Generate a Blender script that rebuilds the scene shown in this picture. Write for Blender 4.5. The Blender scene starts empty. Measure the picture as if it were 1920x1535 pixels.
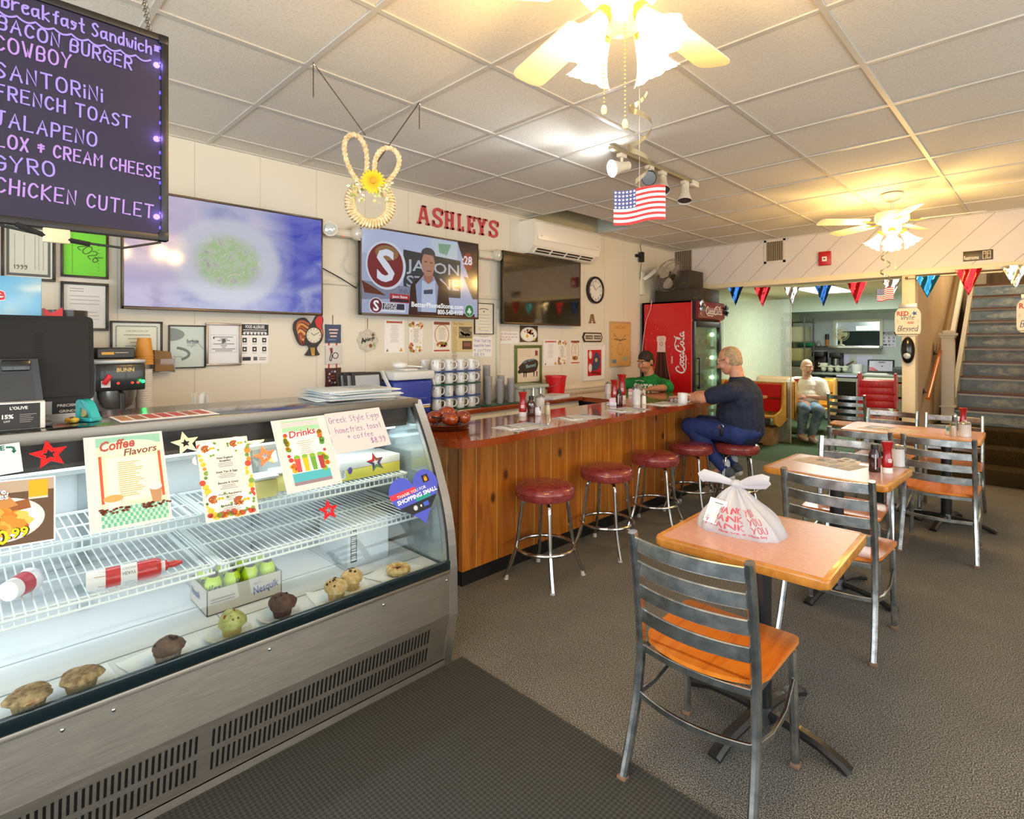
import bpy,bmesh,math,random
from math import sin,cos,pi,radians,sqrt,atan2
from mathutils import Vector,Matrix
RND = random.Random(11)
SC = bpy.context.scene
COL = SC.collection
# ---------------------------------------------------------------- camera, world, lights, exposure
FPX,YAW,HCAM = 1032.0,radians(44.8),1.53
cam = bpy.data.cameras.new('camera')
cam.sensor_width = 36.0
cam.lens = 36.0*FPX / 1920.0
cam.shift_y = (640.0 - 767.5) / 1920.0
cam.clip_start = 0.02
co = bpy.data.objects.new('camera',cam)
co.location = (0,0,HCAM)
co.rotation_euler = (pi / 2,0,YAW)
COL.objects.link(co)
SC.camera = co
SC.view_settings.view_transform = 'Standard'
SC.view_settings.look = 'None'
SC.view_settings.gamma = 1.0
SC.view_settings.use_curve_mapping = False
SC.view_settings.exposure = -0.35
SC.cycles.use_denoising = True
SC.cycles.max_bounces = 7
SC.cycles.diffuse_bounces = 4
SC.cycles.glossy_bounces = 3
SC.cycles.transparent_max_bounces = 14
SC.cycles.sample_clamp_indirect = 6.0
SC.cycles.caustics_reflective = False
SC.cycles.caustics_refractive = False
W = bpy.data.worlds.new('daylight')
SC.world = W
W.use_nodes = True
W.node_tree.nodes['Background'].inputs[0].default_value = (0.90,0.96,1.0,1)
W.node_tree.nodes['Background'].inputs[1].default_value = 2.0
def lamp(kind,name,loc,power,col=(1,1,1),size=.1,rot=(0,0,0),sy=None,spot=None):
 l = bpy.data.lights.new(name,kind)
 l.energy = power
 l.color = col
 if kind == 'AREA':
  l.shape = 'RECTANGLE'
  l.size = size
  l.size_y = sy or size
 else:
  l.shadow_soft_size = size
 if spot:
  l.spot_size = radians(spot)
  l.spot_blend = .7
 o = bpy.data.objects.new(name,l)
 o.location = loc
 o.rotation_euler = rot
 COL.objects.link(o)
 return o
lamp('AREA','daylight_front',(-.6,-2.75,1.5),215,(.93,.97,1.0),5.6,(radians(90),0,0),2.2)
lamp('AREA','daylight_side',(3.05,1.3,1.45),130,(.95,.98,1.0),6.6,(radians(90),0,radians(90)),2.1)
lamp('AREA','troffer_light',(-2.45,9.9,2.33),100,(.96,1.0,.92),1.1,(0,0,0),.55)
lamp('AREA','kitchen_light',(-2.6,13.9,2.3),70,(.86,1.0,.92),1.0,(0,0,0),.6)
lamp('POINT','stairwell_light',(-.2,9.6,3.7),150,(1.0,.86,.62),.12)
# ---------------------------------------------------------------- helpers
def ray(u,v):
 a = (u - 960.0) / FPX
 return Vector((-sin(YAW) + a*cos(YAW),cos(YAW) + a*sin(YAW),(640.0 - v) / FPX))
def at(u,v,x=None,y=None,z=None):
 r = ray(u,v)
 t = x / r.x if x is not None else (y / r.y if y is not None else (z - HCAM) / r.z)
 return Vector((r.x*t,r.y*t,HCAM + r.z*t))
def lin(h):
 h = h.lstrip('#')
 out = []
 for i in (0,2,4):
  c = int(h[i:i + 2],16) / 255.0
  out.append(c / 12.92 if c <= .04045 else ((c + .055) / 1.055) ** 2.4)
 return (*out,1.0)
_M = {}
def bsdf_of(m):
 return m.node_tree.nodes['Principled BSDF']
def C(h,rough=.55,metal=0.0,emit=0.0,spec=.5,coat=0.0,alpha=1.0,trans=0.0,name=None):
 """plain procedural colour; emit > 0 only for things that give off light"""
 k = (h,rough,metal,emit,spec,coat,alpha,trans)
 if k in _M:
  return _M[k]
 m = bpy.data.materials.new(name or 'colour_' + h.lstrip('#'))
 m.use_nodes = True
 b = bsdf_of(m)
 b.inputs['Base Color'].default_value = lin(h) if emit == 0 else (.01,.01,.01,1)
 b.inputs['Roughness'].default_value = rough
 b.inputs['Metallic'].default_value = metal
 b.inputs['Specular IOR Level'].default_value = spec
 b.inputs['Coat Weight'].default_value = coat
 b.inputs['Alpha'].default_value = alpha
 b.inputs['Transmission Weight'].default_value = trans
 if emit:
  b.inputs['Emission Color'].default_value = lin(h)
  b.inputs['Emission Strength'].default_value = emit
 _M[k] = m
 return m
def E(h,s=1.0,rough=.12):
 return C(h,rough,0,s)
def nodes(name):
 m = bpy.data.materials.new(name)
 m.use_nodes = True
 nt = m.node_tree
 return m,nt,bsdf_of(m)
def nn(nt,kind,**kw):
 n = nt.nodes.new(kind)
 for k,v in kw.items():
  if k.startswith('i_'):
   n.inputs[k[2:].replace('_',' ')].default_value = v
  else:
   setattr(n,k,v)
 return n
def coords(nt,scale=(1,1,1),rot=(0,0,0),kind='Object'):
 t = nn(nt,'ShaderNodeTexCoord')
 mp = nn(nt,'ShaderNodeMapping')
 mp.inputs['Scale'].default_value = scale
 mp.inputs['Rotation'].default_value = rot
 nt.links.new(t.outputs[kind],mp.inputs[0])
 return mp.outputs[0]
def ramp(nt,fac,stops):
 r = nn(nt,'ShaderNodeValToRGB')
 el = r.color_ramp.elements
 while len(el) < len(stops):
  el.new(.5)
 for e,(p,c) in zip(el,stops):
  e.position = p
  e.color = lin(c) if isinstance(c,str) else c
 nt.links.new(fac,r.inputs[0])
 return r.outputs[0]
def noise(nt,vec,scale,detail=3,rough=.55,dist=0.0):
 n = nn(nt,'ShaderNodeTexNoise')
 n.inputs['Scale'].default_value = scale
 n.inputs['Detail'].default_value = detail
 n.inputs['Roughness'].default_value = rough
 n.inputs['Distortion'].default_value = dist
 nt.links.new(vec,n.inputs['Vector'])
 return n.outputs['Fac']
def bump(nt,b,h,strength=.3,dist=.002):
 n = nn(nt,'ShaderNodeBump')
 n.inputs['Strength'].default_value = strength
 n.inputs['Distance'].default_value = dist
 nt.links.new(h,n.inputs['Height'])
 nt.links.new(n.outputs[0],b.inputs['Normal'])
def mathn(nt,op,a,b=None):
 n = nn(nt,'ShaderNodeMath',operation=op)
 for i,q in enumerate((a,b)):
  if q is None:
   continue
  if isinstance(q,(int,float)):
   n.inputs[i].default_value = q
  else:
   nt.links.new(q,n.inputs[i])
 return n.outputs[0]
def mixc(nt,fac,a,b,blend='MIX'):
 n = nn(nt,'ShaderNodeMix',data_type='RGBA',blend_type=blend)
 for s,q in ((n.inputs[0],fac),(n.inputs[6],a),(n.inputs[7],b)):
  if isinstance(q,(int,float)):
   s.default_value = q
  elif isinstance(q,(str,tuple)):
   s.default_value = lin(q) if isinstance(q,str) else q
  else:
   nt.links.new(q,s)
 return n.outputs[2]
def mottled(name,c1,c2,scale,rough=.6,detail=4,bs=.2,bd=.001,metal=0.0,stretch=(1,1,1),coat=0.0,p=(.35,.65)):
 m,nt,b = nodes(name)
 f = noise(nt,coords(nt,stretch),scale,detail)
 nt.links.new(ramp(nt,f,[(p[0],c1),(p[1],c2)]),b.inputs['Base Color'])
 b.inputs['Roughness'].default_value = rough
 b.inputs['Metallic'].default_value = metal
 b.inputs['Coat Weight'].default_value = coat
 if bs:
  bump(nt,b,f,bs,bd)
 return m
def wood(name,c1,c2,c3,stretch=(14,14,1.2),rough=.35,coat=.2,knots=None,board=None):
 m,nt,b = nodes(name)
 v = coords(nt,stretch)
 f = noise(nt,v,1.6,5,.6,1.2)
 col = ramp(nt,f,[(.28,c1),(.5,c2),(.74,c3)])
 if board:
  t = nn(nt,'ShaderNodeTexCoord')
  sp = nn(nt,'ShaderNodeSeparateXYZ')
  nt.links.new(t.outputs['Object'],sp.inputs[0])
  ax,wd = board
  fl = mathn(nt,'FLOOR',mathn(nt,'DIVIDE',sp.outputs[ax],wd))
  wn = nn(nt,'ShaderNodeTexWhiteNoise',noise_dimensions='1D')
  nt.links.new(fl,wn.inputs['W'])
  col = mixc(nt,mathn(nt,'MULTIPLY',wn.outputs['Value'],.6),col,knots[1] if knots else c1)
 if knots:
  vo = nn(nt,'ShaderNodeTexVoronoi')
  vo.inputs['Scale'].default_value = knots[0]
  nt.links.new(coords(nt,(1,1,.62)),vo.inputs['Vector'])
  kf = ramp(nt,vo.outputs['Distance'],[(.06,(1,1,1,1)),(.155,(0,0,0,1))])
  col = mixc(nt,kf,col,'#4a2208')
 nt.links.new(col,b.inputs['Base Color'])
 b.inputs['Roughness'].default_value = rough
 b.inputs['Coat Weight'].default_value = coat
 b.inputs['Coat Roughness'].default_value = .15
 return m
def glass(name,tint='#ffffff',refl=.10,rough=.02,trans=(1,1,1)):
 m,nt,b = nodes(name)
 nt.nodes.remove(b)
 out = nt.nodes['Material Output']
 tr = nn(nt,'ShaderNodeBsdfTransparent')
 tr.inputs[0].default_value = lin(tint)
 gl = nn(nt,'ShaderNodeBsdfGlossy')
 gl.inputs['Roughness'].default_value = rough
 lw = nn(nt,'ShaderNodeLayerWeight')
 lw.inputs['Blend'].default_value = .14
 mx = nn(nt,'ShaderNodeMixShader')
 f = mathn(nt,'ADD',mathn(nt,'MULTIPLY',lw.outputs['Fresnel'],.8),refl*.25)
 nt.links.new(mathn(nt,'MINIMUM',f,.9),mx.inputs[0])
 nt.links.new(tr.outputs[0],mx.inputs[1])
 nt.links.new(gl.outputs[0],mx.inputs[2])
 nt.links.new(mx.outputs[0],out.inputs[0])
 return m
def frosted(name,col,opac,rough=.2):
 """thin translucent plastic: part see-through, part white diffuse"""
 m,nt,b = nodes(name)
 out = nt.nodes['Material Output']
 b.inputs['Base Color'].default_value = lin(col)
 b.inputs['Roughness'].default_value = rough
 tr = nn(nt,'ShaderNodeBsdfTransparent')
 mx = nn(nt,'ShaderNodeMixShader')
 mx.inputs[0].default_value = opac
 nt.links.new(tr.outputs[0],mx.inputs[1])
 tl = nn(nt,'ShaderNodeBsdfTranslucent')
 tl.inputs[0].default_value = lin(col)
 ad = nn(nt,'ShaderNodeMixShader')
 ad.inputs[0].default_value = .35
 nt.links.new(b.outputs[0],ad.inputs[1])
 nt.links.new(tl.outputs[0],ad.inputs[2])
 nt.links.new(ad.outputs[0],mx.inputs[2])
 nt.links.new(mx.outputs[0],out.inputs[0])
 return m
STK = {
 'A': '003a60|1454','B': '000a4a58564505|4554524000','C': '583a1906031130 52','D': '000a|0a3a57533000','E': '5a0a0050|0545','F': '5a0a00|0545',
 'G': '583a19060311305255|5535','H': '000a|505a|0555','I': '000a','J': '0a5a|3a32200102','K': '000a|5a0550','L': '0a0050','M': '000a356a60',
 'N': '000a505a','O': '2a0802204062684a2a','P': '000a|0a4a58564505','Q': '2a0802204062684a2a|4260','R': '000a|0a4a58564505|2550',
 'S': '583a1908164452301001','T': '0a6a|3a30','U': '0a021040525a','V': '0a305a','W': '0a2036406a','X': '005a|0a50','Y': '0a356a|3520','Z': '0a5a0050',
 'a': '553605021041 5356|5651 60','b': '000a|0335465341300 1','c': '5536050210305 1','d': '5536050210305 3|5a50','e': '0444562605021040 51','f': '59493830|1656',
 'g': '553605031 25356|5651 4e1f','h': '000a|0436565 0','i': '0600|0908','k': '000a|560350','l': '0a0110','m': '0600|04153530|34556 0','n': '0600|04265550',
 'o': '2604021030525546 26','p': '060e|043655524001','r': '0600|043656','s': '4535060423442 000','t': '2a2130 40|0646','u': '0602104052|5650','v': '062056','w': '06102530 5066',
 'y': '062156|563e0f','z': '06560050','0': '2a0802204062684a2a','1': '183a30','2': '082a4a5857 0050','3': '0a5a25 45 5320 01','4': '4a0353|4a40',
 '5': '5a0a0545 53300 1','6': '5a260320405345 05','8': '354608 2a 4a 58 46 04 0120 50 54 35','9': '5636 08 2a 4a 5855 3010','.': '0001',',': '1100','&': '0545|2822|0747','$': '583a0816 5452 2002|3b30',
 '*': '1656|3834|1854|5814','-': '0545',' ': '',
}
RD = set('BCDGJOPRSUabcdefghmnopqrstuy023568 9$')
def chaikin(p,n=2):
 for _ in range(n):
  q = [p[0]]
  for a,b in zip(p,p[1:]):
   q += [(a[0]*.75 + b[0]*.25,a[1]*.75 + b[1]*.25),(a[0]*.25 + b[0]*.75,a[1]*.25 + b[1]*.75)]
  p = q + [p[-1]]
 return p
def strokes(txt,size,gap=.35,shear=0.0):
 out,x = [],0.0
 k = size / 10.0
 for ch in txt:
  s = STK.get(ch,'').replace(' ','')
  w = 0
  for st in s.split('|'):
   pts = []
   for i in range(0,len(st) - 1,2):
    yy = int(st[i + 1],16)
    if yy > 11:
     yy = 11 - yy
    pts.append((float(st[i]),float(yy)))
   if not pts:
    continue
   w = max(w,max(q[0] for q in pts))
   if ch in RD and len(pts) > 3:
    pts = chaikin(pts)
   out.append([(x + q[0]*k + shear*q[1]*k,q[1]*k) for q in pts])
  x += (w*k + gap*size) if ch != ' ' else size*.5
 return out,x - gap*size
_TX = {}
def text_geo(body,size,bold=0.0,shear=0.0,width=1.0):
 key = (body,bold,shear)
 if key not in _TX:
  cu = bpy.data.curves.new('t','FONT')
  cu.body = body
  cu.size = 1.0
  cu.offset = bold
  cu.shear = shear
  cu.resolution_u = 2
  o = bpy.data.objects.new('t',cu)
  me = bpy.data.meshes.new_from_object(o)
  vs = [(v.co.x,v.co.y) for v in me.vertices]
  fs = [tuple(p.vertices) for p in me.polygons]
  bpy.data.objects.remove(o)
  bpy.data.curves.remove(cu)
  bpy.data.meshes.remove(me)
  _TX[key] = (vs,fs)
 vs,fs = _TX[key]
 return [(x*size*width,y*size) for x,y in vs],fs
class G:
 """collects shapes into one mesh"""
 def __init__(s,T=None):
  s.v,s.f,s.m,s.s,s.mats = [],[],[],[],[]
  s.T = T or Matrix.Identity(4)
  s.warp = None
 def put(s,vs,fs,mat,smooth=False):
  if mat not in s.mats:
   s.mats.append(mat)
  k = s.mats.index(mat)
  n = len(s.v)
  for p in vs:
   p = Vector(p)
   if s.warp:
    p = s.warp(p)
   s.v.append(s.T @ p)
  for f in fs:
   s.f.append([i + n for i in f])
   s.m.append(k)
   s.s.append(smooth)
  return s
 def bm(s,bm,mat,smooth=False):
  bm.verts.index_update()
  s.put([v.co.copy() for v in bm.verts],[[v.index for v in f.verts] for f in bm.faces],mat,smooth)
  bm.free()
  return s
 def box(s,x0,x1,y0,y1,z0,z1,mat,bev=0.0,seg=2):
  vs = [(x,y,z) for z in (z0,z1) for y in (y0,y1) for x in (x0,x1)]
  fs = [(0,2,3,1),(4,5,7,6),(0,1,5,4),(2,6,7,3),(0,4,6,2),(1,3,7,5)]
  if not bev:
   return s.put(vs,fs,mat)
  b = bmesh.new()
  bv = [b.verts.new(v) for v in vs]
  for f in fs:
   b.faces.new([bv[i] for i in f])
  bmesh.ops.recalc_face_normals(b,faces=b.faces)
  bmesh.ops.bevel(b,geom=list(b.edges),offset=bev,segments=seg,affect='EDGES',profile=.5,clamp_overlap=True)
  return s.bm(b,mat,True)
 def sweep(s,pts,sec,mat,up=(0,0,1),closed=False,smooth=True,caps=True,scale=None):
  pts = [Vector(p) for p in pts]
  n,k = len(pts),len(sec)
  up = Vector(up)
  vs,fs = [],[]
  last = None
  for i,p in enumerate(pts):
   a = pts[(i - 1) % n] if (closed or i > 0) else p
   b = pts[(i + 1) % n] if (closed or i < n - 1) else p
   t = (b - a).normalized()
   sd = t.cross(up)
   if sd.length < .15:
    sd = last if last is not None else t.cross(Vector((1,0.02,0)))
    sd = (sd - t*sd.dot(t))
   sd.normalize()
   if last is not None and sd.dot(last) < -.5:
    sd = -sd
   last = sd
   nu = sd.cross(t)
   q = scale[i] if scale else 1.0
   vs += [p + sd*(x*q) + nu*(y*q) for x,y in sec]
  for i in range(n if closed else n - 1):
   for j in range(k):
    a,b = i*k + j,i*k + (j + 1) % k
    c,d = ((i + 1) % n)*k + (j + 1) % k,((i + 1) % n)*k + j
    fs.append((a,b,c,d))
  if caps and not closed:
   fs.append(tuple(range(k))[::-1])
   fs.append(tuple(range((n - 1)*k,n*k)))
  return s.put(vs,fs,mat,smooth)
 def tube(s,pts,r,mat,n=8,closed=False,up=(0,0,1)):
  sc = None
  if isinstance(r,(list,tuple)):
   sc,r = list(r),1.0
  return s.sweep(pts,[(r*cos(2*pi*j / n),r*sin(2*pi*j / n)) for j in range(n)],mat,up,closed,True,True,sc)
 def bar(s,pts,w,h,mat,up=(0,0,1),closed=False,bev=.15):
  c = min(w,h)*bev
  a,b = w / 2,h / 2
  sec = [(-a + c,-b),(a - c,-b),(a,-b + c),(a,b - c),(a - c,b),(-a + c,b),(-a,b - c),(-a,-b + c)]
  return s.sweep(pts,sec,mat,up,closed,True)
 def lathe(s,prof,mat,n=24,c=(0,0,0),smooth=True,squash=1.0):
  vs,fs = [],[]
  k = len(prof)
  for i in range(n):
   a = 2*pi*i / n
   vs += [(c[0] + r*cos(a),c[1] + r*sin(a)*squash,c[2] + z) for r,z in prof]
  for i in range(n):
   for j in range(k - 1):
    a,b = i*k + j,((i + 1) % n)*k + j
    fs.append((a,b,b + 1,a + 1))
  if prof[0][0] > 1e-6:
   fs.append(tuple(i*k for i in range(n))[::-1])
  if prof[-1][0] > 1e-6:
   fs.append(tuple(i*k + k - 1 for i in range(n)))
  return s.put(vs,fs,mat,smooth)
 def cyl(s,p0,p1,r,mat,n=16,r1=None):
  p0,p1 = Vector(p0),Vector(p1)
  return s.sweep([p0,p1],[(cos(2*pi*j / n),sin(2*pi*j / n)) for j in range(n)],mat,(0,0,1),False,True,True,[r,r if r1 is None else r1])
 def sph(s,c,r,mat,n=14,jit=0.0,rnd=None):
  if not isinstance(r,(tuple,list)):
   r = (r,r,r)
  m = max(5,n // 2)
  vs,fs = [],[]
  for i in range(m + 1):
   for j in range(n):
    th,ph = pi*i / m,2*pi*j / n
    q = 1 + (jit*(rnd or RND).uniform(-1,1) if jit else 0)
    vs.append((c[0] + r[0]*q*sin(th)*cos(ph),c[1] + r[1]*q*sin(th)*sin(ph),c[2] + r[2]*q*cos(th)))
  for i in range(m):
   for j in range(n):
    a,b = i*n + j,i*n + (j + 1) % n
    fs.append((a,a + n,b + n,b))
  return s.put(vs,fs,mat,True)
 def prism(s,poly,z0,z1,mat,smooth=False):
  n = len(poly)
  ar = sum(poly[i][0]*poly[(i + 1) % n][1] - poly[(i + 1) % n][0]*poly[i][1] for i in range(n))
  if ar < 0:
   poly = poly[::-1]
  vs = [(x,y,z0) for x,y in poly] + [(x,y,z1) for x,y in poly]
  fs = [tuple(range(n))[::-1],tuple(range(n,2*n))] + [(i,(i + 1) % n,n + (i + 1) % n,n + i) for i in range(n)]
  return s.put(vs,fs,mat,smooth)
 def flat(s,poly,mat,d=.0005):
  n = len(poly)
  ar = sum(poly[i][0]*poly[(i + 1) % n][1] - poly[(i + 1) % n][0]*poly[i][1] for i in range(n))
  if ar < 0:
   poly = poly[::-1]
  return s.put([(x,y,d) for x,y in poly],[tuple(range(n))],mat)
 def rect(s,x0,x1,y0,y1,mat,d=.0005):
  return s.flat([(x0,y0),(x1,y0),(x1,y1),(x0,y1)],mat,d)
 def disc(s,x,y,r,mat,d=.0005,n=24,ry=None,a0=0.0):
  ry = ry or r
  return s.flat([(x + r*cos(2*pi*i / n + a0),y + ry*sin(2*pi*i / n + a0)) for i in range(n)],mat,d)
 def ring(s,x,y,r,w,mat,d=.0005,n=28,ry=None):
  ry = ry or r
  vs,fs = [],[]
  for i in range(n):
   a = 2*pi*i / n
   vs += [(x + r*cos(a),y + ry*sin(a),d),(x + (r - w)*cos(a),y + (ry - w)*sin(a),d)]
  for i in range(n):
   j = (i + 1) % n
   fs.append((2*i,2*j,2*j + 1,2*i + 1))
  return s.put(vs,fs,mat)
 def stroke(s,pts,w,mat,d=.0005):
  pts = [Vector((p[0],p[1])) for p in pts]
  n = len(pts)
  vs,fs = [],[]
  for i,p in enumerate(pts):
   a,b = pts[max(i - 1,0)],pts[min(i + 1,n - 1)]
   t = b - a
   if t.length < 1e-9:
    t = Vector((1,0))
   t.normalize()
   q = Vector((-t.y,t.x))*(w / 2)
   e = t*(w*.4) if i == n - 1 else (-t*(w*.4) if i == 0 else t*0)
   vs += [(p.x + e.x + q.x,p.y + e.y + q.y,d),(p.x + e.x - q.x,p.y + e.y - q.y,d)]
  for i in range(n - 1):
   fs.append((2*i + 1,2*i + 3,2*i + 2,2*i))
  return s.put(vs,fs,mat)
 def hand(s,txt,x,y,size,w,mat,d=.0006,gap=.3,shear=0.0,fit=None,rot=0.0,right=False):
  st,L = strokes(txt,size,gap,shear)
  k = fit / L if fit else 1.0
  if right:
   x = x - L*k
  c,sn = cos(rot),sin(rot)
  for p in st:
   s.stroke([(x + a*k*c - b*sn,y + a*k*sn + b*c) for a,b in p],w,mat,d)
  return s
 def text(s,txt,x,y,size,mat,d=.0006,align='l',bold=0.0,shear=0.0,fit=None,rot=0.0,width=1.0):
  vs,fs = text_geo(txt,size,bold,shear,width)
  if not vs:
   return s
  x0,x1 = min(v[0] for v in vs),max(v[0] for v in vs)
  k = fit / (x1 - x0) if fit else 1.0
  off = {'l': 0,'c': (x1 - x0)*k / 2,'r': (x1 - x0)*k}[align]
  c,sn = cos(rot),sin(rot)
  out = []
  for a,b in vs:
   a = (a - x0)*k - off
   out.append((x + a*c - b*sn,y + a*sn + b*c,d))
  return s.put(out,fs,mat)
 def lines(s,x0,x1,y1,dy,n,mat,h=None,d=.0006,jag=.3,center=False):
  """rows of print too small to read"""
  h = h or dy*.45
  for i in range(n):
   L = (x1 - x0)*(1 - RND.random()*jag)
   a = (x0 + x1) / 2 - L / 2 if center else x0
   s.rect(a,a + L,y1 - i*dy - h,y1 - i*dy,mat,d)
  return s
 def star(s,x,y,r,mat,d=.0005,q=.42,a0=pi / 2,hole=0.0):
  o = [(x + (r if i % 2 == 0 else r*q)*cos(a0 + i*pi / 5),y + (r if i % 2 == 0 else r*q)*sin(a0 + i*pi / 5)) for i in range(10)]
  return s.flat(o,mat,d)
 def build(s,name,parent=None,M=None,loc=None,rz=0.0,sharp=35):
  me = bpy.data.meshes.new(name)
  me.from_pydata([tuple(p) for p in s.v],[],s.f)
  for m in s.mats:
   me.materials.append(m)
  me.polygons.foreach_set('material_index',s.m)
  me.polygons.foreach_set('use_smooth',s.s)
  me.update()
  if any(s.s):
   me.set_sharp_from_angle(angle=radians(sharp))
  o = bpy.data.objects.new(name,me)
  COL.objects.link(o)
  if parent is not None:
   o.parent = parent
  if M is not None:
   o.matrix_local = M
  elif loc is not None:
   o.location = loc
   o.rotation_euler = (0,0,rz)
  return o
def tag(o,label,cat,group=None):
 o['label'] = label
 o['category'] = cat
 if group:
  o['group'] = group
 return o
def thing(name,label,cat,loc=(0,0,0),rz=0.0,group=None,M=None):
 o = bpy.data.objects.new(name,None)
 o.empty_display_size = .05
 COL.objects.link(o)
 if M is not None:
  o.matrix_world = M
 else:
  o.location = loc
  o.rotation_euler = (0,0,rz)
 return tag(o,label,cat,group)
def part(g,name,parent,label=None,M=None):
 o = g.build(name,parent,M)
 if label:
  o['label'] = label
 return o
def struct(g,name,M=None):
 o = g.build(name,None,M)
 o['kind'] = 'structure'
 return o
KIDS = {}
def dup(root,label=None,loc=None,rz=None,M=None,group=None):
 def rec(o,par):
  c = o.copy()
  COL.objects.link(c)
  if par is not None:
   c.parent = par
  for ch in [q for q in COL.objects if q.parent == o]:
   rec(ch,c)
  return c
 r = rec(root,None)
 if M is not None:
  r.matrix_world = M
 else:
  if loc is not None:
   r.location = loc
  if rz is not None:
   r.rotation_euler = (0,0,rz)
 if label:
  r['label'] = label
 if group:
  r['group'] = group
 return r
def frame(origin,ex,ey):
 ex,ey = Vector(ex).normalized(),Vector(ey).normalized()
 ez = ex.cross(ey)
 M = Matrix.Identity(4)
 for i in range(3):
  M[i][0],M[i][1],M[i][2],M[i][3] = ex[i],ey[i],ez[i],origin[i]
 return M
XW = -3.90           # left wall
YB = 7.18            # beam wall
def wallM(y,z,x=XW + .001,tilt=0.0):
 return frame((x,y,z),(0,cos(tilt),sin(tilt)),(0,-sin(tilt),cos(tilt)))
def beamM(x,z,y=YB - .001):
 return frame((x,y,z),(1,0,0),(0,0,1))
def wbox(u0,v0,u1,v1,x=XW):
 """centre and size on the left wall of a thing seen between two picture points"""
 a,b = at(u0,v0,x=x),at(u1,v1,x=x)
 return (a.y + b.y) / 2,(a.z + b.z) / 2,b.y - a.y,a.z - b.z
def rot2(v,a):
 return (v[0]*cos(a) - v[1]*sin(a),v[0]*sin(a) + v[1]*cos(a))
def arc(p0,p1,sag,n=8):
 """bowed line in plan: sag along local -y"""
 p0,p1 = Vector(p0),Vector(p1)
 return [p0.lerp(p1,i / n) + Vector((0,-sag*4*(i / n)*(1 - i / n),0)) for i in range(n + 1)]
def blob(pieces,mat,name,parent,voxel=.008,smooth=6,label=None):
 """one continuous skin grown over overlapping tapered limbs and rounded masses"""
 g = G()
 for p in pieces:
  if p[0] == 'c':
   a,b,r0,r1 = Vector(p[1]),Vector(p[2]),p[3],p[4]
   g.cyl(a,b,r0,mat,14,r1)
   g.sph(a,r0,mat,14)
   g.sph(b,r1,mat,14)
  else:
   rot = p[3] if len(p) > 3 else (0,0,0)
   e = Matrix.Translation(Vector(p[1])) @ Matrix.Rotation(rot[2],4,'Z') @ Matrix.Rotation(rot[1],4,'Y') @ Matrix.Rotation(rot[0],4,'X')
   g.T = e
   g.sph((0,0,0),p[2],mat,18)
   g.T = Matrix.Identity(4)
 o = g.build(name + '_raw')
 md = o.modifiers.new('r','REMESH')
 md.mode = 'VOXEL'
 md.voxel_size = voxel
 sm = o.modifiers.new('s','SMOOTH')
 sm.factor = .5
 sm.iterations = smooth
 dg = bpy.context.evaluated_depsgraph_get()
 me = bpy.data.meshes.new_from_object(o.evaluated_get(dg))
 me.name = name
 raw = o.data
 bpy.data.objects.remove(o)
 bpy.data.meshes.remove(raw)
 me.polygons.foreach_set('use_smooth',[True]*len(me.polygons))
 if not me.materials:
  me.materials.append(mat)
 n = bpy.data.objects.new(name,me)
 COL.objects.link(n)
 n.parent = parent
 if label:
  n['label'] = label
 return n
# ---------------------------------------------------------------- materials
def carpet_mat(name,a,b_,c):
 m,nt,b = nodes(name)
 v = coords(nt)
 f1 = noise(nt,v,230,2,.7)
 f2 = noise(nt,v,3.2,3,.5)
 col = ramp(nt,f1,[(.38,a),(.5,b_),(.62,c)])
 col = mixc(nt,mathn(nt,'MULTIPLY',f2,.35),col,a)
 nt.links.new(col,b.inputs['Base Color'])
 b.inputs['Roughness'].default_value = .95
 b.inputs['Specular IOR Level'].default_value = .15
 bump(nt,b,f1,.12,.001)
 return m
def ribbed_mat():
 m,nt,b = nodes('ribbed_mat')
 v = coords(nt,(1,1,1),(0,0,radians(45)))
 ck = nn(nt,'ShaderNodeTexChecker')
 ck.inputs['Scale'].default_value = 88
 nt.links.new(v,ck.inputs['Vector'])
 f = noise(nt,v,70,2)
 col = mixc(nt,ck.outputs['Fac'],'#33373a','#4d5253')
 col = mixc(nt,mathn(nt,'MULTIPLY',f,.5),col,'#343837')
 nt.links.new(col,b.inputs['Base Color'])
 b.inputs['Roughness'].default_value = .85
 b.inputs['Specular IOR Level'].default_value = .3
 bump(nt,b,ck.outputs['Fac'],.5,.003)
 return m
def groove_wall(name,base,dark,axis,pitch,diag=False,rough=.55,line=.012):
 m,nt,b = nodes(name)
 t = nn(nt,'ShaderNodeTexCoord')
 sp = nn(nt,'ShaderNodeSeparateXYZ')
 nt.links.new(t.outputs['Object'],sp.inputs[0])
 q = sp.outputs[axis]
 if diag:
  q = mathn(nt,'SUBTRACT',mathn(nt,'MULTIPLY',sp.outputs[0],.73),mathn(nt,'MULTIPLY',sp.outputs[2],.73))
 fr = mathn(nt,'FRACT',mathn(nt,'DIVIDE',mathn(nt,'ADD',q,20.0),pitch))
 g = mathn(nt,'LESS_THAN',fr,line)
 f = noise(nt,coords(nt),2.5,3)
 col = mixc(nt,f,base,tuple(x*.93 for x in lin(base)[:3]) + (1,))
 col = mixc(nt,g,col,dark)
 nt.links.new(col,b.inputs['Base Color'])
 b.inputs['Roughness'].default_value = rough
 bump(nt,b,mathn(nt,'SUBTRACT',1.0,g),.6,.003)
 return m
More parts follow.
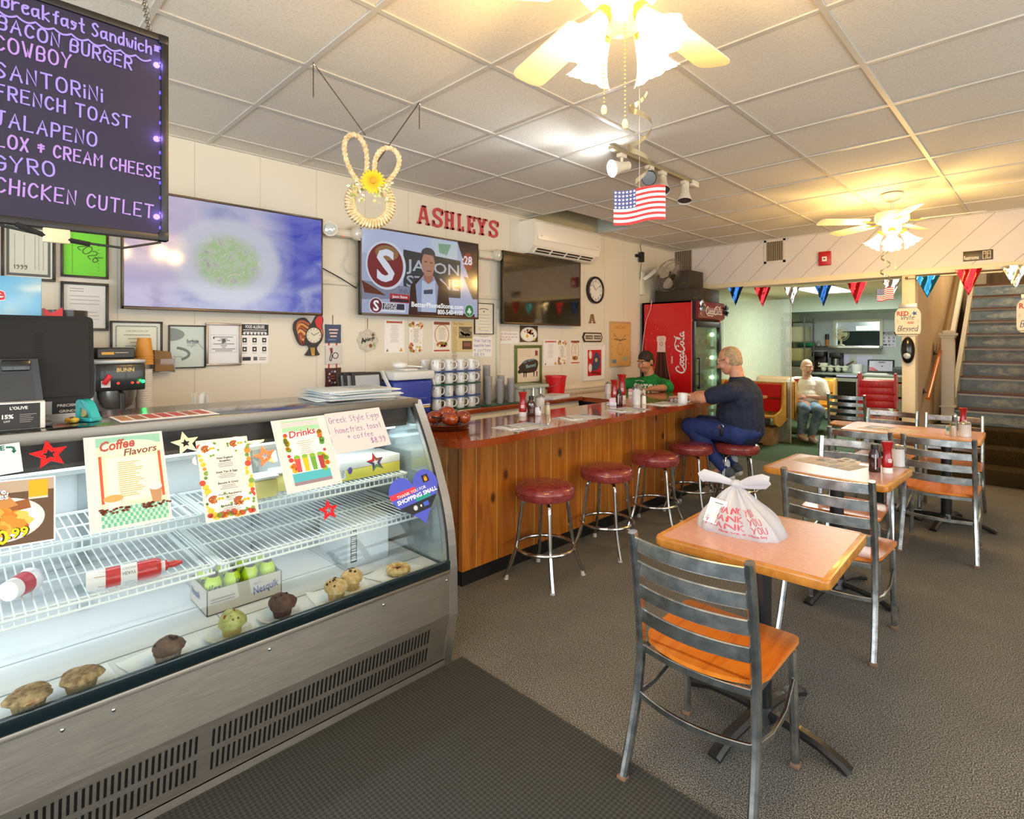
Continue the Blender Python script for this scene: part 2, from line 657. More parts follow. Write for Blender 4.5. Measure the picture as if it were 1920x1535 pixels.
def steel_mat(name,col='#d6d5d1',rough=.3,stretch=(2,2,90),aniso=0.0):
 m,nt,b = nodes(name)
 f = noise(nt,coords(nt,stretch),6,3,.6)
 nt.links.new(ramp(nt,f,[(.3,tuple(x*.86 for x in lin(col)[:3]) + (1,)),(.7,lin(col))]),b.inputs['Base Color'])
 b.inputs['Metallic'].default_value = 1.0
 if aniso:
  b.inputs['Anisotropic'].default_value = aniso
  v = nn(nt,'ShaderNodeCombineXYZ',i_Z=1.0)
  nt.links.new(v.outputs[0],b.inputs['Tangent'])
 r = mathn(nt,'ADD',mathn(nt,'MULTIPLY',f,.16),rough - .08)
 nt.links.new(r,b.inputs['Roughness'])
 return m
def ceiling_mat(name,base):
 m,nt,b = nodes(name)
 v = coords(nt)
 f = noise(nt,v,85,3,.7)
 f2 = noise(nt,v,1.1,2)
 col = ramp(nt,f,[(.36,tuple(x*.88 for x in lin(base)[:3]) + (1,)),(.52,lin(base))])
 col = mixc(nt,mathn(nt,'MULTIPLY',f2,.18),col,'#a89c88')
 nt.links.new(col,b.inputs['Base Color'])
 b.inputs['Roughness'].default_value = .9
 bump(nt,b,f,.35,.003)
 return m
MAT_CARPET = carpet_mat('grey_carpet','#2b2b2a','#62615c','#b4b1aa')
MAT_CARPET_B = carpet_mat('green_cast_carpet','#2f3f31','#50634b','#768a6e')  # greenish cast of the back room's light put into the carpet colour
MAT_CARPET_S = carpet_mat('brown_stair_carpet','#221b10','#3d3220','#5c4d33')
MAT_MAT = ribbed_mat()
MAT_WALL = groove_wall('cream_panel_wall','#e8e1d0','#ccc0a8',1,.405,line=.010)
MAT_WALL_G = mottled('pale_green_wall','#c2d3b4','#cfdcc2',1.2,.6,3,0)
MAT_WALL_K = mottled('kitchen_wall_paint','#b3c0c4','#c0cbce',2,.5,3,0)
MAT_SOFFIT = mottled('soffit_paint','#bfd3cd','#c9dbd5',2,.5,3,0)
MAT_STAIRW = mottled('stairwell_plaster','#bfa987','#cdb896',1.5,.7,4,.1)
MAT_PLANK = groove_wall('diagonal_plank_wall','#d9d2cf','#8b8078',0,.232,True,.5,.022)
MAT_CREAM = C('#ecdcb8',.5)
MAT_CREAMW = C('#efe6d0',.5)
MAT_CEIL = ceiling_mat('ceiling_tile','#e6e2d8')
MAT_GRID = C('#c9c5bc',.45)
MAT_STEEL = steel_mat('brushed_steel',rough=.36,aniso=.5)
MAT_STEELX = steel_mat('brushed_steel_panel','#a5a29a',.17,(2,60,3))
MAT_CHROME = C('#c9cac8',.14,1.0)
MAT_CHROME_W = mottled('worn_chrome','#8d8477','#cbc9c4',24,.2,3,0,metal=1.0)
MAT_GUN = mottled('clear_coated_steel','#a4abae','#d5d9da',7,.25,4,.05,.0006,1.0,(3,3,3),.3)
MAT_BLACK = C('#121212',.45)
MAT_BLACKG = C('#0c0d0e',.2,coat=.4)
MAT_DGREY = C('#2b2a28',.5)
MAT_WHITE = C('#f0efec',.5)
MAT_PAPER = C('#f4f2ee',.7)
MAT_WHITEG = C('#f1f1ef',.22)
MAT_CERAMIC = C('#dededa',.12,coat=.4)
MAT_SEATW = wood('orange_veneer','#b4560f','#d9781f','#e28a31',(10,1.1,8),.3,.35)
MAT_OAK = wood('oak_edge','#a5651c','#c98531','#dba04b',(5,5,5),.35,.3)
MAT_OAK_L = wood('golden_laminate','#b9822b','#cf9a3d','#dcae58',(4,1.2,4),.35,.2)
MAT_PINK = mottled('pink_laminate','#d19c8c','#d9a898',60,.28,2,0,coat=.15)
MAT_BARTOP = mottled('brown_laminate','#84350f','#96431a',5,.13,3,0,coat=.6)
MAT_PINE = wood('knotty_pine','#8f4a10','#bd701d','#d08a32',(11,11,.8),.38,.25,(5.2,'#8a4510'),(1,.181))
MAT_PINE_E = wood('knotty_pine_end','#7c4511','#a5661c','#b97c2b',(11,11,.8),.38,.25,(4.6,'#87470f'),(0,.15))
MAT_VINYL = mottled('burgundy_vinyl','#782c2c','#953f3e',26,.27,4,.12,.002,coat=.35)
MAT_RED = C('#c9141b',.35)
MAT_GLASS = glass('clear_glass')
MAT_GLASSC = glass('curved_case_glass','#fafdfc',.10)
# ---------------------------------------------------------------- the room
g = G()
g.box(-3.98,2.85,-2.6,YB + .07,-.06,0,MAT_CARPET)
struct(g,'floor')
g = G()
g.box(-3.98,-1.2,YB + .07,12.7,-.06,0,MAT_CARPET_B)
struct(g,'floor')
g = G()
g.box(-1.2,.2,YB + .07,13,-.06,0,MAT_CARPET)
struct(g,'floor')
g = G()
g.box(XW - .1,XW,-2.6,YB,0,2.81,MAT_WALL)
g.box(XW - .1,XW,YB,YB + .14,0,2.81,MAT_CREAM)
struct(g,'wall_left')
g = G()
g.box(XW - .1,XW,YB + .14,12.7,0,2.5,MAT_WALL_G)
struct(g,'wall_left')
g = G()
g.box(XW,2.85,YB,YB + .14,2.30,2.95,MAT_PLANK)
g.box(XW,-3.57,YB,YB + .14,0,2.30,MAT_CREAM)
g.box(-.14,2.85,YB,YB + .14,0,2.30,MAT_CREAM)
struct(g,'wall_back')
g = G()
g.box(-3.57,-.14,YB - .02,YB + .16,2.235,2.30,MAT_CREAM,.006)
struct(g,'trim_1')
g = G()
g.box(-1.2,-1.08,YB - .01,YB + .15,0,2.235,MAT_CREAM,.008)
struct(g,'trim_2')
g = G()
g.box(2.85,2.95,4.8,YB,0,2.81,MAT_WALL)
g.box(2.85,2.95,-2.6,4.8,0,.35,MAT_WALL)
g.box(2.85,2.95,-2.6,4.8,2.55,2.81,MAT_WALL)
for y in (-2.5,-.1,2.3,4.7):
 g.box(2.85,2.95,y - .05,y + .05,.35,2.55,C('#5b5d5e',.4,.8))
struct(g,'wall_right')
g = G()
g.box(-3.98,2.95,-2.7,-2.6,0,.4,MAT_WALL)
g.box(-3.98,2.95,-2.7,-2.6,2.6,2.81,MAT_WALL)
for x in (-3.94,-1.6,.7,2.9):
 g.box(x - .05,x + .05,-2.7,-2.6,.4,2.6,C('#5b5d5e',.4,.8))
struct(g,'wall_front')
g = G()
g.box(XW,XW + .015,4.6,YB,.99,1.035,MAT_CREAMW,.004)
struct(g,'trim_3')
PX0,PX1,PY0,PY1 = -3.9,-3.40,4.17,5.38
g = G()
for x0,x1,y0,y1 in ((XW,PX1,-2.6,PY0),(XW,PX1,PY1,YB),(PX1,2.85,-2.6,YB)):
 g.box(x0,x1,y0,y1,2.81,2.84,MAT_CEIL)
ceil = struct(g,'ceiling')
g = G()
gx = [-1.86 - .61*k for k in range(4)] + [-1.86 + .61*k for k in range(1,8)]
gy = [1.135 + .604*k for k in range(-6,11)]
wd = .012
def keep(a0,a1,fix,along_y):
 if along_y and PX0 - .02 < fix < PX1 - .02:
  return [(a0,PY0),(PY1,a1)]
 if not along_y and PY0 + .02 < fix < PY1 - .02:
  return [(PX1,a1)]
 return [(a0,a1)]
for x in gx:
 for a,b_ in keep(-2.6,YB,x,True):
  g.box(x - wd,x + wd,a,b_,2.803,2.8099,MAT_GRID)
for y in gy:
 for a,b_ in keep(XW,2.85,y,False):
  g.box(a,b_,y - wd,y + wd,2.8035,2.8098,MAT_GRID)
g.box(XW,XW + .02,-2.6,PY0,2.80,2.8097,MAT_GRID)
g.box(XW,XW + .02,PY1,YB,2.80,2.8097,MAT_GRID)
g.box(XW,2.85,YB - .02,YB,2.80,2.8096,MAT_GRID)
o = g.build('ceiling_grid',ceil)
g = G()
pk = C('#b9b08f',.8)
g.box(PX0 - .0,PX1 + .02,PY0 - .02,PY0,2.841,3.15,pk)
g.box(PX0 - .0,PX1 + .02,PY1,PY1 + .02,2.841,3.15,C('#c9d3c8',.7))
g.box(PX1,PX1 + .02,PY0,PY1,2.841,3.15,pk)
g.box(PX0 - .1,PX0,PY0,PY1,2.811,3.15,pk)
g.box(PX0 - .1,PX1 + .02,PY0 - .02,PY1 + .02,3.15,3.17,C('#77705c',.8))
struct(g,'ceiling')
g = G()
g.box(-3.98,-1.2,YB + .14,11.5,2.38,2.42,mottled('back_ceiling_tile','#ccd0b4','#d8dbc2',30,.9,3,.1))
struct(g,'ceiling')
g = G()
g.box(-3.98,-1.2,11.5,12.72,2.10,2.42,MAT_SOFFIT)
struct(g,'ceiling')
g = G()
kx0,kx1,kz0,kz1 = -3.21,-2.456,1.445,1.92
g.box(-3.98,kx0,12.6,12.7,0,2.1,MAT_WALL_K)
g.box(kx1,-1.2,12.6,12.7,0,2.1,MAT_WALL_K)
g.box(kx0,kx1,12.6,12.7,0,kz0,MAT_WALL_K)
g.box(kx0,kx1,12.6,12.7,kz1,2.1,MAT_WALL_K)
struct(g,'wall_kitchen')
g = G()
g.box(-4.6,-1.2,12.7,15.6,-.06,0,C('#6b5a48',.6))
struct(g,'floor')
g = G()
g.box(-4.6,-1.2,15.6,15.7,0,2.5,C('#46584a',.5))
g.box(-4.7,-4.6,12.7,15.6,0,2.5,C('#8d9a90',.5))
struct(g,'wall_kitchen')
g = G()
g.box(-4.7,-1.2,12.72,15.7,2.42,2.5,C('#d0d6ce',.8))
struct(g,'ceiling')
g = G()
fw = .05
wm = C('#cfd3c0',.5)
g.box(kx0 - fw,kx0,12.57,12.6,kz0,kz1 + fw,wm)
g.box(kx1,kx1 + fw,12.57,12.6,kz0,kz1 + fw,wm)
g.box(kx0,kx1,12.57,12.6,kz1,kz1 + fw,wm)
struct(g,'window_1')
g = G()
g.box(-1.2,-1.14,YB + .14,13,0,2.42,MAT_STAIRW)
g.box(-1.2,-1.14,YB + .14,13,2.42,4.4,MAT_STAIRW)
g.box(.12,.2,YB + .14,13,0,4.4,MAT_STAIRW)
g.box(-1.2,.2,12.4,12.5,0,4.4,C('#c9c4b4',.6))
g.box(-1.2,.2,YB,YB + .14,2.95,4.4,MAT_STAIRW)
struct(g,'wall_stairwell')
g = G()
g.box(-1.2,.2,YB,13,4.4,4.45,MAT_STAIRW)
struct(g,'ceiling')
g = G()
dw = wood('dark_door','#3b2a14','#5b431f','#6f5730',(4,4,.8),.5,.1)
g.box(-.86,-.2,12.34,12.4,2.24,4.2,dw)
struct(g,'door_1')
blue = mottled('blue_grey_riser','#5b7287','#7d94a6',7,.45,5,.1,.001)
scuf = mottled('scuffed_riser','#6c8194','#a3aca9',15,.4,5,.1,.001)
tred = wood('stair_tread','#3a230f','#5a3618','#6d4522',(1,8,8),.4,.1)
st = thing('staircase','staircase of worn blue risers over carpeted lower steps behind the opening','stairs',(-.51,7.75,0))
o0 = Vector((-.51,7.75,0))
def rel(g,name,lab=None,par=None):
 g2 = G()
 g2.mats,g2.f,g2.m,g2.s = g.mats,g.f,g.m,g.s
 g2.v = [p - o0 for p in g.v]
 return part(g2,name,par or st,lab)
for k,y in enumerate((7.75,8.13,8.5)):
 g = G()
 g.box(-1.13,.11,y,(8.13,8.5,8.95)[k] + .03,0 if k == 0 else .165*k - .05,.165*(k + 1),MAT_CARPET_S,.015)
 rel(g,'step','dark brown carpeted step')
XS0,XS1 = -.93,.11
for k in range(10):
 y = 8.92 + .25*k
 z0 = .495 + .192*k
 g = G()
 g.box(XS0,XS1,y - .025,y + .27,z0 + .172,z0 + .192,tred)
 o = rel(g,'step')
 g = G()
 g.box(XS0,XS1,y,y + .02,z0,z0 + .165,blue)
 g.T = beamM((XS0 + XS1) / 2,z0 + .07,y - .0008)
 n = 14
 g.flat([(.36*cos(i*2*pi / n)*(1 + .12*sin(i*5)),.045*sin(i*2*pi / n)*(1 + .25*sin(i*3 + k))) for i in range(n)],scuf,0)
 rel(g,'riser',None,o)
 g = G()
 g.box(XS0,XS1,y - .002,y + .02,z0 + .148,z0 + .172,C('#d5d4cd',.5))
 rel(g,'nosing_strip',None,o)
g = G()
g.box(XS0,XS1,8.92 + 2.5,12.4,2.34,2.41,tred)
rel(g,'landing')
nw = C('#dcdad0',.5)
g = G()
g.box(-1.06,-.93,8.80,8.93,.495,1.60,nw,.004)
g.box(-1.085,-.905,8.775,8.955,1.60,1.635,nw,.006)
g.box(-1.07,-.92,8.79,8.94,1.575,1.60,nw)
g.box(-1.05,-.94,8.81,8.92,1.635,1.67,nw,.01)
g.box(-1.075,-.915,8.785,8.945,.70,.715,nw)
rel(g,'newel_post','square white newel post with a moulded cap')
g = G()
g.bar([(-.99,8.94,1.42),(-.99,11.4,3.24)],.05,.10,nw)
rel(g,'banister')
g = G()
g.T = Matrix.Translation((-.98,0,0))
yz = [(8.93,.495),(8.93,.80),(11.4,2.66),(11.4,2.30)]
g.put([(x,y,z) for x in (0,.05) for y,z in yz],[(0,1,2,3),(7,6,5,4),(0,4,5,1),(1,5,6,2),(2,6,7,3),(3,7,4,0)],C('#c9c7bb',.5))
rel(g,'stringer')
hr = thing('handrail','short orange wooden handrail slanting up the stairwell wall','handrail',(-1.07,7.9,.9))
g = G()
g.tube([(0,-.02,-.03),(0,1.25,.70)],.022,wood('handrail_wood','#a4531a','#c56d28','#d78743',(6,1,1),.35,.3),12)
part(g,'rail',hr)
for y,z in ((.18,.07),(.95,.51)):
 g = G()
 g.tube([(-.068,y,z - .03),(-.03,y,z - .05),(0,y,z)],.008,C('#3b352b',.4,.8),8)
 g.cyl((-.07,y,z - .03),(-.062,y,z - .03),.03,C('#3b352b',.4,.8),14)
 part(g,'bracket',hr)
g = G()
g.box(-2.05,.45,-1.4,1.72,0,.008,MAT_MAT,.003)
tag(g.build('floor_mat'),'large dark ribbed floor mat in front of the glass display case','mat')
# ---------------------------------------------------------------- helpers for things built in room coordinates
def wmat(o):
 return (wmat(o.parent) @ o.matrix_parent_inverse @ o.matrix_basis) if o.parent else o.matrix_basis.copy()
def wpart(g,name,parent,label=None):
 """part whose shapes were given in room coordinates"""
 inv = wmat(parent).inverted()
 g.v = [inv @ p for p in g.v]
 return part(g,name,parent,label)
def wthing(g,name,label,cat,loc,group=None,rz=0.0):
 """one-mesh thing given in room coordinates, origin moved to loc"""
 inv = (Matrix.Translation(Vector(loc)) @ Matrix.Rotation(rz,4,'Z')).inverted()
 g.v = [inv @ p for p in g.v]
 return tag(g.build(name,None,None,loc,rz),label,cat,group)
# ---------------------------------------------------------------- refrigerated display case
PRF = [(-2.302,1.236),(-2.242,1.14),(-2.187,1.043),(-2.141,.95),(-2.102,.86),(-2.072,.79),(-2.049,.717),(-2.032,.645),(-2.021,.572),(-2.012,.474)]
def gxz(z):
 if z >= PRF[0][1]:
  return PRF[0][0]
 for (xa,za),(xb,zb) in zip(PRF,PRF[1:]):
  if z >= zb:
   k = (z - zb) / (za - zb)
   return xb + (xa - xb)*k
 return PRF[-1][0]
CY0,CY1,DECK = -.34,1.615,.48
case = thing('display_case','stainless steel refrigerated bakery case with curved glass front','display case',(-2.4,.64,0))
SB = steel_mat('case_front_steel','#b4aea3',.44,(2,2,40),.6)
g = G()
g.box(-2.78,-2.09,CY0,CY1,.04,.455,C('#8f9290',.4,.9))
g.box(-2.018,-2.012,CY0,CY1,.26,.452,SB)
g.box(-2.025,-2.005,CY0,CY1,.452,.470,SB,.003)
wpart(g,'base_cabinet',case)
g = G()
vp = [(-2.012,.262),(-2.058,.03),(-2.075,.03),(-2.03,.262)]
g.put([(x,y,z) for y in (CY0,CY1) for x,z in vp],[(0,1,2,3),(7,6,5,4),(0,4,5,1),(1,5,6,2),(2,6,7,3),(3,7,4,0)],SB)
g.box(-2.072,-2.05,CY0,CY1,.0,.035,SB)
g.T = frame((-2.0342,0,.15),(0,1,0),(.046,0,.232))
for row in (-.045,.045):
 k = 0
 y = CY0 + .35
 while y < CY1 - .1:
  if k not in (32,33):
   g.rect(y,y + .0075,row - .033,row + .033,MAT_BLACK,.0012)
  y += .0175
  k += 1
g.T = Matrix.Identity(4)
wpart(g,'vent_panel',case,'slotted steel vent panel')
for y in (CY0 + .55,.33,.79,1.26,CY1 - .02):
 g = G()
 g.sph((-2.010,y,.425),(.004,.006,.006),MAT_CHROME,10)
 wpart(g,'bolt',case)
g = G()
g.box(-2.80,-2.298,CY0 - .02,CY1 + .02,1.205,1.245,MAT_STEELX,.004)
wpart(g,'top',case,'stainless steel top')
g = G()
g.box(-2.2975,-2.290,CY0 - .02,CY1 + .02,1.203,1.244,steel_mat('edge_steel','#8f8a80',.42),.002)
wpart(g,'top_edge',case,'grey steel front edge')
g = G()
n = len(PRF)
vs = [(x - .004,y,z) for y in (CY0,CY1) for x,z in PRF]
g.put(vs,[(i,i + 1,n + i + 1,n + i) for i in range(1,n - 1)],MAT_GLASSC,True)
g.put([(x - .010,y,z) for y in (CY0,CY1) for x,z in PRF],[(i,i + 1,n + i + 1,n + i) for i in range(1,n - 1)][::-1],MAT_GLASSC,True)
wpart(g,'front_glass',case)
g = G()
g.box(-2.028,-2.007,CY0,CY1,.470,.512,C('#0d1d22',.12,coat=.5),.003)
wpart(g,'glass_gasket',case,'glossy black strip along the foot of the glass')
g = G()
tr = [(x,z) for x,z in PRF] + [(-2.009,.25),(-2.062,.0)]
tin = [(x - .052,z) for x,z in PRF[:-1]] + [(-2.062,.474),(-2.062,.25),(-2.10,.0)]
m = len(tr)
pts = [(x,CY1,z) for x,z in tr] + [(x,CY1,z) for x,z in tin] + [(x,CY1 + .045,z) for x,z in tr] + [(x,CY1 + .045,z) for x,z in tin]
fs = []
for i in range(m - 1):
 fs += [(i,i + 1,m + i + 1,m + i),(2*m + i,3*m + i,3*m + i + 1,2*m + i + 1),(i,2*m + i,2*m + i + 1,i + 1),(m + i,m + i + 1,3*m + i + 1,3*m + i)]
g.put(pts,fs,MAT_STEEL)
wpart(g,'end_trim',case,'curved steel edge of the case end')
g = G()
g.tube([(x - .002,CY1 - .006,z) for x,z in PRF],.006,MAT_BLACK,6)
wpart(g,'glass_seal',case)
g = G()
ep = [(x - .05,z) for x,z in PRF if z < 1.2] + [(-2.76,.474),(-2.76,1.2),(-2.34,1.2)]
g.T = frame((0,CY1 + .012,0),(1,0,0),(0,0,1))
g.prism([(x,z) for x,z in ep],0,.012,C('#b9c6c9',.10,.55))
g.T = Matrix.Identity(4)
g.box(-2.78,-2.06,CY1 - .004,CY1 + .02,.02,.474,MAT_STEEL)
wpart(g,'end_panel',case)
g = G()
g.box(-2.78,-2.03,CY0,CY1 - .012,DECK - .02,DECK,C('#e6eaee',.25))
for x in (-2.22,-2.42):
 g.box(x,x + .006,CY0,CY1 - .012,DECK,DECK + .0012,C('#8d9ba2',.4))
for y in (.05,.70,1.25):
 g.box(-2.78,-2.04,y,y + .003,DECK,DECK + .0012,C('#8d9ba2',.4))
wpart(g,'deck',case,'white deck of the case')
g = G()
g.box(-2.78,-2.72,CY0,CY1 - .012,DECK,1.2,C('#c0c6cb',.3))
for y in (.33,.98):
 g.box(-2.722,-2.70,y,y + .03,DECK,1.1,C('#9aa6ab',.35,.6))
wpart(g,'back_panel',case)
g = G()
g.box(-2.72,-2.335,CY0,CY1 - .02,1.11,1.2045,C('#2c2722',.45))
wpart(g,'header',case,'dark header under the steel top')
g = G()
g.prism([(0,0),(.10,0),(.14,.03),(.14,.07),(0,.07)],0,1.88,C('#d3d8da',.35))
g.v = [Vector((-2.70 + p.x,CY0 + .03 + p.z,1.035 + p.y)) for p in g.v]
g.box(-2.62,-2.61,1.45,1.58,.88,1.035,C('#bccace',.35))
g.box(-2.70,-2.66,CY0 + .03,CY1 - .03,.60,.66,C('#b4babf',.4))
wpart(g,'evaporator_cover',case)
g = G()
g.cyl((-2.40,CY0 + .05,1.10),(-2.40,CY1 - .05,1.10),.011,E('#e8f6ff',3),10)
wpart(g,'lamp',case,'white light tube')
lamp('AREA','case_lamp_light',(-2.36,.64,1.085),4.2,(.90,.97,1.0),1.85,(radians(8),0,pi / 2),.04)
lamp('AREA','case_lamp_light',(-2.60,.64,1.02),1.6,(.90,.97,1.0),1.85,(radians(-10),0,pi / 2),.04)
WIRE = C('#e3ebec',.35)
def wire_shelf(x0,x1,y0,y1,z,lip):
 g = G()
 n = int((y1 - y0 - .02) / .0245)
 for i in range(n + 1):
  y = y0 + .01 + i*(y1 - y0 - .02) / n
  g.tube([(x0,y,z),(x1 - .004,y,z),(x1,y,z - lip)],.0027,WIRE,4,up=(0,1,0))
 for x in (x0,x0 + (x1 - x0)*.5,x1 - .03):
  g.cyl((x,y0,z - .004),(x,y1,z - .004),.0042,WIRE,6)
 g.tube([(x0,y0,z),(x1,y0,z),(x1 + .006,y0 + .012,z - .002),(x1 + .006,y1 - .012,z - .002),(x1,y1,z),(x0,y1,z)],.0048,WIRE,6,True)
 g.cyl((x1 + .003,y0,z - lip),(x1 + .003,y1,z - lip),.0048,WIRE,6)
 g.box(x0,x1 + .002,y0 + .02,y0 + .026,z - .022,z - .005,WIRE)
 g.box(x0,x1 + .002,y1 - .026,y1 - .02,z - .022,z - .005,WIRE)
 wpart(g,'wire_shelf',case)
for y0,y1 in ((CY0 + .02,.655),(.668,CY1 - .03)):
 wire_shelf(-2.69,-2.315,y0,y1,.872,.032)
 wire_shelf(-2.69,-2.165,y0,y1,.722,.026)
# ---- baked goods on the deck
CR1 = mottled('streusel_crust','#7d5f3f','#c9ac7c',45,.8,5,.8,.006)
CR2 = mottled('chocolate_crust','#3f271f','#6b4a3c',38,.75,5,.8,.006)
CR3 = mottled('pistachio_crust','#9a9a4e','#c9cf86',40,.75,5,.8,.006)
CR4 = mottled('vanilla_crust','#c39a58','#e6cf9a',40,.75,5,.8,.006)
CR5 = mottled('cocoa_crust','#5b4438','#7d6456',30,.75,4,.6,.005)
def muffin(name,label,x,y,crust,cup,r=.041,h=.05,dome=.03,wide=1.18,bits=None,tilt=0.0,group='muffins on the case deck'):
 t = thing(name,label,'muffin',(x,y,DECK + .006),RND.uniform(0,6),group)
 g = G()
 n = 40
 vs,fs = [],[]
 for i in range(n):
  a = 2*pi*i / n
  q = .94 if i % 2 else 1.0
  vs += [(r*.80*q*cos(a),r*.80*q*sin(a),0),(r*q*cos(a),r*q*sin(a),h*.72)]
 for i in range(n):
  j = (i + 1) % n
  fs.append((2*i,2*j,2*j + 1,2*i + 1))
 fs.append(tuple(2*i for i in range(n))[::-1])
 g.put(vs,fs,cup,False)
 part(g,'paper_cup',t)
 g = G()
 rr = random.Random(int(x*1e4) + int(y*1e4))
 n,m = 26,9
 vs,fs = [],[]
 for i in range(m + 1):
  th = (pi*.62)*i / m
  for j in range(n):
   a = 2*pi*j / n
   k = 1 + .05*sin(3*a + x*90) + .035*sin(5*a + y*70) + rr.uniform(-.05,.05)
   vs.append((r*wide*k*sin(th)*cos(a),r*wide*k*sin(th)*sin(a),h*.72 + dome*.18 + dome*cos(th)*(1 + .12*sin(2*a + 1))))
 for i in range(m):
  for j in range(n):
   fs.append((i*n + j,(i + 1)*n + j,(i + 1)*n + (j + 1) % n,i*n + (j + 1) % n))
 g.put(vs,fs,crust,True)
 if bits:
  for _ in range(bits[1]):
   a,q = rr.uniform(0,6.28),rr.uniform(.1,.85)
   g.sph((r*wide*q*cos(a),r*wide*q*sin(a),h*.72 + dome*.18 + dome*cos(q*1.25)),rr.uniform(.003,.0065),bits[0],6)
 part(g,'muffin_top',t)
 return t
CUPT,CUPB = C('#a08a5f',.8),C('#4a2f26',.8)
muffin('muffin','flat wide muffin with streusel crust nearest the glass corner',-2.075,.142,CR1,CUPT,.044,.052,.018,1.24)
muffin('muffin','second flat streusel muffin, its crust overlapping to one side',-2.085,.262,CR1,CUPT,.044,.050,.017,1.24)
muffin('muffin','cracked light cocoa muffin standing alone in a pleated paper cup',-2.075,.487,CR5,C('#9c8a76',.8),.042,.05,.03,1.12,(C('#2c1a14',.8),6))
muffin('muffin','pale green muffin with nuts on a small white saucer',-2.095,.69,CR3,C('#b7a35a',.8),.036,.056,.036,1.28,(C('#7b4a22',.8),9))
muffin('muffin','dark chocolate muffin with a high dome on a white saucer',-2.10,.872,CR2,CUPB,.038,.055,.036,1.3,(C('#24130e',.8),8))
muffin('muffin','chocolate chip vanilla muffin, the nearer of a touching pair',-2.085,1.085,CR4,C('#c5a25f',.8),.037,.054,.033,1.26,(C('#2c160c',.8),12))
muffin('muffin','chocolate chip vanilla muffin, the farther of a touching pair',-2.125,1.175,CR4,C('#c5a25f',.8),.037,.054,.033,1.26,(C('#2c160c',.8),14))
def saucer(x,y,lab):
 g = G()
 g.lathe([(0,.0012),(.035,.0014),(.062,.006),(.075,.010),(.077,.012),(.074,.0125),(.06,.0085),(.034,.0042),(0,.004)],MAT_CERAMIC,30)
 tag(g.build('saucer',None,None,(x,y,DECK + .0012)),lab,'saucer','saucers in the case')
saucer(-2.108,.682,'small white saucer holding the pale green muffin')
saucer(-2.112,.865,'small white saucer holding the dark chocolate muffin')
def wax(x,y,sx,sy,rz,lab):
 g = G()
 n = 8
 rr = random.Random(int(y*1000))
 vs = [(sx*(i / n - .5),sy*(j / n - .5),.0022 + .0018*rr.random() + (.012*rr.random() if (i in (0,n) and j in (0,n)) else 0)) for i in range(n + 1) for j in range(n + 1)]
 fs = [(i*(n + 1) + j,(i + 1)*(n + 1) + j,(i + 1)*(n + 1) + j + 1,i*(n + 1) + j + 1) for i in range(n) for j in range(n)]
 g.put(vs,fs,C('#eef3f4',.5),True)
 tag(g.build('wax_paper',None,None,(x,y,DECK),rz),lab,'paper','wax papers in the case')
wax(-2.11,.20,.15,.30,.1,'white wax paper under the two streusel muffins')
wax(-2.12,.47,.15,.19,.25,'white wax paper under the cocoa muffin')
wax(-2.12,1.13,.16,.25,-.12,'white wax paper under the chocolate chip muffins')
wax(-2.14,1.40,.18,.22,.32,'rumpled white wax paper under the fruit pastry')
t = thing('fruit_pastry','round pastry with a dark fruit centre and crumbly golden rim','pastry',(-2.115,1.40,DECK + .007))
g = G()
g.tube([(.037*cos(a),.037*sin(a),.016) for a in [2*pi*i / 26 for i in range(26)]],[(.017 + .004*sin(i*2.1)) for i in range(26)],CR4,8,True)
g.lathe([(0,0),(.04,0),(.046,.008),(.03,.014),(0,.014)],CR4,24)
part(g,'crust',t)
g = G()
g.lathe([(0,.012),(.026,.014),(.022,.02),(0,.022)],mottled('jam','#4a141a','#7b2a2a',60,.25,3,.3),20)
part(g,'jam_filling',t)
# ---- chocolate milk in a carton tray
tr = thing('bottle_tray','grey cardboard tray with blue lettering holding yellow-green milk bottles','tray',(-2.405,.81,DECK + .0012))
g = G()
kt = C('#b7b2a6',.6)
a,b_,h = .105,.142,.095
for x0,x1,y0,y1 in ((-a,a,-b_,-b_ + .003),(-a,a,b_ - .003,b_),(-a,-a + .003,-b_,b_),(a - .003,a,-b_,b_)):
 g.box(x0,x1,y0,y1,0,h,kt)
g.box(-a,a,-b_,b_,0,.003,kt)
bl = C('#25307c',.6)
g.T = frame((a + .0006,0,0),(0,1,0),(0,0,1))
g.text('Nesquik',.03,.03,.042,bl,.0004,bold=.02,rot=.10,fit=.10)
g.text('NESTLE',.03,.068,.011,bl,.0004,rot=.1)
g.lines(-.13,-.03,.06,.011,2,C('#77726a',.6),.005,.0004,.2)
g.T = frame((0,-b_ - .0006,0),(1,0,0),(0,0,1))
g.text('Nesquik',-.085,.035,.04,bl,.0004,bold=.02,rot=.05,fit=.11)
g.T = Matrix.Identity(4)
part(g,'carton',tr)
ylw,brn = C('#b5d400',.3,coat=.3),C('#3c1d10',.5)
b0 = None
k = 0
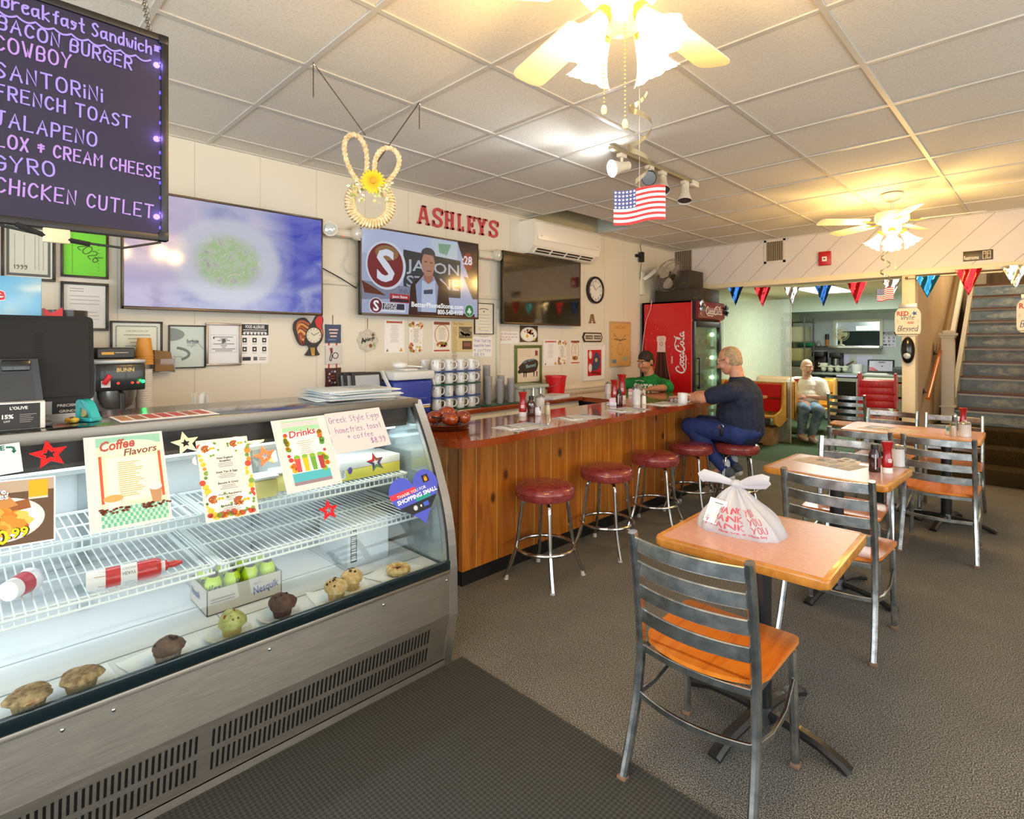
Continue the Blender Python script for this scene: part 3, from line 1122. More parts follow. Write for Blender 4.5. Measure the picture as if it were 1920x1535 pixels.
for ix in (.052,-.052):
 for iy in range(4):
  y = -.104 + .0695*iy
  lab = ['yellow-green chocolate milk bottle in the tray, %s row, %s' % (('front','back')[ix < 0],q) for q in ('at the near end','second along','third along','at the far end')][iy]
  lc = (-2.405 + ix,.81 + y,DECK + .0052)
  if b0 is None:
   b0 = thing('milk_bottle',lab,'bottle',lc,0,'milk bottles in the tray')
   g = G()
   g.lathe([(0,0),(.029,0),(.031,.006),(.031,.05),(.028,.062),(.031,.075),(.030,.10),(.024,.118),(.016,.126),(0,.126)],ylw,20)
   g.warp = lambda p: Vector((.0318*cos(p.x / .0318),.0318*sin(p.x / .0318),p.y))
   g.flat([(-.012,.02),(.010,.015),(.016,.05),(.004,.064),(-.014,.05)],brn,0)
   g.hand('Nes',-.022,.078,.022,.004,C('#23307a',.5),0,fit=.04)
   g.warp = None
   part(g,'bottle',b0)
   g = G()
   g.lathe([(0,.124),(.017,.124),(.017,.138),(.015,.140),(0,.140)],brn,16)
   part(g,'cap',b0,'brown cap')
  else:
   dup(b0,lab,lc,.4*iy + ix*9)
  k += 1
# ---- the other goods in the case
t = thing('carton','pale grey carton with a tall barcode on the case deck','box',(-2.46,1.372,DECK + .0012))
g = G()
g.box(-.14,.14,-.108,.108,0,.215,C('#c3ccd4',.6),.002)
part(g,'box',t)
g = G()
g.T = frame((.1405,0,.1),(0,1,0),(0,0,1))
g.rect(-.094,-.062,-.075,.075,C('#1b1d22',.6),.0003)
y = -.067
while y < .065:
 q = RND.uniform(.002,.007)
 g.rect(-.09,-.066,y,y + q,C('#d8dee4',.6),.0006)
 y += q + RND.uniform(.002,.006)
part(g,'barcode_label',t)
t = thing('cream_can','red and white whipped cream can lying on the lower wire shelf','can',(-2.215,.29,.722 + .035),0)
t.rotation_euler = (-pi / 2,0,-.12)
g = G()
CANR,CANW = C('#c41c24',.25,coat=.3),C('#eceaea',.3)
for z0,z1,mm in ((0,.05,CANW),(.05,.09,CANR),(.09,.135,CANW),(.135,.19,CANR)):
 g.lathe([(.0318,z0),(.0318,z1)],mm,28)
g.lathe([(0,0),(.028,.001),(.0318,.004)],CANW,28)
g.lathe([(.0318,.19),(.026,.203),(.0,.205)],CANR,28)
g.warp = lambda p: Vector((.0323*cos(p.y / .0323),.0323*sin(p.y / .0323),p.x))
for a0 in (0.0,.075,-.05):
 g.flat([(.02,a0 - .02),(.07,a0 - .016),(.075,a0 + .004),(.06,a0 + .02),(.03,a0 + .014)],CANR if a0 else CANR,0)
for a0 in (-.03,.02):
 g.text('HEAVY',.095,a0 + .012,.016,C('#23232b',.5),0,rot=0,fit=.036)
 g.text('CREAM',.095,a0 - .004,.014,C('#99aaaa',.5),0,fit=.036)
 g.rect(.140,.152,a0 - .012,a0 + .02,C('#23232b',.5),0)
g.warp = None
part(g,'can',t)
g = G()
g.lathe([(0,.2),(.018,.203),(.018,.222),(.010,.226),(.012,.245),(.005,.268),(0,.268)],CANR,16)
g.lathe([(.0182,.203),(.0182,.215)],CANW,16)
part(g,'nozzle',t)
t = thing('white_tub','small white plastic tub lying on its side on the lower wire shelf','tub',(-2.36,.165,.722 + .038))
t.rotation_euler = (pi / 2,0,.85)
g = G()
g.lathe([(0,0),(.036,0),(.030,.085),(0,.085)],C('#f2eef2',.35),28)
g.lathe([(.0385,-.004),(.0385,.004),(.036,.004)],C('#dcd8e2',.35),28)
g.lathe([(.0352,.02),(.0322,.06)],C('#b4203a',.35),28)
part(g,'tub',t)
t = thing('butter_carton','wide white carton with a yellow lower half on the upper wire shelf','box',(-2.47,1.415,.876))
g = G()
g.box(-.10,.10,-.165,.165,0,.05,C('#d9cf4a',.45),.003)
g.box(-.10,.10,-.165,.165,.0505,.088,C('#f4f6ee',.45),.003)
g.T = frame((.1005,0,0),(0,1,0),(0,0,1))
g.rect(-.16,-.135,.01,.055,C('#eef0ea',.5),.0004)
g.lines(-.157,-.139,.05,.006,6,C('#556677',.5),.0025,.0007)
g.disc(-.112,.045,.012,C('#5a4ba0',.5),.0006,ry=.016)
part(g,'box',t)
for x,y,lab in ((-2.39,.905,'pale yellow plastic tub on the upper shelf behind the drinks menu'),(-2.44,1.02,'pale yellow plastic tub on the upper shelf, set farther back')):
 t = thing('yellow_tub',lab,'tub',(x,y,.876),0,'yellow tubs on the upper shelf')
 g = G()
 g.box(-.05,.05,-.05,.05,0,.078,C('#eee08a',.35),.014)
 part(g,'tub',t)
 g = G()
 g.box(-.054,.054,-.054,.054,.0785,.092,C('#f2f2ec',.35),.006)
 part(g,'lid',t)
t = thing('white_carton','tall white carton at the far end of the upper wire shelf','box',(-2.62,1.45,.876))
g = G()
g.box(-.05,.05,-.10,.10,0,.13,C('#e9eef0',.5),.003)
part(g,'box',t)
# ---- sheets and stickers taped to the curved glass
def glass_frame(u,v,off=.004):
 a,b_ = -2.31,-2.0
 f = lambda X: X - gxz(at(u,v,x=X).z)
 for _ in range(50):
  c = (a + b_) / 2
  if f(a)*f(c) <= 0:
   b_ = c
  else:
   a = c
 p = at(u,v,x=(a + b_) / 2)
 d = .03
 ey = Vector((gxz(p.z + d) - gxz(p.z - d),0,2*d)).normalized()
 ex = Vector((0,1,0))
 n = ex.cross(ey)
 return frame(p + n*off,ex,ey)
def on_plane(M,u,v):
 r = ray(u,v)
 n = M.to_3x3().col[2]
 t = (M.translation - Vector((0,0,HCAM))).dot(n) / r.dot(n)
 p = Vector((0,0,HCAM)) + r*t
 q = M.inverted() @ p
 return q.x,q.y
def taped(c4,off=.004):
 """frame, width and height of a flat sheet seen with these four corners (from top left, clockwise)"""
 cu,cv = sum(p[0] for p in c4) / 4,sum(p[1] for p in c4) / 4
 M = glass_frame(cu,cv,off)
 q = [Vector(on_plane(M,*p)) for p in c4]
 c = sum(q,Vector((0,0))) / 4
 top,bot = q[1] - q[0],q[2] - q[3]
 ang = atan2((top + bot).y,(top + bot).x)
 w = (top.length + bot.length) / 2
 h = ((q[0] - q[3]).length + (q[1] - q[2]).length) / 2
 return M @ Matrix.Translation((c.x,c.y,0)) @ Matrix.Rotation(ang,4,'Z'),w,h
def page(name,label,cat,M,w,h,draw,col=None,group=None,th=.0008):
 g = G()
 g.box(-w / 2,w / 2,-h / 2,h / 2,-th,0,col or MAT_PAPER)
 draw(g,w,h)
 return tag(g.build(name,None,M),label,cat,group)
INK,GRY,LGR = C('#23211f',.6),C('#77746e',.6),C('#b7b3ab',.6)
def food(g,x,y,r,d=.0006,kind=0):
 """a plate of breakfast, printed"""
 g.disc(x,y,r,C('#ece6da',.6),d,ry=r*.8)
 g.disc(x,y,r*.86,C('#f8f4ea',.6),d + .0001,ry=r*.68)
 g.disc(x - r*.28,y + r*.08,r*.46,C('#a8552c',.6),d + .0002,12,r*.36)
 g.disc(x + r*.3,y + r*.02,r*.42,C('#fdf8e8',.6),d + .00025,12,r*.34)
 for q in (.18,.46):
  g.disc(x + r*q,y + r*.05,r*.14,C('#f0ae18',.6),d + .0003,10)
 rr = random.Random(int(abs(x + y)*1e4) + kind)
 for _ in range(14):
  a,q = rr.uniform(0,6.28),rr.uniform(.1,.6)
  g.disc(x - r*.28 + r*q*.6*cos(a),y - r*.1 + r*.4*q*sin(a),r*.08,C(rr.choice(['#c9792f','#8e3f1e','#d89a4a']),.6),d + .0004,6)
 for _ in range(5):
  a = rr.uniform(0,6.28)
  g.disc(x + r*.9*cos(a),y + r*.75*sin(a),r*.13,C('#6d9a35',.6),d + .0002,6)
def d_coffee(g,w,h):
 x0,x1,y0,y1 = -w*.36,w*.46,-h*.47,h*.475
 g.rect(x0,x1,y0,y1,C('#eadfbb',.6),.0003)
 g.rect(x0,x1,y1 - h*.10,y1,C('#8fc4ad',.6),.0004)
 g.disc(.05*w,y1 - h*.13,w*.38,C('#f0e8c8',.6),.0005,ry=h*.085)
 for a in (x0 + .004,x1 - .012):
  g.rect(a,a + .008,y0 + h*.24,y1 - h*.2,C('#c8553d',.6),.0005)
 pk = C('#b04a45',.6)
 g.text('Coffee',-w*.31,h*.325,.047,pk,.0008,bold=.03,shear=.3,fit=w*.44,rot=.10)
 g.text('Flavors',-w*.03,h*.255,.034,C('#7d443a',.6),.0009,bold=.02,shear=.25,fit=w*.44,rot=.08)
 g.rect(x0 + w*.1,x1 - w*.08,y0 + h*.24,y1 - h*.23,C('#f3ecd2',.6),.0005)
 g.lines(-w*.12,w*.2,h*.19,h*.0225,17,C('#cfae6a',.6),h*.009,.0007,.35)
 n = 8
 for i in range(24):
  for j in range(5):
   if (i + j) % 2 == 0:
    a = x0 + (x1 - x0)*i / 24
    b_ = y0 + h*.19*j / 5
    g.rect(a,a + (x1 - x0) / 24,b_,b_ + h*.038,C('#63b399',.6),.0006)
 g.rect(x0,x1,y0,y0 + h*.19,C('#b9d9bd',.6),.0005)
 cx = -w*.2
 g.flat([(cx - .026,-h*.19),(cx + .026,-h*.19),(cx + .017,-h*.30),(cx - .017,-h*.30)],C('#efe2d0',.6),.0009)
 g.ring(cx + .03,-h*.235,.012,.004,C('#efe2d0',.6),.0009,16)
 g.disc(cx,-h*.185,.027,C('#d9a15a',.6),.001,ry=.012)
 cx = w*.33
 g.flat([(cx - .018,-h*.13),(cx + .018,-h*.13),(cx + .012,-h*.29),(cx - .012,-h*.29)],C('#b98a63',.6),.0009)
 g.disc(cx,-h*.12,.019,C('#efe4d8',.6),.001,ry=.012)
 for i in range(26):
  for cc in (-.2,.33):
   g.disc(w*cc + RND.uniform(-.04,.04),-h*.31 + RND.uniform(-.008,.008),.005,C('#6b2f1c',.6),.0011,8,.0035)
def d_breakfast(g,w,h):
 rr = random.Random(3)
 for cx in (-w*.42,w*.42):
  for i in range(16):
   g.disc(cx + rr.uniform(-.01,.01),h*(.42 - .84*i / 15),rr.uniform(.006,.012),C(rr.choice(['#7ba03d','#d98b2e','#c8462f','#e2c13a','#5c8a3a']),.6),.0003,9)
 for i in range(16):
  g.disc(w*(-.4 + .8*i / 15),-h*.44 + rr.uniform(-.006,.006),rr.uniform(.007,.013),C(rr.choice(['#7ba03d','#d98b2e','#c8462f','#e2c13a']),.6),.0003,9)
 g.disc(0,.02*h,w*.36,C('#dcd9d2',.6),.0004,30,h*.36)
 food(g,-w*.28,h*.38,w*.2)
 food(g,w*.27,h*.41,w*.2,kind=1)
 food(g,-w*.25,-h*.25,w*.22,kind=2)
 food(g,w*.22,-h*.31,w*.24,kind=3)
 y = h*.24
 for a,b_ in (('New England','Breakfast'),('Steak Tips & Eggs',''),('Biscuits & Gravy',''),('Huevos Rancheros',''),('Porkchop & Eggs','')):
  for q in (a,b_):
   if q:
    g.text(q,.0,y,.0105,INK,.0009,'c',bold=.02)
    y -= .0115
  g.lines(-w*.2,w*.2,y + .006,.006,3,GRY,.0018,.0008,.4,True)
  y -= .030
def d_drinks(g,w,h):
 x0,x1,y0,y1 = -w*.34,w*.34,-h*.42,h*.47
 g.rect(x0,x1,y0,y1,C('#f3efe2',.6),.0003)
 g.rect(x0,x1,y1 - h*.16,y1,C('#9bcfa6',.6),.0004)
 g.rect(x0,x1,y1 - h*.09,y1 - h*.02,C('#e6c6c8',.6),.0005)
 g.rect(x0,x1,y0,y0 + h*.16,C('#45aebd',.6),.0004)
 g.rect(x0,x1,y0,y0 + h*.045,C('#8f7a86',.6),.0005)
 rr = random.Random(5)
 for i in range(46):
  sd = rr.choice((-1,1))
  yy = rr.uniform(-.26,.3)
  xx = sd*rr.uniform(.2 + .1*(yy + .3 > .3),.33)*w
  g.disc(xx,yy*h,rr.uniform(.006,.013),C(rr.choice(['#f0a21c','#e8662a','#7fae35','#e9c21c','#c22f3a','#4f8f3a']),.6),.0006,10)
 g.text('Drinks',0,h*.24,.04,C('#f6dfe0',.6),.0009,'c',.05,.2,fit=w*.52,rot=.08)
 g.text('Drinks',0,h*.242,.04,C('#b2344f',.6),.0011,'c',.02,.2,fit=w*.5,rot=.08)
 g.lines(-w*.16,w*.16,h*.17,h*.028,8,C('#b08a72',.6),h*.007,.0008,.5,True)
 for i,c in enumerate(('#d8434b','#f2b817','#5c9a34','#a32436')):
  cx = -w*.2 + w*.14*i
  g.flat([(cx - .012,-h*.05),(cx + .012,-h*.05),(cx + .009,-h*.25),(cx - .009,-h*.25)],C(c,.5),.001)
  g.disc(cx,-h*.045,.013,C('#7fae35',.6),.0011,8,.009)
def d_hand(g,w,h):
 ik = C('#8a5fa8',.6)
 g.hand('Greek Style Eggs',-w*.46,h*.24,h*.15,.0022,ik,.0006,.28,fit=w*.9)
 g.hand('homefries, toast',-w*.40,-h*.02,h*.15,.0022,ik,.0006,.28,fit=w*.82)
 g.hand('& coffee',-w*.22,-h*.20,h*.12,.0022,ik,.0006,.3,fit=w*.45)
 g.hand('$8.99',w*.16,-h*.38,h*.13,.0026,ik,.0006,.3,fit=w*.26)
M,w,h = taped([(142,824),(297,807),(330,972),(183,997)])
page('menu_sheet','coffee flavors menu sheet taped to the curved glass','menu',M,w,h,d_coffee,C('#d5d4d2',.6))
M,w,h = taped([(365,828),(462,816),(487,962),(388,980)])
page('menu_sheet','narrow breakfast menu sheet bordered with plates of food, taped to the curved glass','menu',M,w,h,d_breakfast,C('#dcd9d2',.6))
M,w,h = taped([(503,789),(606,779),(645,903),(543,927)])
page('menu_sheet','colourful drinks menu sheet taped to the curved glass','menu',M,w,h,d_drinks,C('#d5d4d2',.6))
M,w,h = taped([(606,776),(708,764),(736,832),(632,852)],.008)
page('handwritten_note','handwritten purple price note taped high on the curved glass','note',M,w,h,d_hand,C('#cfc9ca',.7))
def d_special(g,w,h):
 g.rect(-w / 2 + .004,w / 2 - .004,-h / 2 + .004,h / 2 - .004,C('#5e4634',.5),.0003)
 g.rect(-w / 2 + .004,w / 2 - .004,h*.30,h / 2 - .004,C('#b6a08a',.5),.0004)
 g.rect(w*.22,w*.42,h*.20,h*.46,C('#eca81a',.5),.0006)
 g.rect(w*.22,w*.42,h*.17,h*.20,C('#d8d0c4',.5),.0006)
 g.disc(-.05*w,-h*.10,w*.44,C('#d6d4d4',.5),.0006,36,h*.33)
 g.disc(-.05*w,-h*.10,w*.39,C('#f0eff0',.5),.0007,36,h*.28)
 g.flat([(-w*.4,h*.22),(-w*.02,h*.32),(w*.12,h*.10),(-w*.2,h*.02)],C('#c48646',.5),.0009)
 g.flat([(-w*.04,h*.14),(w*.22,h*.18),(w*.25,h*.04),(0,-h*.0)],C('#8f5426',.5),.0008)
 rr = random.Random(9)
 for _ in range(60):
  a,q = rr.uniform(0,6.28),sqrt(rr.random())
  g.disc(-.08*w + q*w*.3*cos(a),-h*.14 + q*h*.17*sin(a),rr.uniform(.012,.019),C(rr.choice(['#d98a2b','#e6a83f','#b9601d','#efc05a','#cf7a24']),.5),.001 + .00002*rr.randint(0,40),rr.choice((5,6,8)),rr.uniform(.010,.016))
 for q,y in (('Eggs, sausage,',.29),('& homefries',.21)):
  g.text(q,w*.02,h*y,.026,C('#2a201a',.5),.002,'r',.05)
  g.text(q,w*.02,h*y,.026,C('#ffffff',.5),.0023,'r',.02)
 for c,o,d in (('#2d2600',.06,.002),('#f4dd10',.02,.0024)):
  g.text('$10',w*.04,-h*.44,.056,C(c,.5),d,'r',o,rot=.06)
  g.text('.99',w*.03,-h*.38,.038,C(c,.5),d,'l',o,rot=.06)
M,w,h = taped([(-92,912),(103,890),(105,1013),(-92,1042)])
page('price_poster','photo poster of a breakfast plate with a yellow price, taped to the glass','poster',M,w,h,d_special)
def d_code(g,w,h):
 tq = C('#1d6a62',.5)
 g.text('ORDER ONLINE',w*.12,h*.30,.022,tq,.0008,'r',.03)
 g.stroke(chaikin([(w*.18,h*.38),(w*.34,h*.36),(w*.34,h*.22)]),.006,tq,.0008)
 g.flat([(w*.27,h*.24),(w*.41,h*.24),(w*.33,h*.14)],tq,.0008)
M,w,h = taped([(-40,840),(38,828),(42,884),(-36,896)])
page('notice_card','pale rounded card with green lettering and an arrow, taped to the glass','card',M,w,h,d_code,C('#dfe6e0',.5))
def sticker_star(u,v,rpx,lab,col,inner,ang=.1):
 M = glass_frame(u,v,.005)
 x,y = on_plane(M,u + rpx,v)
 x2,y2 = on_plane(M,u,v - rpx)
 r = (abs(x) + abs(y2)) / 2
 g = G()
 pts = [((r if i % 2 == 0 else r*.45)*cos(pi / 2 + ang + i*pi / 5),(r if i % 2 == 0 else r*.45)*sin(pi / 2 + ang + i*pi / 5)) for i in range(10)]
 q = r*.36
 hole = [((q if i % 2 == 0 else q*.45)*cos(pi / 2 + ang + i*pi / 5),(q if i % 2 == 0 else q*.45)*sin(pi / 2 + ang + i*pi / 5)) for i in range(10)]
 cols = col if isinstance(col,list) else [col]
 for i in range(10):
  j = (i + 1) % 10
  vs = [(*pts[i],0),(*pts[j],0),(*hole[j],0),(*hole[i],0)]
  vs += [(a,b_,.002) for a,b_,c_ in vs]
  g.put(vs,[(3,2,1,0),(4,5,6,7),(0,1,5,4),(2,3,7,6)],cols[(i // 2) % len(cols)])
 tag(g.build('star_sticker',None,M),lab,'sticker','star stickers on the case glass')
RDF = C('#e0131c',.2,.25,coat=.4)
sticker_star(92,853,33,'largest red foil star, between the notice card and the coffee menu',RDF,None,.12)
sticker_star(347,832,26,'silver foil star beside the coffee menu',[C('#c4cdd2',.2,.7),C('#b9d6d4',.2,.7),C('#d8c9de',.2,.7)],None,.1)
sticker_star(496,856,23,'orange-red star between the breakfast and drinks menus',C('#ea3a1c',.25,.2,coat=.4),None,.15)
sticker_star(703,867,19,'many-coloured foil star under the handwritten note',[C('#c4343a',.25,.5),C('#4e4a7c',.25,.5),C('#5c8a5c',.25,.5),C('#57507e',.25,.5),C('#8a6a52',.25,.5)],None,.1)
sticker_star(615,957,21,'small red star low on the glass over the lower shelf',RDF,None,.0)
M = glass_frame(782,934,.005)
q = [on_plane(M,*p) for p in ((735,930),(829,918),(785,884),(786,990))]
w,h = q[1][0] - q[0][0],q[2][1] - q[3][1]
M = M @ Matrix.Rotation(.14,4,'Z')
def heart(w,h,n=60):
 out = []
 for i in range(n):
  t = 2*pi*i / n
  out.append((w / 2*sin(t) ** 3,h*((13*cos(t) - 5*cos(2*t) - 2*cos(3*t) - cos(4*t)) / 30.0 + .06)))
 return out
def clip(poly,a,b_,c):
 """keep a*x + b*y <= c"""
 out = []
 for i in range(len(poly)):
  p,q = poly[i],poly[(i + 1) % len(poly)]
  dp,dq = a*p[0] + b_*p[1] - c,a*q[0] + b_*q[1] - c
  if dp <= 0:
   out.append(p)
  if dp*dq < 0:
   t = dp / (dp - dq)
   out.append((p[0] + (q[0] - p[0])*t,p[1] + (q[1] - p[1])*t))
 return out
g = G()
hp = heart(w,h*1.02)
g.prism(hp,-.001,0,C('#4a57c9',.4))
g.flat(clip(clip(hp,0,1,-h*.06),0,-1,h*.25),C('#1c2027',.4),.0003)
g.flat(clip(clip(clip(hp,0,1,h*.22),0,-1,-h*.12),1,0,w*.02),C('#d8364a',.4),.0004)
g.rect(-w*.04,w*.26,-h*.055,h*.02,C('#12968a',.4),.0005)
g.text('THANK YOU FOR',-w*.37,h*.115,.02,C('#ffffff',.4),.0007,fit=w*.60)
g.text('SHOPPING SMALL',-w*.40,h*.01,.026,C('#ffffff',.4),.0008,bold=.03,fit=w*.84)
g.rect(w*.21,w*.34,h*.22,h*.36,C('#15171c',.4),.0006)
g.rect(w*.245,w*.305,h*.24,h*.31,C('#f0a31c',.4),.0009)
g.ring(w*.275,h*.312,.006,.0018,C('#f0a31c',.4),.0009,14)
g.disc(-w*.10,-h*.15,.011,C('#e6e8ee',.4),.0008)
g.ring(-w*.10,-h*.15,.008,.0015,C('#1c2027',.4),.001)
g.rect(w*.0,w*.03,-h*.17,-h*.13,C('#e6e8ee',.4),.0008)
g.rect(w*.07,w*.18,-h*.19,-h*.11,C('#3f5fd0',.4),.0008)
tag(g.build('heart_sticker',None,M),'blue heart sticker with white lettering near the end of the case','sticker')
# ---------------------------------------------------------------- bar, back counter
BZ = .96
bar = thing('bar_counter','long knotty pine bar counter with a glossy brown top','counter',(-2.75,4.0,0))
def rounded(pts,n=8):
 """polygon with some rounded corners: (x, y, r)"""
 out = []
 k = len(pts)
 for i,(x,y,r) in enumerate(pts):
  if r == 0:
   out.append((x,y))
   continue
  p,a,b_ = Vector((x,y)),Vector(pts[i - 1][:2]),Vector(pts[(i + 1) % k][:2])
  u,v = (a - p).normalized(),(b_ - p).normalized()
  p0,p1 = p + u*r,p + v*r
  for j in range(n + 1):
   t = j / n
   out.append(tuple(p0*(1 - t) ** 2 + p*2*t*(1 - t) + p1*t*t))
 return out
top = rounded([(-3.02,1.98,.03),(-2.37,1.98,.22),(-2.37,5.66,.22),(-3.88,5.66,0),(-3.88,4.52,0),(-3.02,4.52,.02)])
g = G()
g.prism(top,BZ - .042,BZ,MAT_BARTOP)
wpart(g,'counter_top',bar)
g = G()
g.box(-2.66,-2.62,2.20,5.56,.10,BZ - .042,MAT_PINE)
gl = C('#e0b258',.45)
y = 2.136
while y < 5.36:
 y += .181
 g.box(-2.6205,-2.6185,y - .0022,y + .0022,.10,BZ - .042,gl)
 g.box(-2.6202,-2.6188,y + .0022,y + .0042,.10,BZ - .042,C('#4a2709',.6))
wpart(g,'front_panel',bar)
g = G()
g.box(-3.0,-2.655,2.20,2.235,.10,BZ - .042,MAT_PINE_E)
x = -2.62
while x > -2.90:
 x -= .15
 g.box(x - .002,x + .002,2.1985,2.2005,.10,BZ - .042,gl)
g.box(-3.86,-2.655,5.525,5.56,.10,BZ - .042,MAT_PINE_E)
wpart(g,'end_panel',bar)
g = G()
g.box(-3.0,-2.64,2.215,5.54,0,.10,MAT_BLACK)
wpart(g,'toe_kick',bar)
g = G()
g.box(-3.0,-2.97,2.235,4.6,.0,BZ - .042,C('#cdc4ae',.5))
g.box(-3.86,-3.0,4.60,4.64,.0,BZ - .042,C('#3a3a38',.5))
g.box(-3.60,-3.06,4.585,4.60,.83,.87,MAT_STEEL)
g.box(-3.60,-3.06,4.59,4.60,.10,.80,C('#55585a',.35,.8))
wpart(g,'inner_panel',bar)
bc = thing('back_counter','brown topped back counter with white fronts along the cream wall','counter',(-3.68,2.2,0))
g = G()
g.box(-3.895,-3.45,-.30,4.50,.928,.97,MAT_BARTOP,.004)
wpart(g,'counter_top',bc)
g = G()
g.box(-3.89,-3.49,-.28,4.48,.08,.928,C('#e4dcc8',.45))
cab = wpart(g,'cabinet',bc)
for i in range(9):
 y = -.26 + .527*i
 for z0,z1,nm_ in ((.70,.90,'drawer'),(.12,.685,'door')):
  g = G()
  g.box(-3.49,-3.475,y,y + .515,z0,z1,C('#e9e2d0',.4),.004)
  wpart(g,nm_,cab)
# ---------------------------------------------------------------- bar stools
def make_stool(label,loc,rz):
 t = thing('bar_stool',label,'stool',loc,rz,'burgundy stools along the bar')
 g = G()
 g.lathe([(0,.520),(.168,.520),(.186,.528),(.193,.546),(.193,.574),(.187,.592),(.172,.604),(.13,.613),(0,.616)],MAT_VINYL,40)
 g.lathe([(.1935,.566),(.1955,.570),(.1935,.574)],MAT_VINYL,40)
 part(g,'seat',t)
 for i in range(4):
  a = pi / 4 + i*pi / 2
  ca,sa = cos(a),sin(a)
  g = G()
  pr = [(.05,.508),(.115,.508),(.138,.500),(.150,.482),(.155,.45),(.182,.24),(.192,.19),(.217,.11),(.264,.012)]
  g.tube([(r*ca,r*sa,z) for r,z in pr],.0128,MAT_CHROME,10,up=(-sa,ca,0))
  lg = part(g,'leg',t)
  g = G()
  g.cyl((.255*ca,.255*sa,0),(.252*ca,.252*sa,.03),.0165,C('#b9b7b1',.5),12,.0135)
  part(g,'foot_cap',lg,'grey rubber foot cap')
 g = G()
 g.tube([(.192*cos(2*pi*i / 40),.192*sin(2*pi*i / 40),.205) for i in range(40)],.0115,MAT_CHROME_W,10,True)
 part(g,'foot_ring',t)
 g = G()
 g.box(-.07,.07,-.07,.07,.505,.5195,MAT_DGREY)
 part(g,'seat_plate',t)
 return t
sp = [(-2.37,2.69,.12,'burgundy bar stool nearest the glass display case'),
 (-2.37,3.38,.2,'second burgundy bar stool counting from the display case'),
 (-2.37,4.07,.32,'third burgundy bar stool counting from the display case'),
 (-2.37,4.70,.1,'empty burgundy bar stool beside the man in navy'),
 (-2.08,5.00,.5,'burgundy bar stool carrying the man in navy')]
s0 = make_stool(sp[0][3],sp[0][:2] + (0,),sp[0][2])
for x,y,rz,lab in sp[1:]:
 dup(s0,lab,(x,y,0),rz)
# ---------------------------------------------------------------- ladder-back chairs
def make_chair(label,loc,rz):
 t = thing('dining_chair',label,'chair',loc,rz,'ladder-back chairs at the tables')
 for sx in (-1,1):
  g = G()
  g.bar([(sx*.216,-.285,.004),(sx*.212,-.245,.12),(sx*.206,-.208,.26),(sx*.202,-.192,.38),(sx*.201,-.190,.46),(sx*.201,-.200,.57),(sx*.201,-.222,.72),(sx*.201,-.248,.86)],.028,.036,MAT_GUN,(0,1,0),bev=.28)
  l1 = part(g,'leg',t)
  g = G()
  g.bar([(sx*.205,.190,.006),(sx*.200,.174,.425)],.028,.028,MAT_GUN,(0,1,0),bev=.28)
  l2 = part(g,'leg',t)
  for x,y,l_ in ((.217,-.287,l1),(.2055,.191,l2)):
   g = G()
   g.box(sx*x - .016,sx*x + .016,y - .016,y + .016,0,.018,C('#7d5f48',.6),.003)
   part(g,'foot_cap',l_,'brown plastic foot cap')
 for i,z in enumerate((.556,.644,.731,.818)):
  y = -.193 - .056*((z - .45) / .41) ** 1.5
  g = G()
  g.bar(arc((-.192,y,z),(.192,y,z),.038,10),.010,.050,MAT_GUN,bev=.3)
  part(g,'slat',t)
 g = G()
 seat = rounded([(-.218,.215,.035),(.218,.215,.035),(.212,-.15,.06),(.10,-.222,.10),(-.10,-.222,.10),(-.212,-.15,.06)][::-1],6)
 g.prism(seat,.447,.462,MAT_SEATW)
 part(g,'seat',t)
 g = G()
 g.bar(arc((-.195,-.185,.432),(.195,-.185,.432),.03,10),.012,.024,MAT_GUN)
 g.bar([(-.195,-.18,.432),(-.198,.165,.432),(.198,.165,.432),(.195,-.18,.432)],.012,.024,MAT_GUN)
 part(g,'seat_frame',t)
 g = G()
 g.bar(arc((-.20,-.204,.275),(.20,-.204,.275),.045,10),.012,.022,MAT_GUN)
 for sx in (-1,1):
  p = [(sx*.203,-.20,.275),(sx*.212,-.08,.255),(sx*.214,.05,.27),(sx*.203,.175,.32)]
  g.bar([Vector(q) for q in p],.012,.022,MAT_GUN)
 part(g,'stretcher',t)
 return t
ch = [(-.872,1.93,.03,'nearest dining chair, its back turned beside the table with the plastic bag'),
 (-.83,3.335,-.02,'dining chair back turned at the pale table with the ketchup and syrup bottles'),
 (-.985,4.10,pi + .04,'dining chair facing the room from behind the ketchup and syrup table'),
 (-1.09,5.11,.02,'dining chair back turned at the newspaper end of the long table'),
 (-.615,5.13,.03,'dining chair back turned at the sugar jar end of the long table'),
 (-1.165,6.22,pi - .03,'dining chair on the far side of the long table, by the cream post'),
 (-.675,6.20,pi + .03,'dining chair on the far side of the long table, by the carpeted steps'),
 (-1.93,8.19,.06,'dining chair beside the stack of red booster seats')]
c0 = make_chair(ch[0][3],ch[0][:2] + (0,),ch[0][2])
for x,y,rz,lab in ch[1:]:
 dup(c0,lab,(x,y,0),rz)
g = G()
g.box(-.03,.03,-.015,.015,0,.004,C('#e3dcd0',.6))
tag(g.build('paper_scrap',None,None,(-.99,2.02,.4648),.3),'small white paper scrap lying on the nearest chair seat','paper')
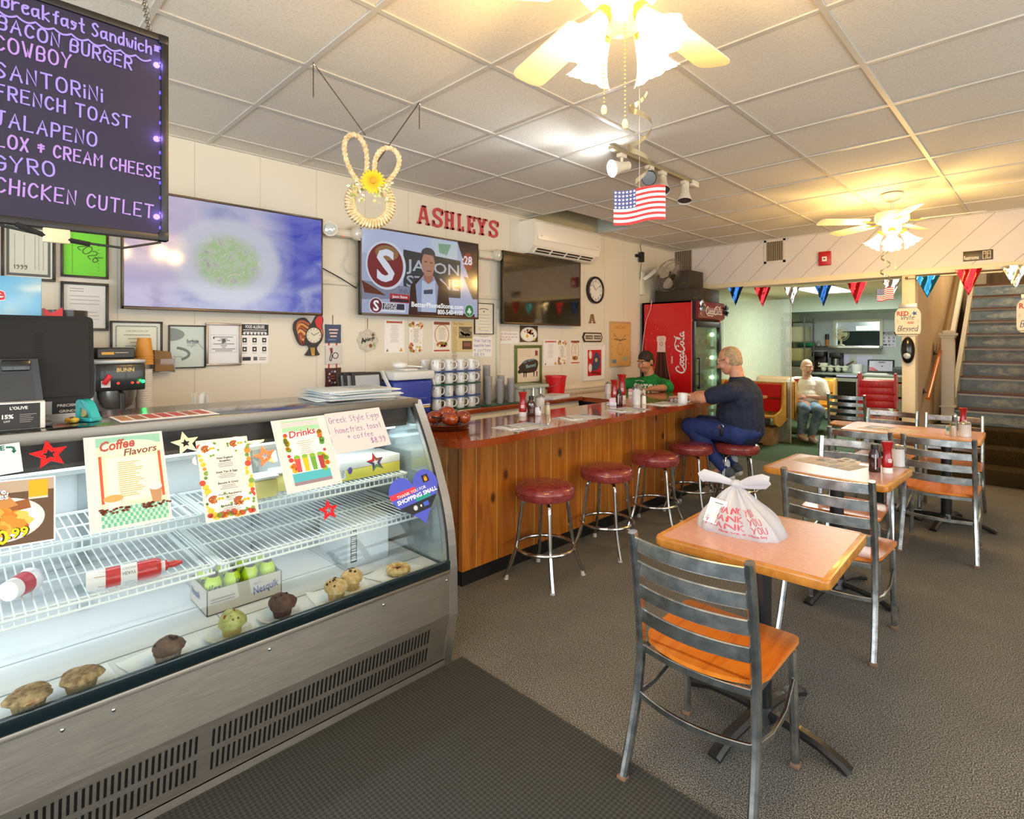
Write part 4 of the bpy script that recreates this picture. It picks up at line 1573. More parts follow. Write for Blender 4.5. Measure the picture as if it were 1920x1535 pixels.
# ---------------------------------------------------------------- pedestal tables
def table(label,cx,cy,w,d,rz,cols=((0,0),)):
 t = thing('pedestal_table',label,'table',(cx,cy,0),rz,'pink topped tables')
 z = .755
 out = rounded([(-w / 2,-d / 2,.025),(w / 2,-d / 2,.025),(w / 2,d / 2,.025),(-w / 2,d / 2,.025)],4)
 e = .022
 inn = rounded([(-w / 2 + e,-d / 2 + e,.004),(w / 2 - e,-d / 2 + e,.004),(w / 2 - e,d / 2 - e,.004),(-w / 2 + e,d / 2 - e,.004)],2)
 g = G()
 b = bmesh.new()
 lo = [b.verts.new((x,y,z - .034)) for x,y in out]
 hi = [b.verts.new((x,y,z)) for x,y in out]
 k = len(out)
 side = []
 for i in range(k):
  side.append(b.faces.new((lo[i],lo[(i + 1) % k],hi[(i + 1) % k],hi[i])))
 b.faces.new(hi)
 b.faces.new(lo[::-1])
 bmesh.ops.bevel(b,geom=[ed for ed in b.edges if abs(ed.verts[0].co.z - ed.verts[1].co.z) < 1e-6],offset=.009,segments=3,affect='EDGES',profile=.5)
 g.bm(b,MAT_OAK,True)
 part(g,'edge_band',t,'rounded oak edge')
 g = G()
 g.flat(inn,MAT_PINK,z + .0006)
 part(g,'table_top',t,'pink laminate surface')
 bk = C('#17181a',.38,coat=.3)
 for x,y in cols:
  g = G()
  g.cyl((x,y,.05),(x,y,z - .034),.038,bk,24)
  g.box(x - .12,x + .12,y - .12,y + .12,z - .046,z - .034,bk)
  part(g,'column',t)
  g = G()
  for a in (pi / 4 + .6,3*pi / 4 + .6,5*pi / 4 + .6,7*pi / 4 + .6):
   ca,sa = cos(a),sin(a)
   g.bar([(x,y,.058),(x + .10*ca,y + .10*sa,.058),(x + .22*ca,y + .22*sa,.045),(x + .30*ca,y + .30*sa,.020),(x + .325*ca,y + .325*sa,.006)],.052,.034,bk,bev=.35)
  g.cyl((x,y,.03),(x,y,.085),.055,bk,24,.042)
  part(g,'base',t)
 return t
table('pink topped pedestal table carrying the knotted plastic bag',-.845,2.27,.62,.61,.035)
table('pink topped pedestal table set with syrup and ketchup bottles',-.965,3.80,.66,.60,-.03)
table('long pink topped table in front of the carpeted steps',-.91,5.86,.96,.62,.03,((-.24,0),(.24,0)))
# ---------------------------------------------------------------- things set out on the bar
KT_R = C('#a3141a',.22,coat=.4)
def ketchup(label,loc,rz=0,h=.19,group='ketchup bottles'):
 t = thing('ketchup_bottle',label,'bottle',loc,rz,group)
 k = h / .19
 g = G()
 g.lathe([(0,.034*k),(.027*k,.034*k),(.030*k,.045*k),(.031*k,.07*k),(.024*k,.10*k),(.0225*k,.14*k),(.029*k,.168*k),(.034*k,.185*k),(.031*k,.19*k),(0,.19*k)],KT_R,24,squash=.8)
 part(g,'bottle',t)
 g = G()
 g.lathe([(0,0),(.028*k,0),(.029*k,.004),(.028*k,.033*k),(0,.033*k)],C('#eeeeea',.35),24,squash=.8)
 part(g,'cap',t,'white cap at the bottom')
 g = G()
 w = C('#f1ece6',.5)
 g.warp = lambda p: Vector((p.x,-.8*(.0305 - .0075*max(0,min(1,(p.y - .07) / .03)))*k - .0008 - p.z,p.y*k))
 for y,a,b_ in ((.082,-.012,.012),(.074,-.012,.012),(.066,-.010,.010),(.172,-.012,.012),(.178,-.008,.008)):
  g.rect(a,b_,y,y + .0045,w,0)
 g.warp = None
 part(g,'label',t)
 return t
def syrup(label,loc,rz=0,h=.165,face=False):
 t = thing('syrup_bottle',label,'bottle',loc,rz,'syrup bottles')
 k = h / .165
 amb = C('#2c0906',.08,coat=.6) if not face else C('#3b1208',.08,coat=.6)
 g = G()
 g.lathe([(0,0),(.030*k,0),(.033*k,.006*k),(.031*k,.04*k),(.034*k,.08*k),(.031*k,.11*k),(.018*k,.132*k),(.016*k,.14*k),(0,.14*k)],amb,24,squash=.75)
 part(g,'bottle',t)
 g = G()
 g.lathe([(0,.136*k),(.019*k,.136*k),(.020*k,.15*k),(.017*k,.163*k),(0,.165*k)],MAT_BLACK,18)
 part(g,'cap',t)
 g = G()
 if face:
  g.warp = lambda p: Vector((p.x,-.0335*k*.75 - .0008 - p.z,p.y*k))
  for s in (-1,1):
   g.disc(s*.010,.098,.0075,C('#e8eaf2',.4),0,14)
   g.disc(s*.010,.097,.004,C('#3a4a9a',.4),.0005,10)
  g.rect(-.012,.012,.05,.058,C('#7c3a1c',.4),0)
 else:
  g.warp = lambda p: Vector((p.x,-.0325*k*.75 - .001 - p.z,p.y*k))
  for i in range(9):
   g.rect(-.014,-.006,.02 + .010*i,.027 + .010*i,C('#d8d4cc',.5),0)
  g.rect(.004,.018,.03,.09,C('#7c1016',.4),0)
 g.warp = None
 part(g,'label',t)
 return t
def sugar(label,loc,h=.15,r=.036):
 t = thing('sugar_dispenser',label,'dispenser',loc,0,'white sugar dispensers')
 g = G()
 g.lathe([(0,0),(r,0),(r*1.02,.006),(r,.012),(r*.98,h*.78),(r*1.02,h*.8),(0,h*.8)],MAT_CERAMIC,28)
 part(g,'jar',t)
 g = G()
 g.lathe([(r*1.02,h*.8),(r*1.03,h*.86),(r*.9,h*.90),(r*.4,h*.97),(r*.2,h),(0,h)],MAT_CHROME,24)
 g.box(r*.3,r*.9,-.008,.008,h*.93,h*.97,MAT_CHROME,.003)
 part(g,'lid',t,'chrome flap lid')
 return t
def shaker(label,loc,fill='#d8cdb4',h=.09,r=.02):
 t = thing('shaker',label,'shaker',loc,0,'salt and pepper shakers')
 g = G()
 g.lathe([(0,0),(r,0),(r*.95,h*.45),(r*.8,h*.75),(0,h*.75)],C(fill,.2,coat=.5),10)
 part(g,'jar',t)
 g = G()
 g.lathe([(r*.82,h*.75),(r*.86,h*.86),(r*.5,h*.98),(0,h)],MAT_CHROME,16)
 part(g,'lid',t)
 return t
def packets(label,loc,rz,cols,w=.05,hold='#e9eaee'):
 t = thing('packet_holder',label,'packet holder',loc,rz,'sweetener packet holders')
 g = G()
 g.box(-w / 2,w / 2,-.018,.018,0,.035,C(hold,.3),.004)
 part(g,'holder',t)
 for i,c in enumerate(cols):
  g = G()
  y = -.012 + .024*i / max(1,len(cols) - 1)
  g.T = Matrix.Translation((0,y,.03)) @ Matrix.Rotation(.25*(i - 1),4,'Y') @ Matrix.Rotation(-.12*(i - 1),4,'X')
  g.box(-w*.42,w*.42,-.0015,.0015,0,.038,C(c,.5))
  part(g,'packet',t)
 return t
FZ = pi / 4 - .1     # turns a label towards the open side of the bar
def bz(u,v):
 return at(u,v,z=BZ)
ketchup('ketchup bottle in the condiment cluster at the near half of the bar',bz(980,780),FZ,.187)
syrup('amber syrup bottle with two eyes on it, beside the ketchup',bz(996,780),FZ,.155,True)
sugar('white sugar dispenser behind the eyed syrup bottle',bz(1013,774),.155)
shaker('glass pepper shaker by the near sugar dispenser',bz(1027,776),'#cbbd96',.095,.021)
packets('white packet holder with a blue square, beside the eyed syrup bottle',bz(1009,779),FZ,['#f1f1f6','#39489a'],.045)
for u,lab in ((1000,'tall slim steel spout bottle behind the ketchup'),(1014,'tall slim steel spout bottle behind the sugar dispenser')):
 p = at(u,757,z=BZ)
 t = thing('spout_bottle',lab,'bottle',p,0,'steel spout bottles')
 g = G()
 g.lathe([(0,0),(.025,0),(.025,.06),(.018,.075),(0,.075)],C('#7b8078',.25),18)
 part(g,'bottle',t)
 g = G()
 g.lathe([(.012,.075),(.011,.09),(.004,.13),(.003,.15),(0,.15)],MAT_CHROME,12)
 part(g,'spout',t)
ketchup('ketchup bottle with a pale label, in the far condiment cluster',bz(1152,752),FZ,.205)
ketchup('tallest ketchup bottle of the far condiment cluster',bz(1166,749),FZ,.25)
syrup('dark syrup bottle in the far condiment cluster',bz(1161,761),FZ,.15)
packets('clear holder of pink and yellow packets in front of the far ketchup',bz(1149,761),FZ,['#efc7d8','#e8e38a','#b9c6ea','#e9a0c0'],.062,'#dfe4ea')
packets('holder of pink packets behind the far sugar dispenser',bz(1183,741),FZ,['#e6b9cf','#e58fb6','#e8d0dc'],.055)
sugar('white sugar dispenser with a fluted chrome lid in the far cluster',bz(1193,758),.17,.038)
shaker('white salt shaker in front of the far sugar dispenser',bz(1207,757),'#f0eee8',.10,.022)
shaker('salt shaker with a white cap behind the far sugar dispenser',bz(1207,742),'#e4e0d6',.09,.02)
sugar('white sugar dispenser alone on the return of the bar by the wall',bz(1140,738),.135,.034)
for u,v,lab in ((1259,751,'small white creamer cup beside the mug'),(1266,750,'second white creamer cup, touching the mug')):
 g = G()
 g.lathe([(0,0),(.014,0),(.019,.035),(.021,.037),(.021,.04),(0,.0405)],C('#eef0f2',.4),18)
 tag(g.build('creamer_cup',None,None,bz(u,v)),lab,'cup','creamer cups')
def mug(label,loc,rz,cat='mug',group=None,col=None,name='coffee_mug',logo='#232c50',r=.041,h=.092):
 t = thing(name,label,cat,loc,rz,group)
 g = G()
 col = col or MAT_CERAMIC
 g.lathe([(0,0),(r*.9,0),(r*.98,.006),(r,.02),(r,h - .004),(r*.97,h),(r*.90,h - .003),(r*.88,.012),(0,.010)],col,26)
 if logo:
  lc = C(logo,.4)
  g.warp = lambda p: Vector(((r + .0006)*sin(p.x / r),-(r + .0006)*cos(p.x / r),p.y))
  for x in (-.036,.02):
   g.rect(x - .004,x + .026,h*.58,h*.72,lc,0)
   g.rect(x,x + .008,h*.72,h*.80,lc,0)
   g.lines(x - .004,x + .026,h*.50,.010,2,lc,.004,0,.2)
  g.warp = None
 part(g,'cup',t)
 g = G()
 g.tube([(r*.97,0,h*.80),(r*1.35,0,h*.84),(r*1.66,0,h*.70),(r*1.68,0,h*.42),(r*1.4,0,h*.22),(r*.97,0,h*.18)],.0055,col,8,up=(0,1,0))
 part(g,'handle',t)
 return t
mug('white coffee mug standing in front of the man in navy',bz(1280,757),.75,logo=None,r=.045,h=.10)
BLUEP = C('#6e86a8',.6)
def placemat(label,loc,rz,w=.36,d=.24):
 t = thing('placemat',label,'placemat',loc,rz,'printed paper placemats')
 g = G()
 g.box(-w / 2,w / 2,-d / 2,d / 2,0,.0008,C('#e9ebee',.6))
 rr = random.Random(int(loc[1]*100))
 for i in range(5):
  for j in range(3):
   x,y = -w / 2 + .012 + i*w*.195,-d / 2 + .01 + j*d*.32
   c = rr.choice(['#8fa2bd','#b6bfca','#6f86a6','#c9c2b4','#a9b8cc','#d5d8dc'])
   g.rect(x,x + w*.175,y,y + d*.28,C(c,.6),.0011)
   g.lines(x + .004,x + w*.16,y + d*.25,.011,5,C('#f2f3f5',.6),.004,.0014,.5)
 part(g,'sheet',t)
 return t
def setting(label,loc,rz):
 t = thing('napkin',label,'napkin',loc,rz,'white napkins on the bar')
 g = G()
 g.box(-.055,.055,-.085,.085,0,.004,C('#f4f5f6',.6),.0015)
 part(g,'cloth',t)
 return t
def cutlery(label,loc,rz,kind):
 t = thing(kind,label,kind,loc,rz,'forks and knives on the napkins')
 g = G()
 g.bar([(0,-.085,.0025),(0,.0,.004),(0,.03,.0025)],.008,.002,MAT_CHROME)
 if kind == 'fork':
  g.prism([(-.006,.03),(.006,.03),(.011,.05),(.011,.058),(-.011,.058),(-.011,.05)],.0018,.0036,MAT_CHROME)
  for x in (-.0095,-.0032,.0032,.0095):
   g.box(x - .0014,x + .0014,.058,.09,.002,.0036,MAT_CHROME)
 else:
  g.prism([(-.004,.03),(.007,.03),(.009,.06),(.006,.10),(0,.11),(-.004,.10)],.0018,.0034,MAT_CHROME)
 part(g,kind,t)
 return t
where = ['nearest the pretzel roll plate','in front of the near condiment cluster','halfway along the bar','in front of the far sugar dispenser','in front of the man in navy']
for i,y in enumerate((2.66,3.28,3.92,4.55,5.02)):
 x = -2.545
 placemat('paper placemat on the bar, ' + where[i],(x,y,BZ + .0004),pi / 2 + (.04,-.03,.05,0,.08)[i])
 setting('folded napkin with cutlery on the placemat ' + where[i],(x - .01,y - .10,BZ + .0022),1.35)
 cutlery('fork on the napkin of the placemat ' + where[i],(x - .03,y - .11,BZ + .0065),1.25,'fork')
 cutlery('knife on the napkin of the placemat ' + where[i],(x + .0,y - .09,BZ + .0065),1.45,'knife')
bp = bz(838,803)
t = thing('bread_plate','stacked brown wicker plates under the wrapped rolls at the near end of the bar','plate',bp)
wick = mottled('brown_wicker','#7d3513','#b3602a',60,.4,3,.4,.002)
for k in range(3):
 g = G()
 z = .011*k
 g.lathe([(0,z + .001),(.118,z + .001),(.140,z + .008),(.146,z + .0105),(.138,z + .0108),(.115,z + .004),(0,z + .004)],wick,36)
 part(g,'plate',t)
t2 = thing('wire_rack','low black wire rack on the brown wicker plates','rack',(bp.x,bp.y,BZ + .028))
g = G()
g.tube([(.105*cos(2*pi*i / 30),.105*sin(2*pi*i / 30),.055) for i in range(30)],.005,MAT_BLACK,6,True)
for a in (.2,1.8,3.4,5.0):
 g.tube([(.105*cos(a),.105*sin(a),.055),(.112*cos(a),.112*sin(a),.0),(.118*cos(a),.118*sin(a),-.0)],.005,MAT_BLACK,6)
part(g,'wire',t2)
roll = mottled('glazed_roll','#7a2d12','#a8481d',22,.12,3,.2,.002,coat=.7)
film = glass('cling_film','#ffffff',.25,.12)
for i,(x,y,z,q) in enumerate(((.068,-.03,.040,'nearest the bar edge'),(-.055,-.055,.040,'nearest the case'),(-.03,.075,.040,'at the back of the plate'),(.075,.07,.042,'towards the placemats'),(.0,.0,.07,'on top of the others'))):
 g = G()
 g.sph((0,0,0),(.060,.054,.042),roll,16)
 o = tag(g.build('bread_roll',None,None,(bp.x + x,bp.y + y,BZ + .0335 + z),i),'shiny brown wrapped roll on the wicker plate, ' + q,'roll','wrapped rolls')
# ---------------------------------------------------------------- things on the tables
tp = .7562
t = syrup('dark red syrup bottle at the edge of the pale table',at(1640,884,z=tp),.75,.165)
ketchup('ketchup bottle between the syrup and the jar on the pale table',at(1664,886,z=tp),.75,.185)
sugar('white sugar jar behind the ketchup bottle on the pale table',at(1683,873,z=tp),.135,.037)
sugar('white sugar jar at the end of the long table',at(1809,818,z=tp),.125,.042)
shaker('pepper shaker beside the sugar jar on the long table',at(1787,818,z=tp),'#b9a98c',.12,.025)
shaker('dark topped shaker behind the pepper on the long table',at(1790,806,z=tp),'#3d2a26',.15,.024)
ketchup('ketchup bottle standing behind the sugar jar on the long table',at(1806,805,z=tp),.75,.19)
packets('packet holder beside the pepper shaker on the long table',at(1779,815,z=tp),.6,['#5aa5a0','#f0f0f4','#e4e4ee'],.05)
menu_c = ['#8f7d62','#b79873','#a58a70','#7c7468','#c7a37c','#98816a']
def place_card(label,cx,cy,w,d,rz,n,m,base,group,z=tp):
 g = G()
 g.box(-w / 2,w / 2,-d / 2,d / 2,0,.0008,C(base,.5))
 rr = random.Random(int(cx*77))
 for i in range(n):
  for j in range(m):
   x,y = -w / 2 + w*i / n,-d / 2 + d*j / m
   g.rect(x + .004,x + w / n - .004,y + .004,y + d / m - .004,C(rr.choice(menu_c),.5),.0011)
   if rr.random() < .6:
    g.lines(x + .01,x + w / n - .01,y + d / m - .01,.010,4,C('#e9e2d4',.5),.004,.0014,.4)
 return tag(g.build('placemat',None,None,(cx,cy,z),rz),label,'placemat',group)
p = at(1555,868,z=tp)
place_card('printed advertising placemat on the pale table',p.x,p.y,.36,.22,-.25,5,2,'#d8cbb8','advertising placemats')
p = at(1670,805,z=tp)
place_card('printed advertising placemat on the long table',p.x,p.y,.42,.30,-.2,4,3,'#dcc7a2','advertising placemats')
for u,v,lab,a in ((1598,866,'small white printed card beside the placemat on the pale table',.1),(1586,862,'second white printed card, overlapping the pale table placemat',-.2)):
 p = at(u,v,z=tp + .0014)
 g = G()
 g.box(-.04,.04,-.055,.055,0,.0006,MAT_PAPER)
 g.disc(0,.005,.02,C('#4c5660',.5),.0009)
 g.lines(-.03,.03,-.025,.01,3,GRY,.003,.0009)
 tag(g.build('table_card',None,None,(p.x,p.y,tp + .0015 + (.001 if a < 0 else 0)),a),lab,'card','table cards')
for i,(u,v) in enumerate(((1637,803),(1651,804))):
 p = at(u,v,z=tp + .002)
 cutlery(('fork','knife')[i] + ' lying on the placemat of the long table',(p.x,p.y,tp + .0016),.9 + .2*i,('fork','knife')[i])
# ---------------------------------------------------------------- plastic carrier bag
bagm = frosted('carrier_bag_plastic','#dcdde4',.95,.32)
bc_ = at(1378,975,z=tp)
bag = thing('plastic_bag','white knotted plastic carrier bag printed in red on the nearest table','bag',(-.935,2.27,tp),.06)
rr = random.Random(4)
def bagp(th,h,off=0.0):
 """point of the bag skin: angle, height 0..1"""
 rx = .158*(1 - .93*(h ** 1.15)) + .012*sin(pi*min(1,h*1.6))
 ry = .112*(1 - .90*(h ** 1.25)) + .014*sin(pi*min(1,h*1.6))
 e = .72
 c,s_ = cos(th),sin(th)
 x = rx*abs(c) ** e*(1 if c >= 0 else -1)
 y = ry*abs(s_) ** e*(1 if s_ >= 0 else -1)
 fold = (.004 + .010*h*(1 - h)*2)*sin(11*th + 3*h) + .005*h*sin(23*th)
 k = 1 + fold / max(.03,sqrt(x*x + y*y)) + off / max(.03,sqrt(x*x + y*y))
 z = .178*h ** .92 + .010*sin(2*th + 1)*(1 - h)*h
 lean = -.012*h
 return Vector((x*k + lean + .018*(1 - h)*max(0,c),y*k,z))
g = G()
n,m = 96,26
vs = [bagp(2*pi*j / n,.0 + i / m) for i in range(m + 1) for j in range(n)]
fs = [(i*n + j,i*n + (j + 1) % n,(i + 1)*n + (j + 1) % n,(i + 1)*n + j) for i in range(m) for j in range(n)]
fs.append(tuple(range(n))[::-1])
g.put(vs,fs,bagm,True)
part(g,'bag_body',bag)
g = G()
g.sph((-.012,0,.185),(.022,.02,.018),bagm,12,.1)
part(g,'knot',bag)
for sx,pts in ((-1,[(-.02,0,.185),(-.08,-.01,.200),(-.135,-.02,.205),(-.155,-.02,.192)]),(1,[(0,0,.185),(.05,-.01,.208),(.10,-.02,.226),(.122,-.02,.222)])):
 g = G()
 pts = [Vector(p) for p in pts]
 g.sweep(pts,[(.006*cos(a),.021*sin(a)) for a in [2*pi*i / 12 for i in range(12)]],bagm,(0,0,1),scale=[.5,.9,1.25,1.0] if sx < 0 else [.5,.9,1.0,.9])
 if sx > 0:
  g.sweep([Vector((.122,-.02,.218)),Vector((.105,-.012,.198)),Vector((.06,-.004,.188)),Vector((.0,0,.181))],[(.006*cos(a),.012*sin(a)) for a in [2*pi*i / 12 for i in range(12)]],bagm,(0,0,1))
 part(g,'handle',bag)
g = G()
rd = C('#c9405a',.45)
g.warp = lambda p: bagp(-pi / 2 + p.x*2.3 + .10,p.y,.0022 + p.z)
for txt,y,s_,f in (('THANK YOU',.45,.15,.50),('THANK YOU',.30,.16,.60),('THANK YOU',.15,.155,.66)):
 st,L = strokes(txt,.12,.25)
 k = f / L
 for q in st:
  q2 = []
  for a,b_ in zip(q,q[1:]):
   q2 += [(a[0] + (b_[0] - a[0])*i / 3,a[1] + (b_[1] - a[1])*i / 3) for i in range(3)]
  q2.append(q[-1])
  g.stroke([(-f / 2 + a*k + .03,y + b_*.95) for a,b_ in q2],.011,rd,0)
g.hand('Have a Nice Day',-.10,.075,.04,.008,rd,0,fit=.42)
for i in range(2):
 g.lines(-.25,.30,.05 - .022*i,.02,1,C('#b9a3d8',.5),.008,0,.1)
g.warp = None
part(g,'lettering',bag,'red and lilac printing')
g = G()
M0 = frame(bagp(-pi / 2 - .42,.40,.010),(1,-.05,-.12),(.14,.42,.85))
g.T = M0
g.box(-.036,.036,-.045,.055,-.0006,0,MAT_PAPER)
g.rect(-.012,.022,.038,.041,MAT_BLACK,.0004)
g.lines(-.028,.028,.028,.008,7,C('#c9c9c9',.6),.002,.0004,.5)
o = part(g,'receipt',bag,'white receipt')
# ---------------------------------------------------------------- televisions
SHINY = .06
def tv(label,y0,y1,z0,z1,draw,x=-3.80,glow=None):
 w,h = y1 - y0,z1 - z0
 t = thing('television',label,'television',M=wallM((y0 + y1) / 2,(z0 + z1) / 2,x))
 g = G()
 g.box(-w / 2,w / 2,-h / 2,h / 2,-.035,-.004,MAT_BLACK,.004)
 g.box(-w*.3,w*.3,-h*.25,h*.25,-.065,-.035,MAT_BLACK)
 part(g,'back_housing',t)
 g = G()
 g.box(-.2,.2,-.15,.15,x*0 - (x - XW) + .0,-.065,C('#2a2a2a',.5,.5))
 part(g,'wall_bracket',t)
 g = G()
 bz_ = C('#5b4c3e',.3,.75)
 e = .011
 for a,b_,c,d in ((-w / 2,w / 2,-h / 2,-h / 2 + e*1.6),(-w / 2,w / 2,h / 2 - e,h / 2),(-w / 2,-w / 2 + e,-h / 2,h / 2),(w / 2 - e,w / 2,-h / 2,h / 2)):
  g.box(a,b_,c,d,-.006,.004,bz_,.002)
 part(g,'bezel',t)
 g = G()
 draw(g,w - 2*e,h - 2.6*e)
 o = part(g,'screen',t)
 return t
def ov(g,x,y,rx,ry,c,s,d,n=40):
 g.disc(x,y,rx,E(c,s),d,n,ry)
def swirl_mat():
 """soft drifting colours of a blurred advert on a lit screen"""
 m,nt,b = nodes('blurred_advert')
 v = coords(nt,(1.1,2.0,1),(0,0,.5))
 f = noise(nt,v,2.2,3,.5,1.4)
 f2 = noise(nt,coords(nt,(1,1,1),(0,0,.2)),1.5,2,.5,.6)
 t = nn(nt,'ShaderNodeTexCoord')
 sp = nn(nt,'ShaderNodeSeparateXYZ')
 nt.links.new(t.outputs['Object'],sp.inputs[0])
 col = ramp(nt,f,[(.25,'#8f95cf'),(.45,'#c2c4ea'),(.62,'#dcd6f0'),(.8,'#e8e6f6')])
 blu = ramp(nt,f,[(.3,'#2c36c8'),(.55,'#7f86dc'),(.75,'#c0c4ee')])
 k = mathn(nt,'MULTIPLY',mathn(nt,'SUBTRACT',mathn(nt,'ADD',sp.outputs[0],mathn(nt,'MULTIPLY',f2,.25)),.30),5.0)
 k = mathn(nt,'MAXIMUM',mathn(nt,'MINIMUM',k,1.0),0.0)
 col = mixc(nt,k,col,blu)
 k2 = mathn(nt,'MAXIMUM',mathn(nt,'MINIMUM',mathn(nt,'MULTIPLY',mathn(nt,'SUBTRACT',-.15,sp.outputs[0]),2.0),.6),0.0)
 col = mixc(nt,k2,col,'#d9c6ea')
 dx = mathn(nt,'DIVIDE',mathn(nt,'ADD',sp.outputs[0],.03),.20)
 dy = mathn(nt,'DIVIDE',mathn(nt,'ADD',sp.outputs[1],.03),.17)
 r = mathn(nt,'SQRT',mathn(nt,'ADD',mathn(nt,'MULTIPLY',dx,dx),mathn(nt,'MULTIPLY',dy,dy)))
 pl = ramp(nt,noise(nt,coords(nt),9,3,.6,1.5),[(.32,'#b9aab0'),(.45,'#c9dcae'),(.55,'#a9d074'),(.68,'#e6ead8'),(.8,'#dfa6a6')])
 col = mixc(nt,mathn(nt,'MAXIMUM',mathn(nt,'MINIMUM',mathn(nt,'MULTIPLY',mathn(nt,'SUBTRACT',1.75,r),3.0),.75),0.0),col,'#e4e6f2')
 col = mixc(nt,mathn(nt,'MAXIMUM',mathn(nt,'MINIMUM',mathn(nt,'MULTIPLY',mathn(nt,'SUBTRACT',1.15,r),2.2),.8),0.0),col,pl)
 b.inputs['Base Color'].default_value = (.01,.01,.01,1)
 b.inputs['Roughness'].default_value = .08
 nt.links.new(col,b.inputs['Emission Color'])
 b.inputs['Emission Strength'].default_value = .84
 return m
def scr_blur(g,w,h):
 g.rect(-w / 2,w / 2,-h / 2,h / 2,swirl_mat(),0)
def scr_off(g,w,h):
 g.rect(-w / 2,w / 2,-h / 2,h / 2,C('#15100a',SHINY,spec=.9,coat=.6),0)
def scr_ad(g,w,h):
 X = lambda u: -w / 2 + w*u
 Y = lambda v: h / 2 - h*v
 q = lambda pts,c,d,s=.8: g.flat([(X(a),Y(b_)) for a,b_ in pts],E(c,s),d)
 q([(0,0),(1,0),(1,1),(0,1)],'#b9c1e2',0)
 q([(0,0),(.8,0),(.8,.22),(0,.3)],'#c8d2f2',.0003)
 q([(.55,.02),(.8,.02),(.8,.24),(.6,.24)],'#cfe0ea',.0004)
 q([(.62,.06),(.74,.05),(.7,.2),(.63,.18)],'#8fb59a',.0005)
 q([(.32,.20),(.83,.25),(.83,.75),(.32,.75)],'#3a3f46',.0006)
 q([(.80,0),(1,0),(1,.62),(.93,.55)],'#33242c',.0007)
 q([(.86,.45),(1,.5),(1,.75),(.95,.75)],'#6d5a50',.0008)
 q([(0,.62),(.4,.66),(.42,.80),(0,.84)],'#8e93ad',.0007)
 q([(0,.62),(.1,.7),(.18,.78),(.02,.76)],'#6b3423',.0009)
 ov(g,X(.185),Y(.42),w*.155,h*.29,'#dfe4f4',.85,.0009)
 ov(g,X(.18),Y(.42),w*.138,h*.262,'#8a2b33',.75,.0011)
 ov(g,X(.19),Y(.27),w*.09,h*.09,'#a78052',.7,.0012)
 g.text('S',X(.18),Y(.60),h*.52,E('#e6eaf8',.9),.0014,'c',.03,width=1.05)
 g.text('JASON',X(.345),Y(.45),h*.20,E('#c6cbd8',.8),.0010,'l',.01,fit=w*.47)
 g.text('STONE',X(.345),Y(.65),h*.20,E('#b4b9c8',.8),.0010,'l',.01,fit=w*.47)
 g.text('INJURY',X(.29),Y(.74),h*.08,E('#5b6278',.8),.0010,'l',.0)
 q([(.36,1),(.38,.62),(.47,.50),(.60,.50),(.70,.60),(.74,1)],'#3a2420',.0017)
 q([(.42,.62),(.49,.49),(.58,.49),(.62,.62),(.60,.98),(.44,.98)],'#9aa6cc',.0019)
 q([(.475,.55),(.53,.60),(.59,.54),(.60,.96),(.47,.96)],'#c6d4f0',.0020)
 q([(.49,.68),(.57,.66),(.57,.72),(.49,.73)],'#4a4f66',.0021)
 q([(.49,.38),(.575,.38),(.57,.55),(.53,.60),(.49,.54)],'#b0755e',.0022)
 ov(g,X(.53),Y(.345),w*.058,h*.155,'#c08b78',.8,.0024)
 ov(g,X(.53),Y(.22),w*.062,h*.085,'#4b4a50',.8,.0023)
 q([(.468,.24),(.478,.19),(.53,.17),(.585,.19),(.592,.26),(.57,.23),(.49,.22)],'#4b4a50',.0026)
 q([(.495,.31),(.520,.31),(.520,.325),(.495,.325)],'#74483f',.0026)
 q([(.545,.315),(.57,.315),(.57,.33),(.545,.33)],'#74483f',.0026)
 q([(.515,.425),(.56,.425),(.555,.44),(.52,.44)],'#8e4f48',.0026)
 q([(.21,.75),(.37,.755),(.37,.86),(.21,.855)],'#c23846',.0028)
 q([(.215,.81),(.365,.815),(.365,.85),(.215,.85)],'#2c2336',.003)
 g.text('Jason Stone',X(.29),Y(.80),h*.045,E('#ffffff',.9),.0032,'c',.02)
 g.rect(X(.06),X(.335),Y(.975),Y(.865),E('#e6e9f8',.85),.0028)
 g.rect(X(.07),X(.328),Y(.945),Y(.872),E('#33304e',.8),.003)
 g.text('JASON',X(.165),Y(.902),h*.05,E('#ffffff',.9),.0032,'l',.01,fit=w*.10)
 g.text('STONE',X(.165),Y(.940),h*.05,E('#ffffff',.9),.0032,'l',.01,fit=w*.10)
 ov(g,X(.105),Y(.905),w*.052,h*.095,'#e6e9f8',.85,.0031)
 ov(g,X(.105),Y(.905),w*.046,h*.085,'#7d2a40',.8,.0033)
 g.text('S',X(.105),Y(.965),h*.17,E('#ffffff',.9),.0035,'c',.03)
 g.rect(X(.37),X(.97),Y(1.0),Y(.955),E('#4a2024',.7),.0028)
 g.text('BetterPhoneStone.com',X(.385),Y(.895),h*.085,E('#ffffff',.95),.0034,'l',.03,fit=w*.47)
 g.text('800-540-4100',X(.852),Y(.975),h*.085,E('#ffffff',.95),.0034,'r',.03,fit=w*.24)
 ov(g,X(.905),Y(.245),w*.048,h*.12,'#9c2633',.75,.0012)
 g.text(':28',X(.945),Y(.285),h*.16,E('#e4e0ec',.9),.0016,'r',.03,fit=w*.10)
 ov(g,X(.915),Y(.91),w*.046,h*.085,'#e4f2ea',.8,.003)
 ov(g,X(.915),Y(.91),w*.042,h*.078,'#118a4e',.75,.0032)
 for a in (90,210,330):
  ov(g,X(.915) + w*.012*cos(radians(a)),Y(.915) + w*.012*sin(radians(a)),w*.011,w*.011,'#e8f4ee',.85,.0034,16)
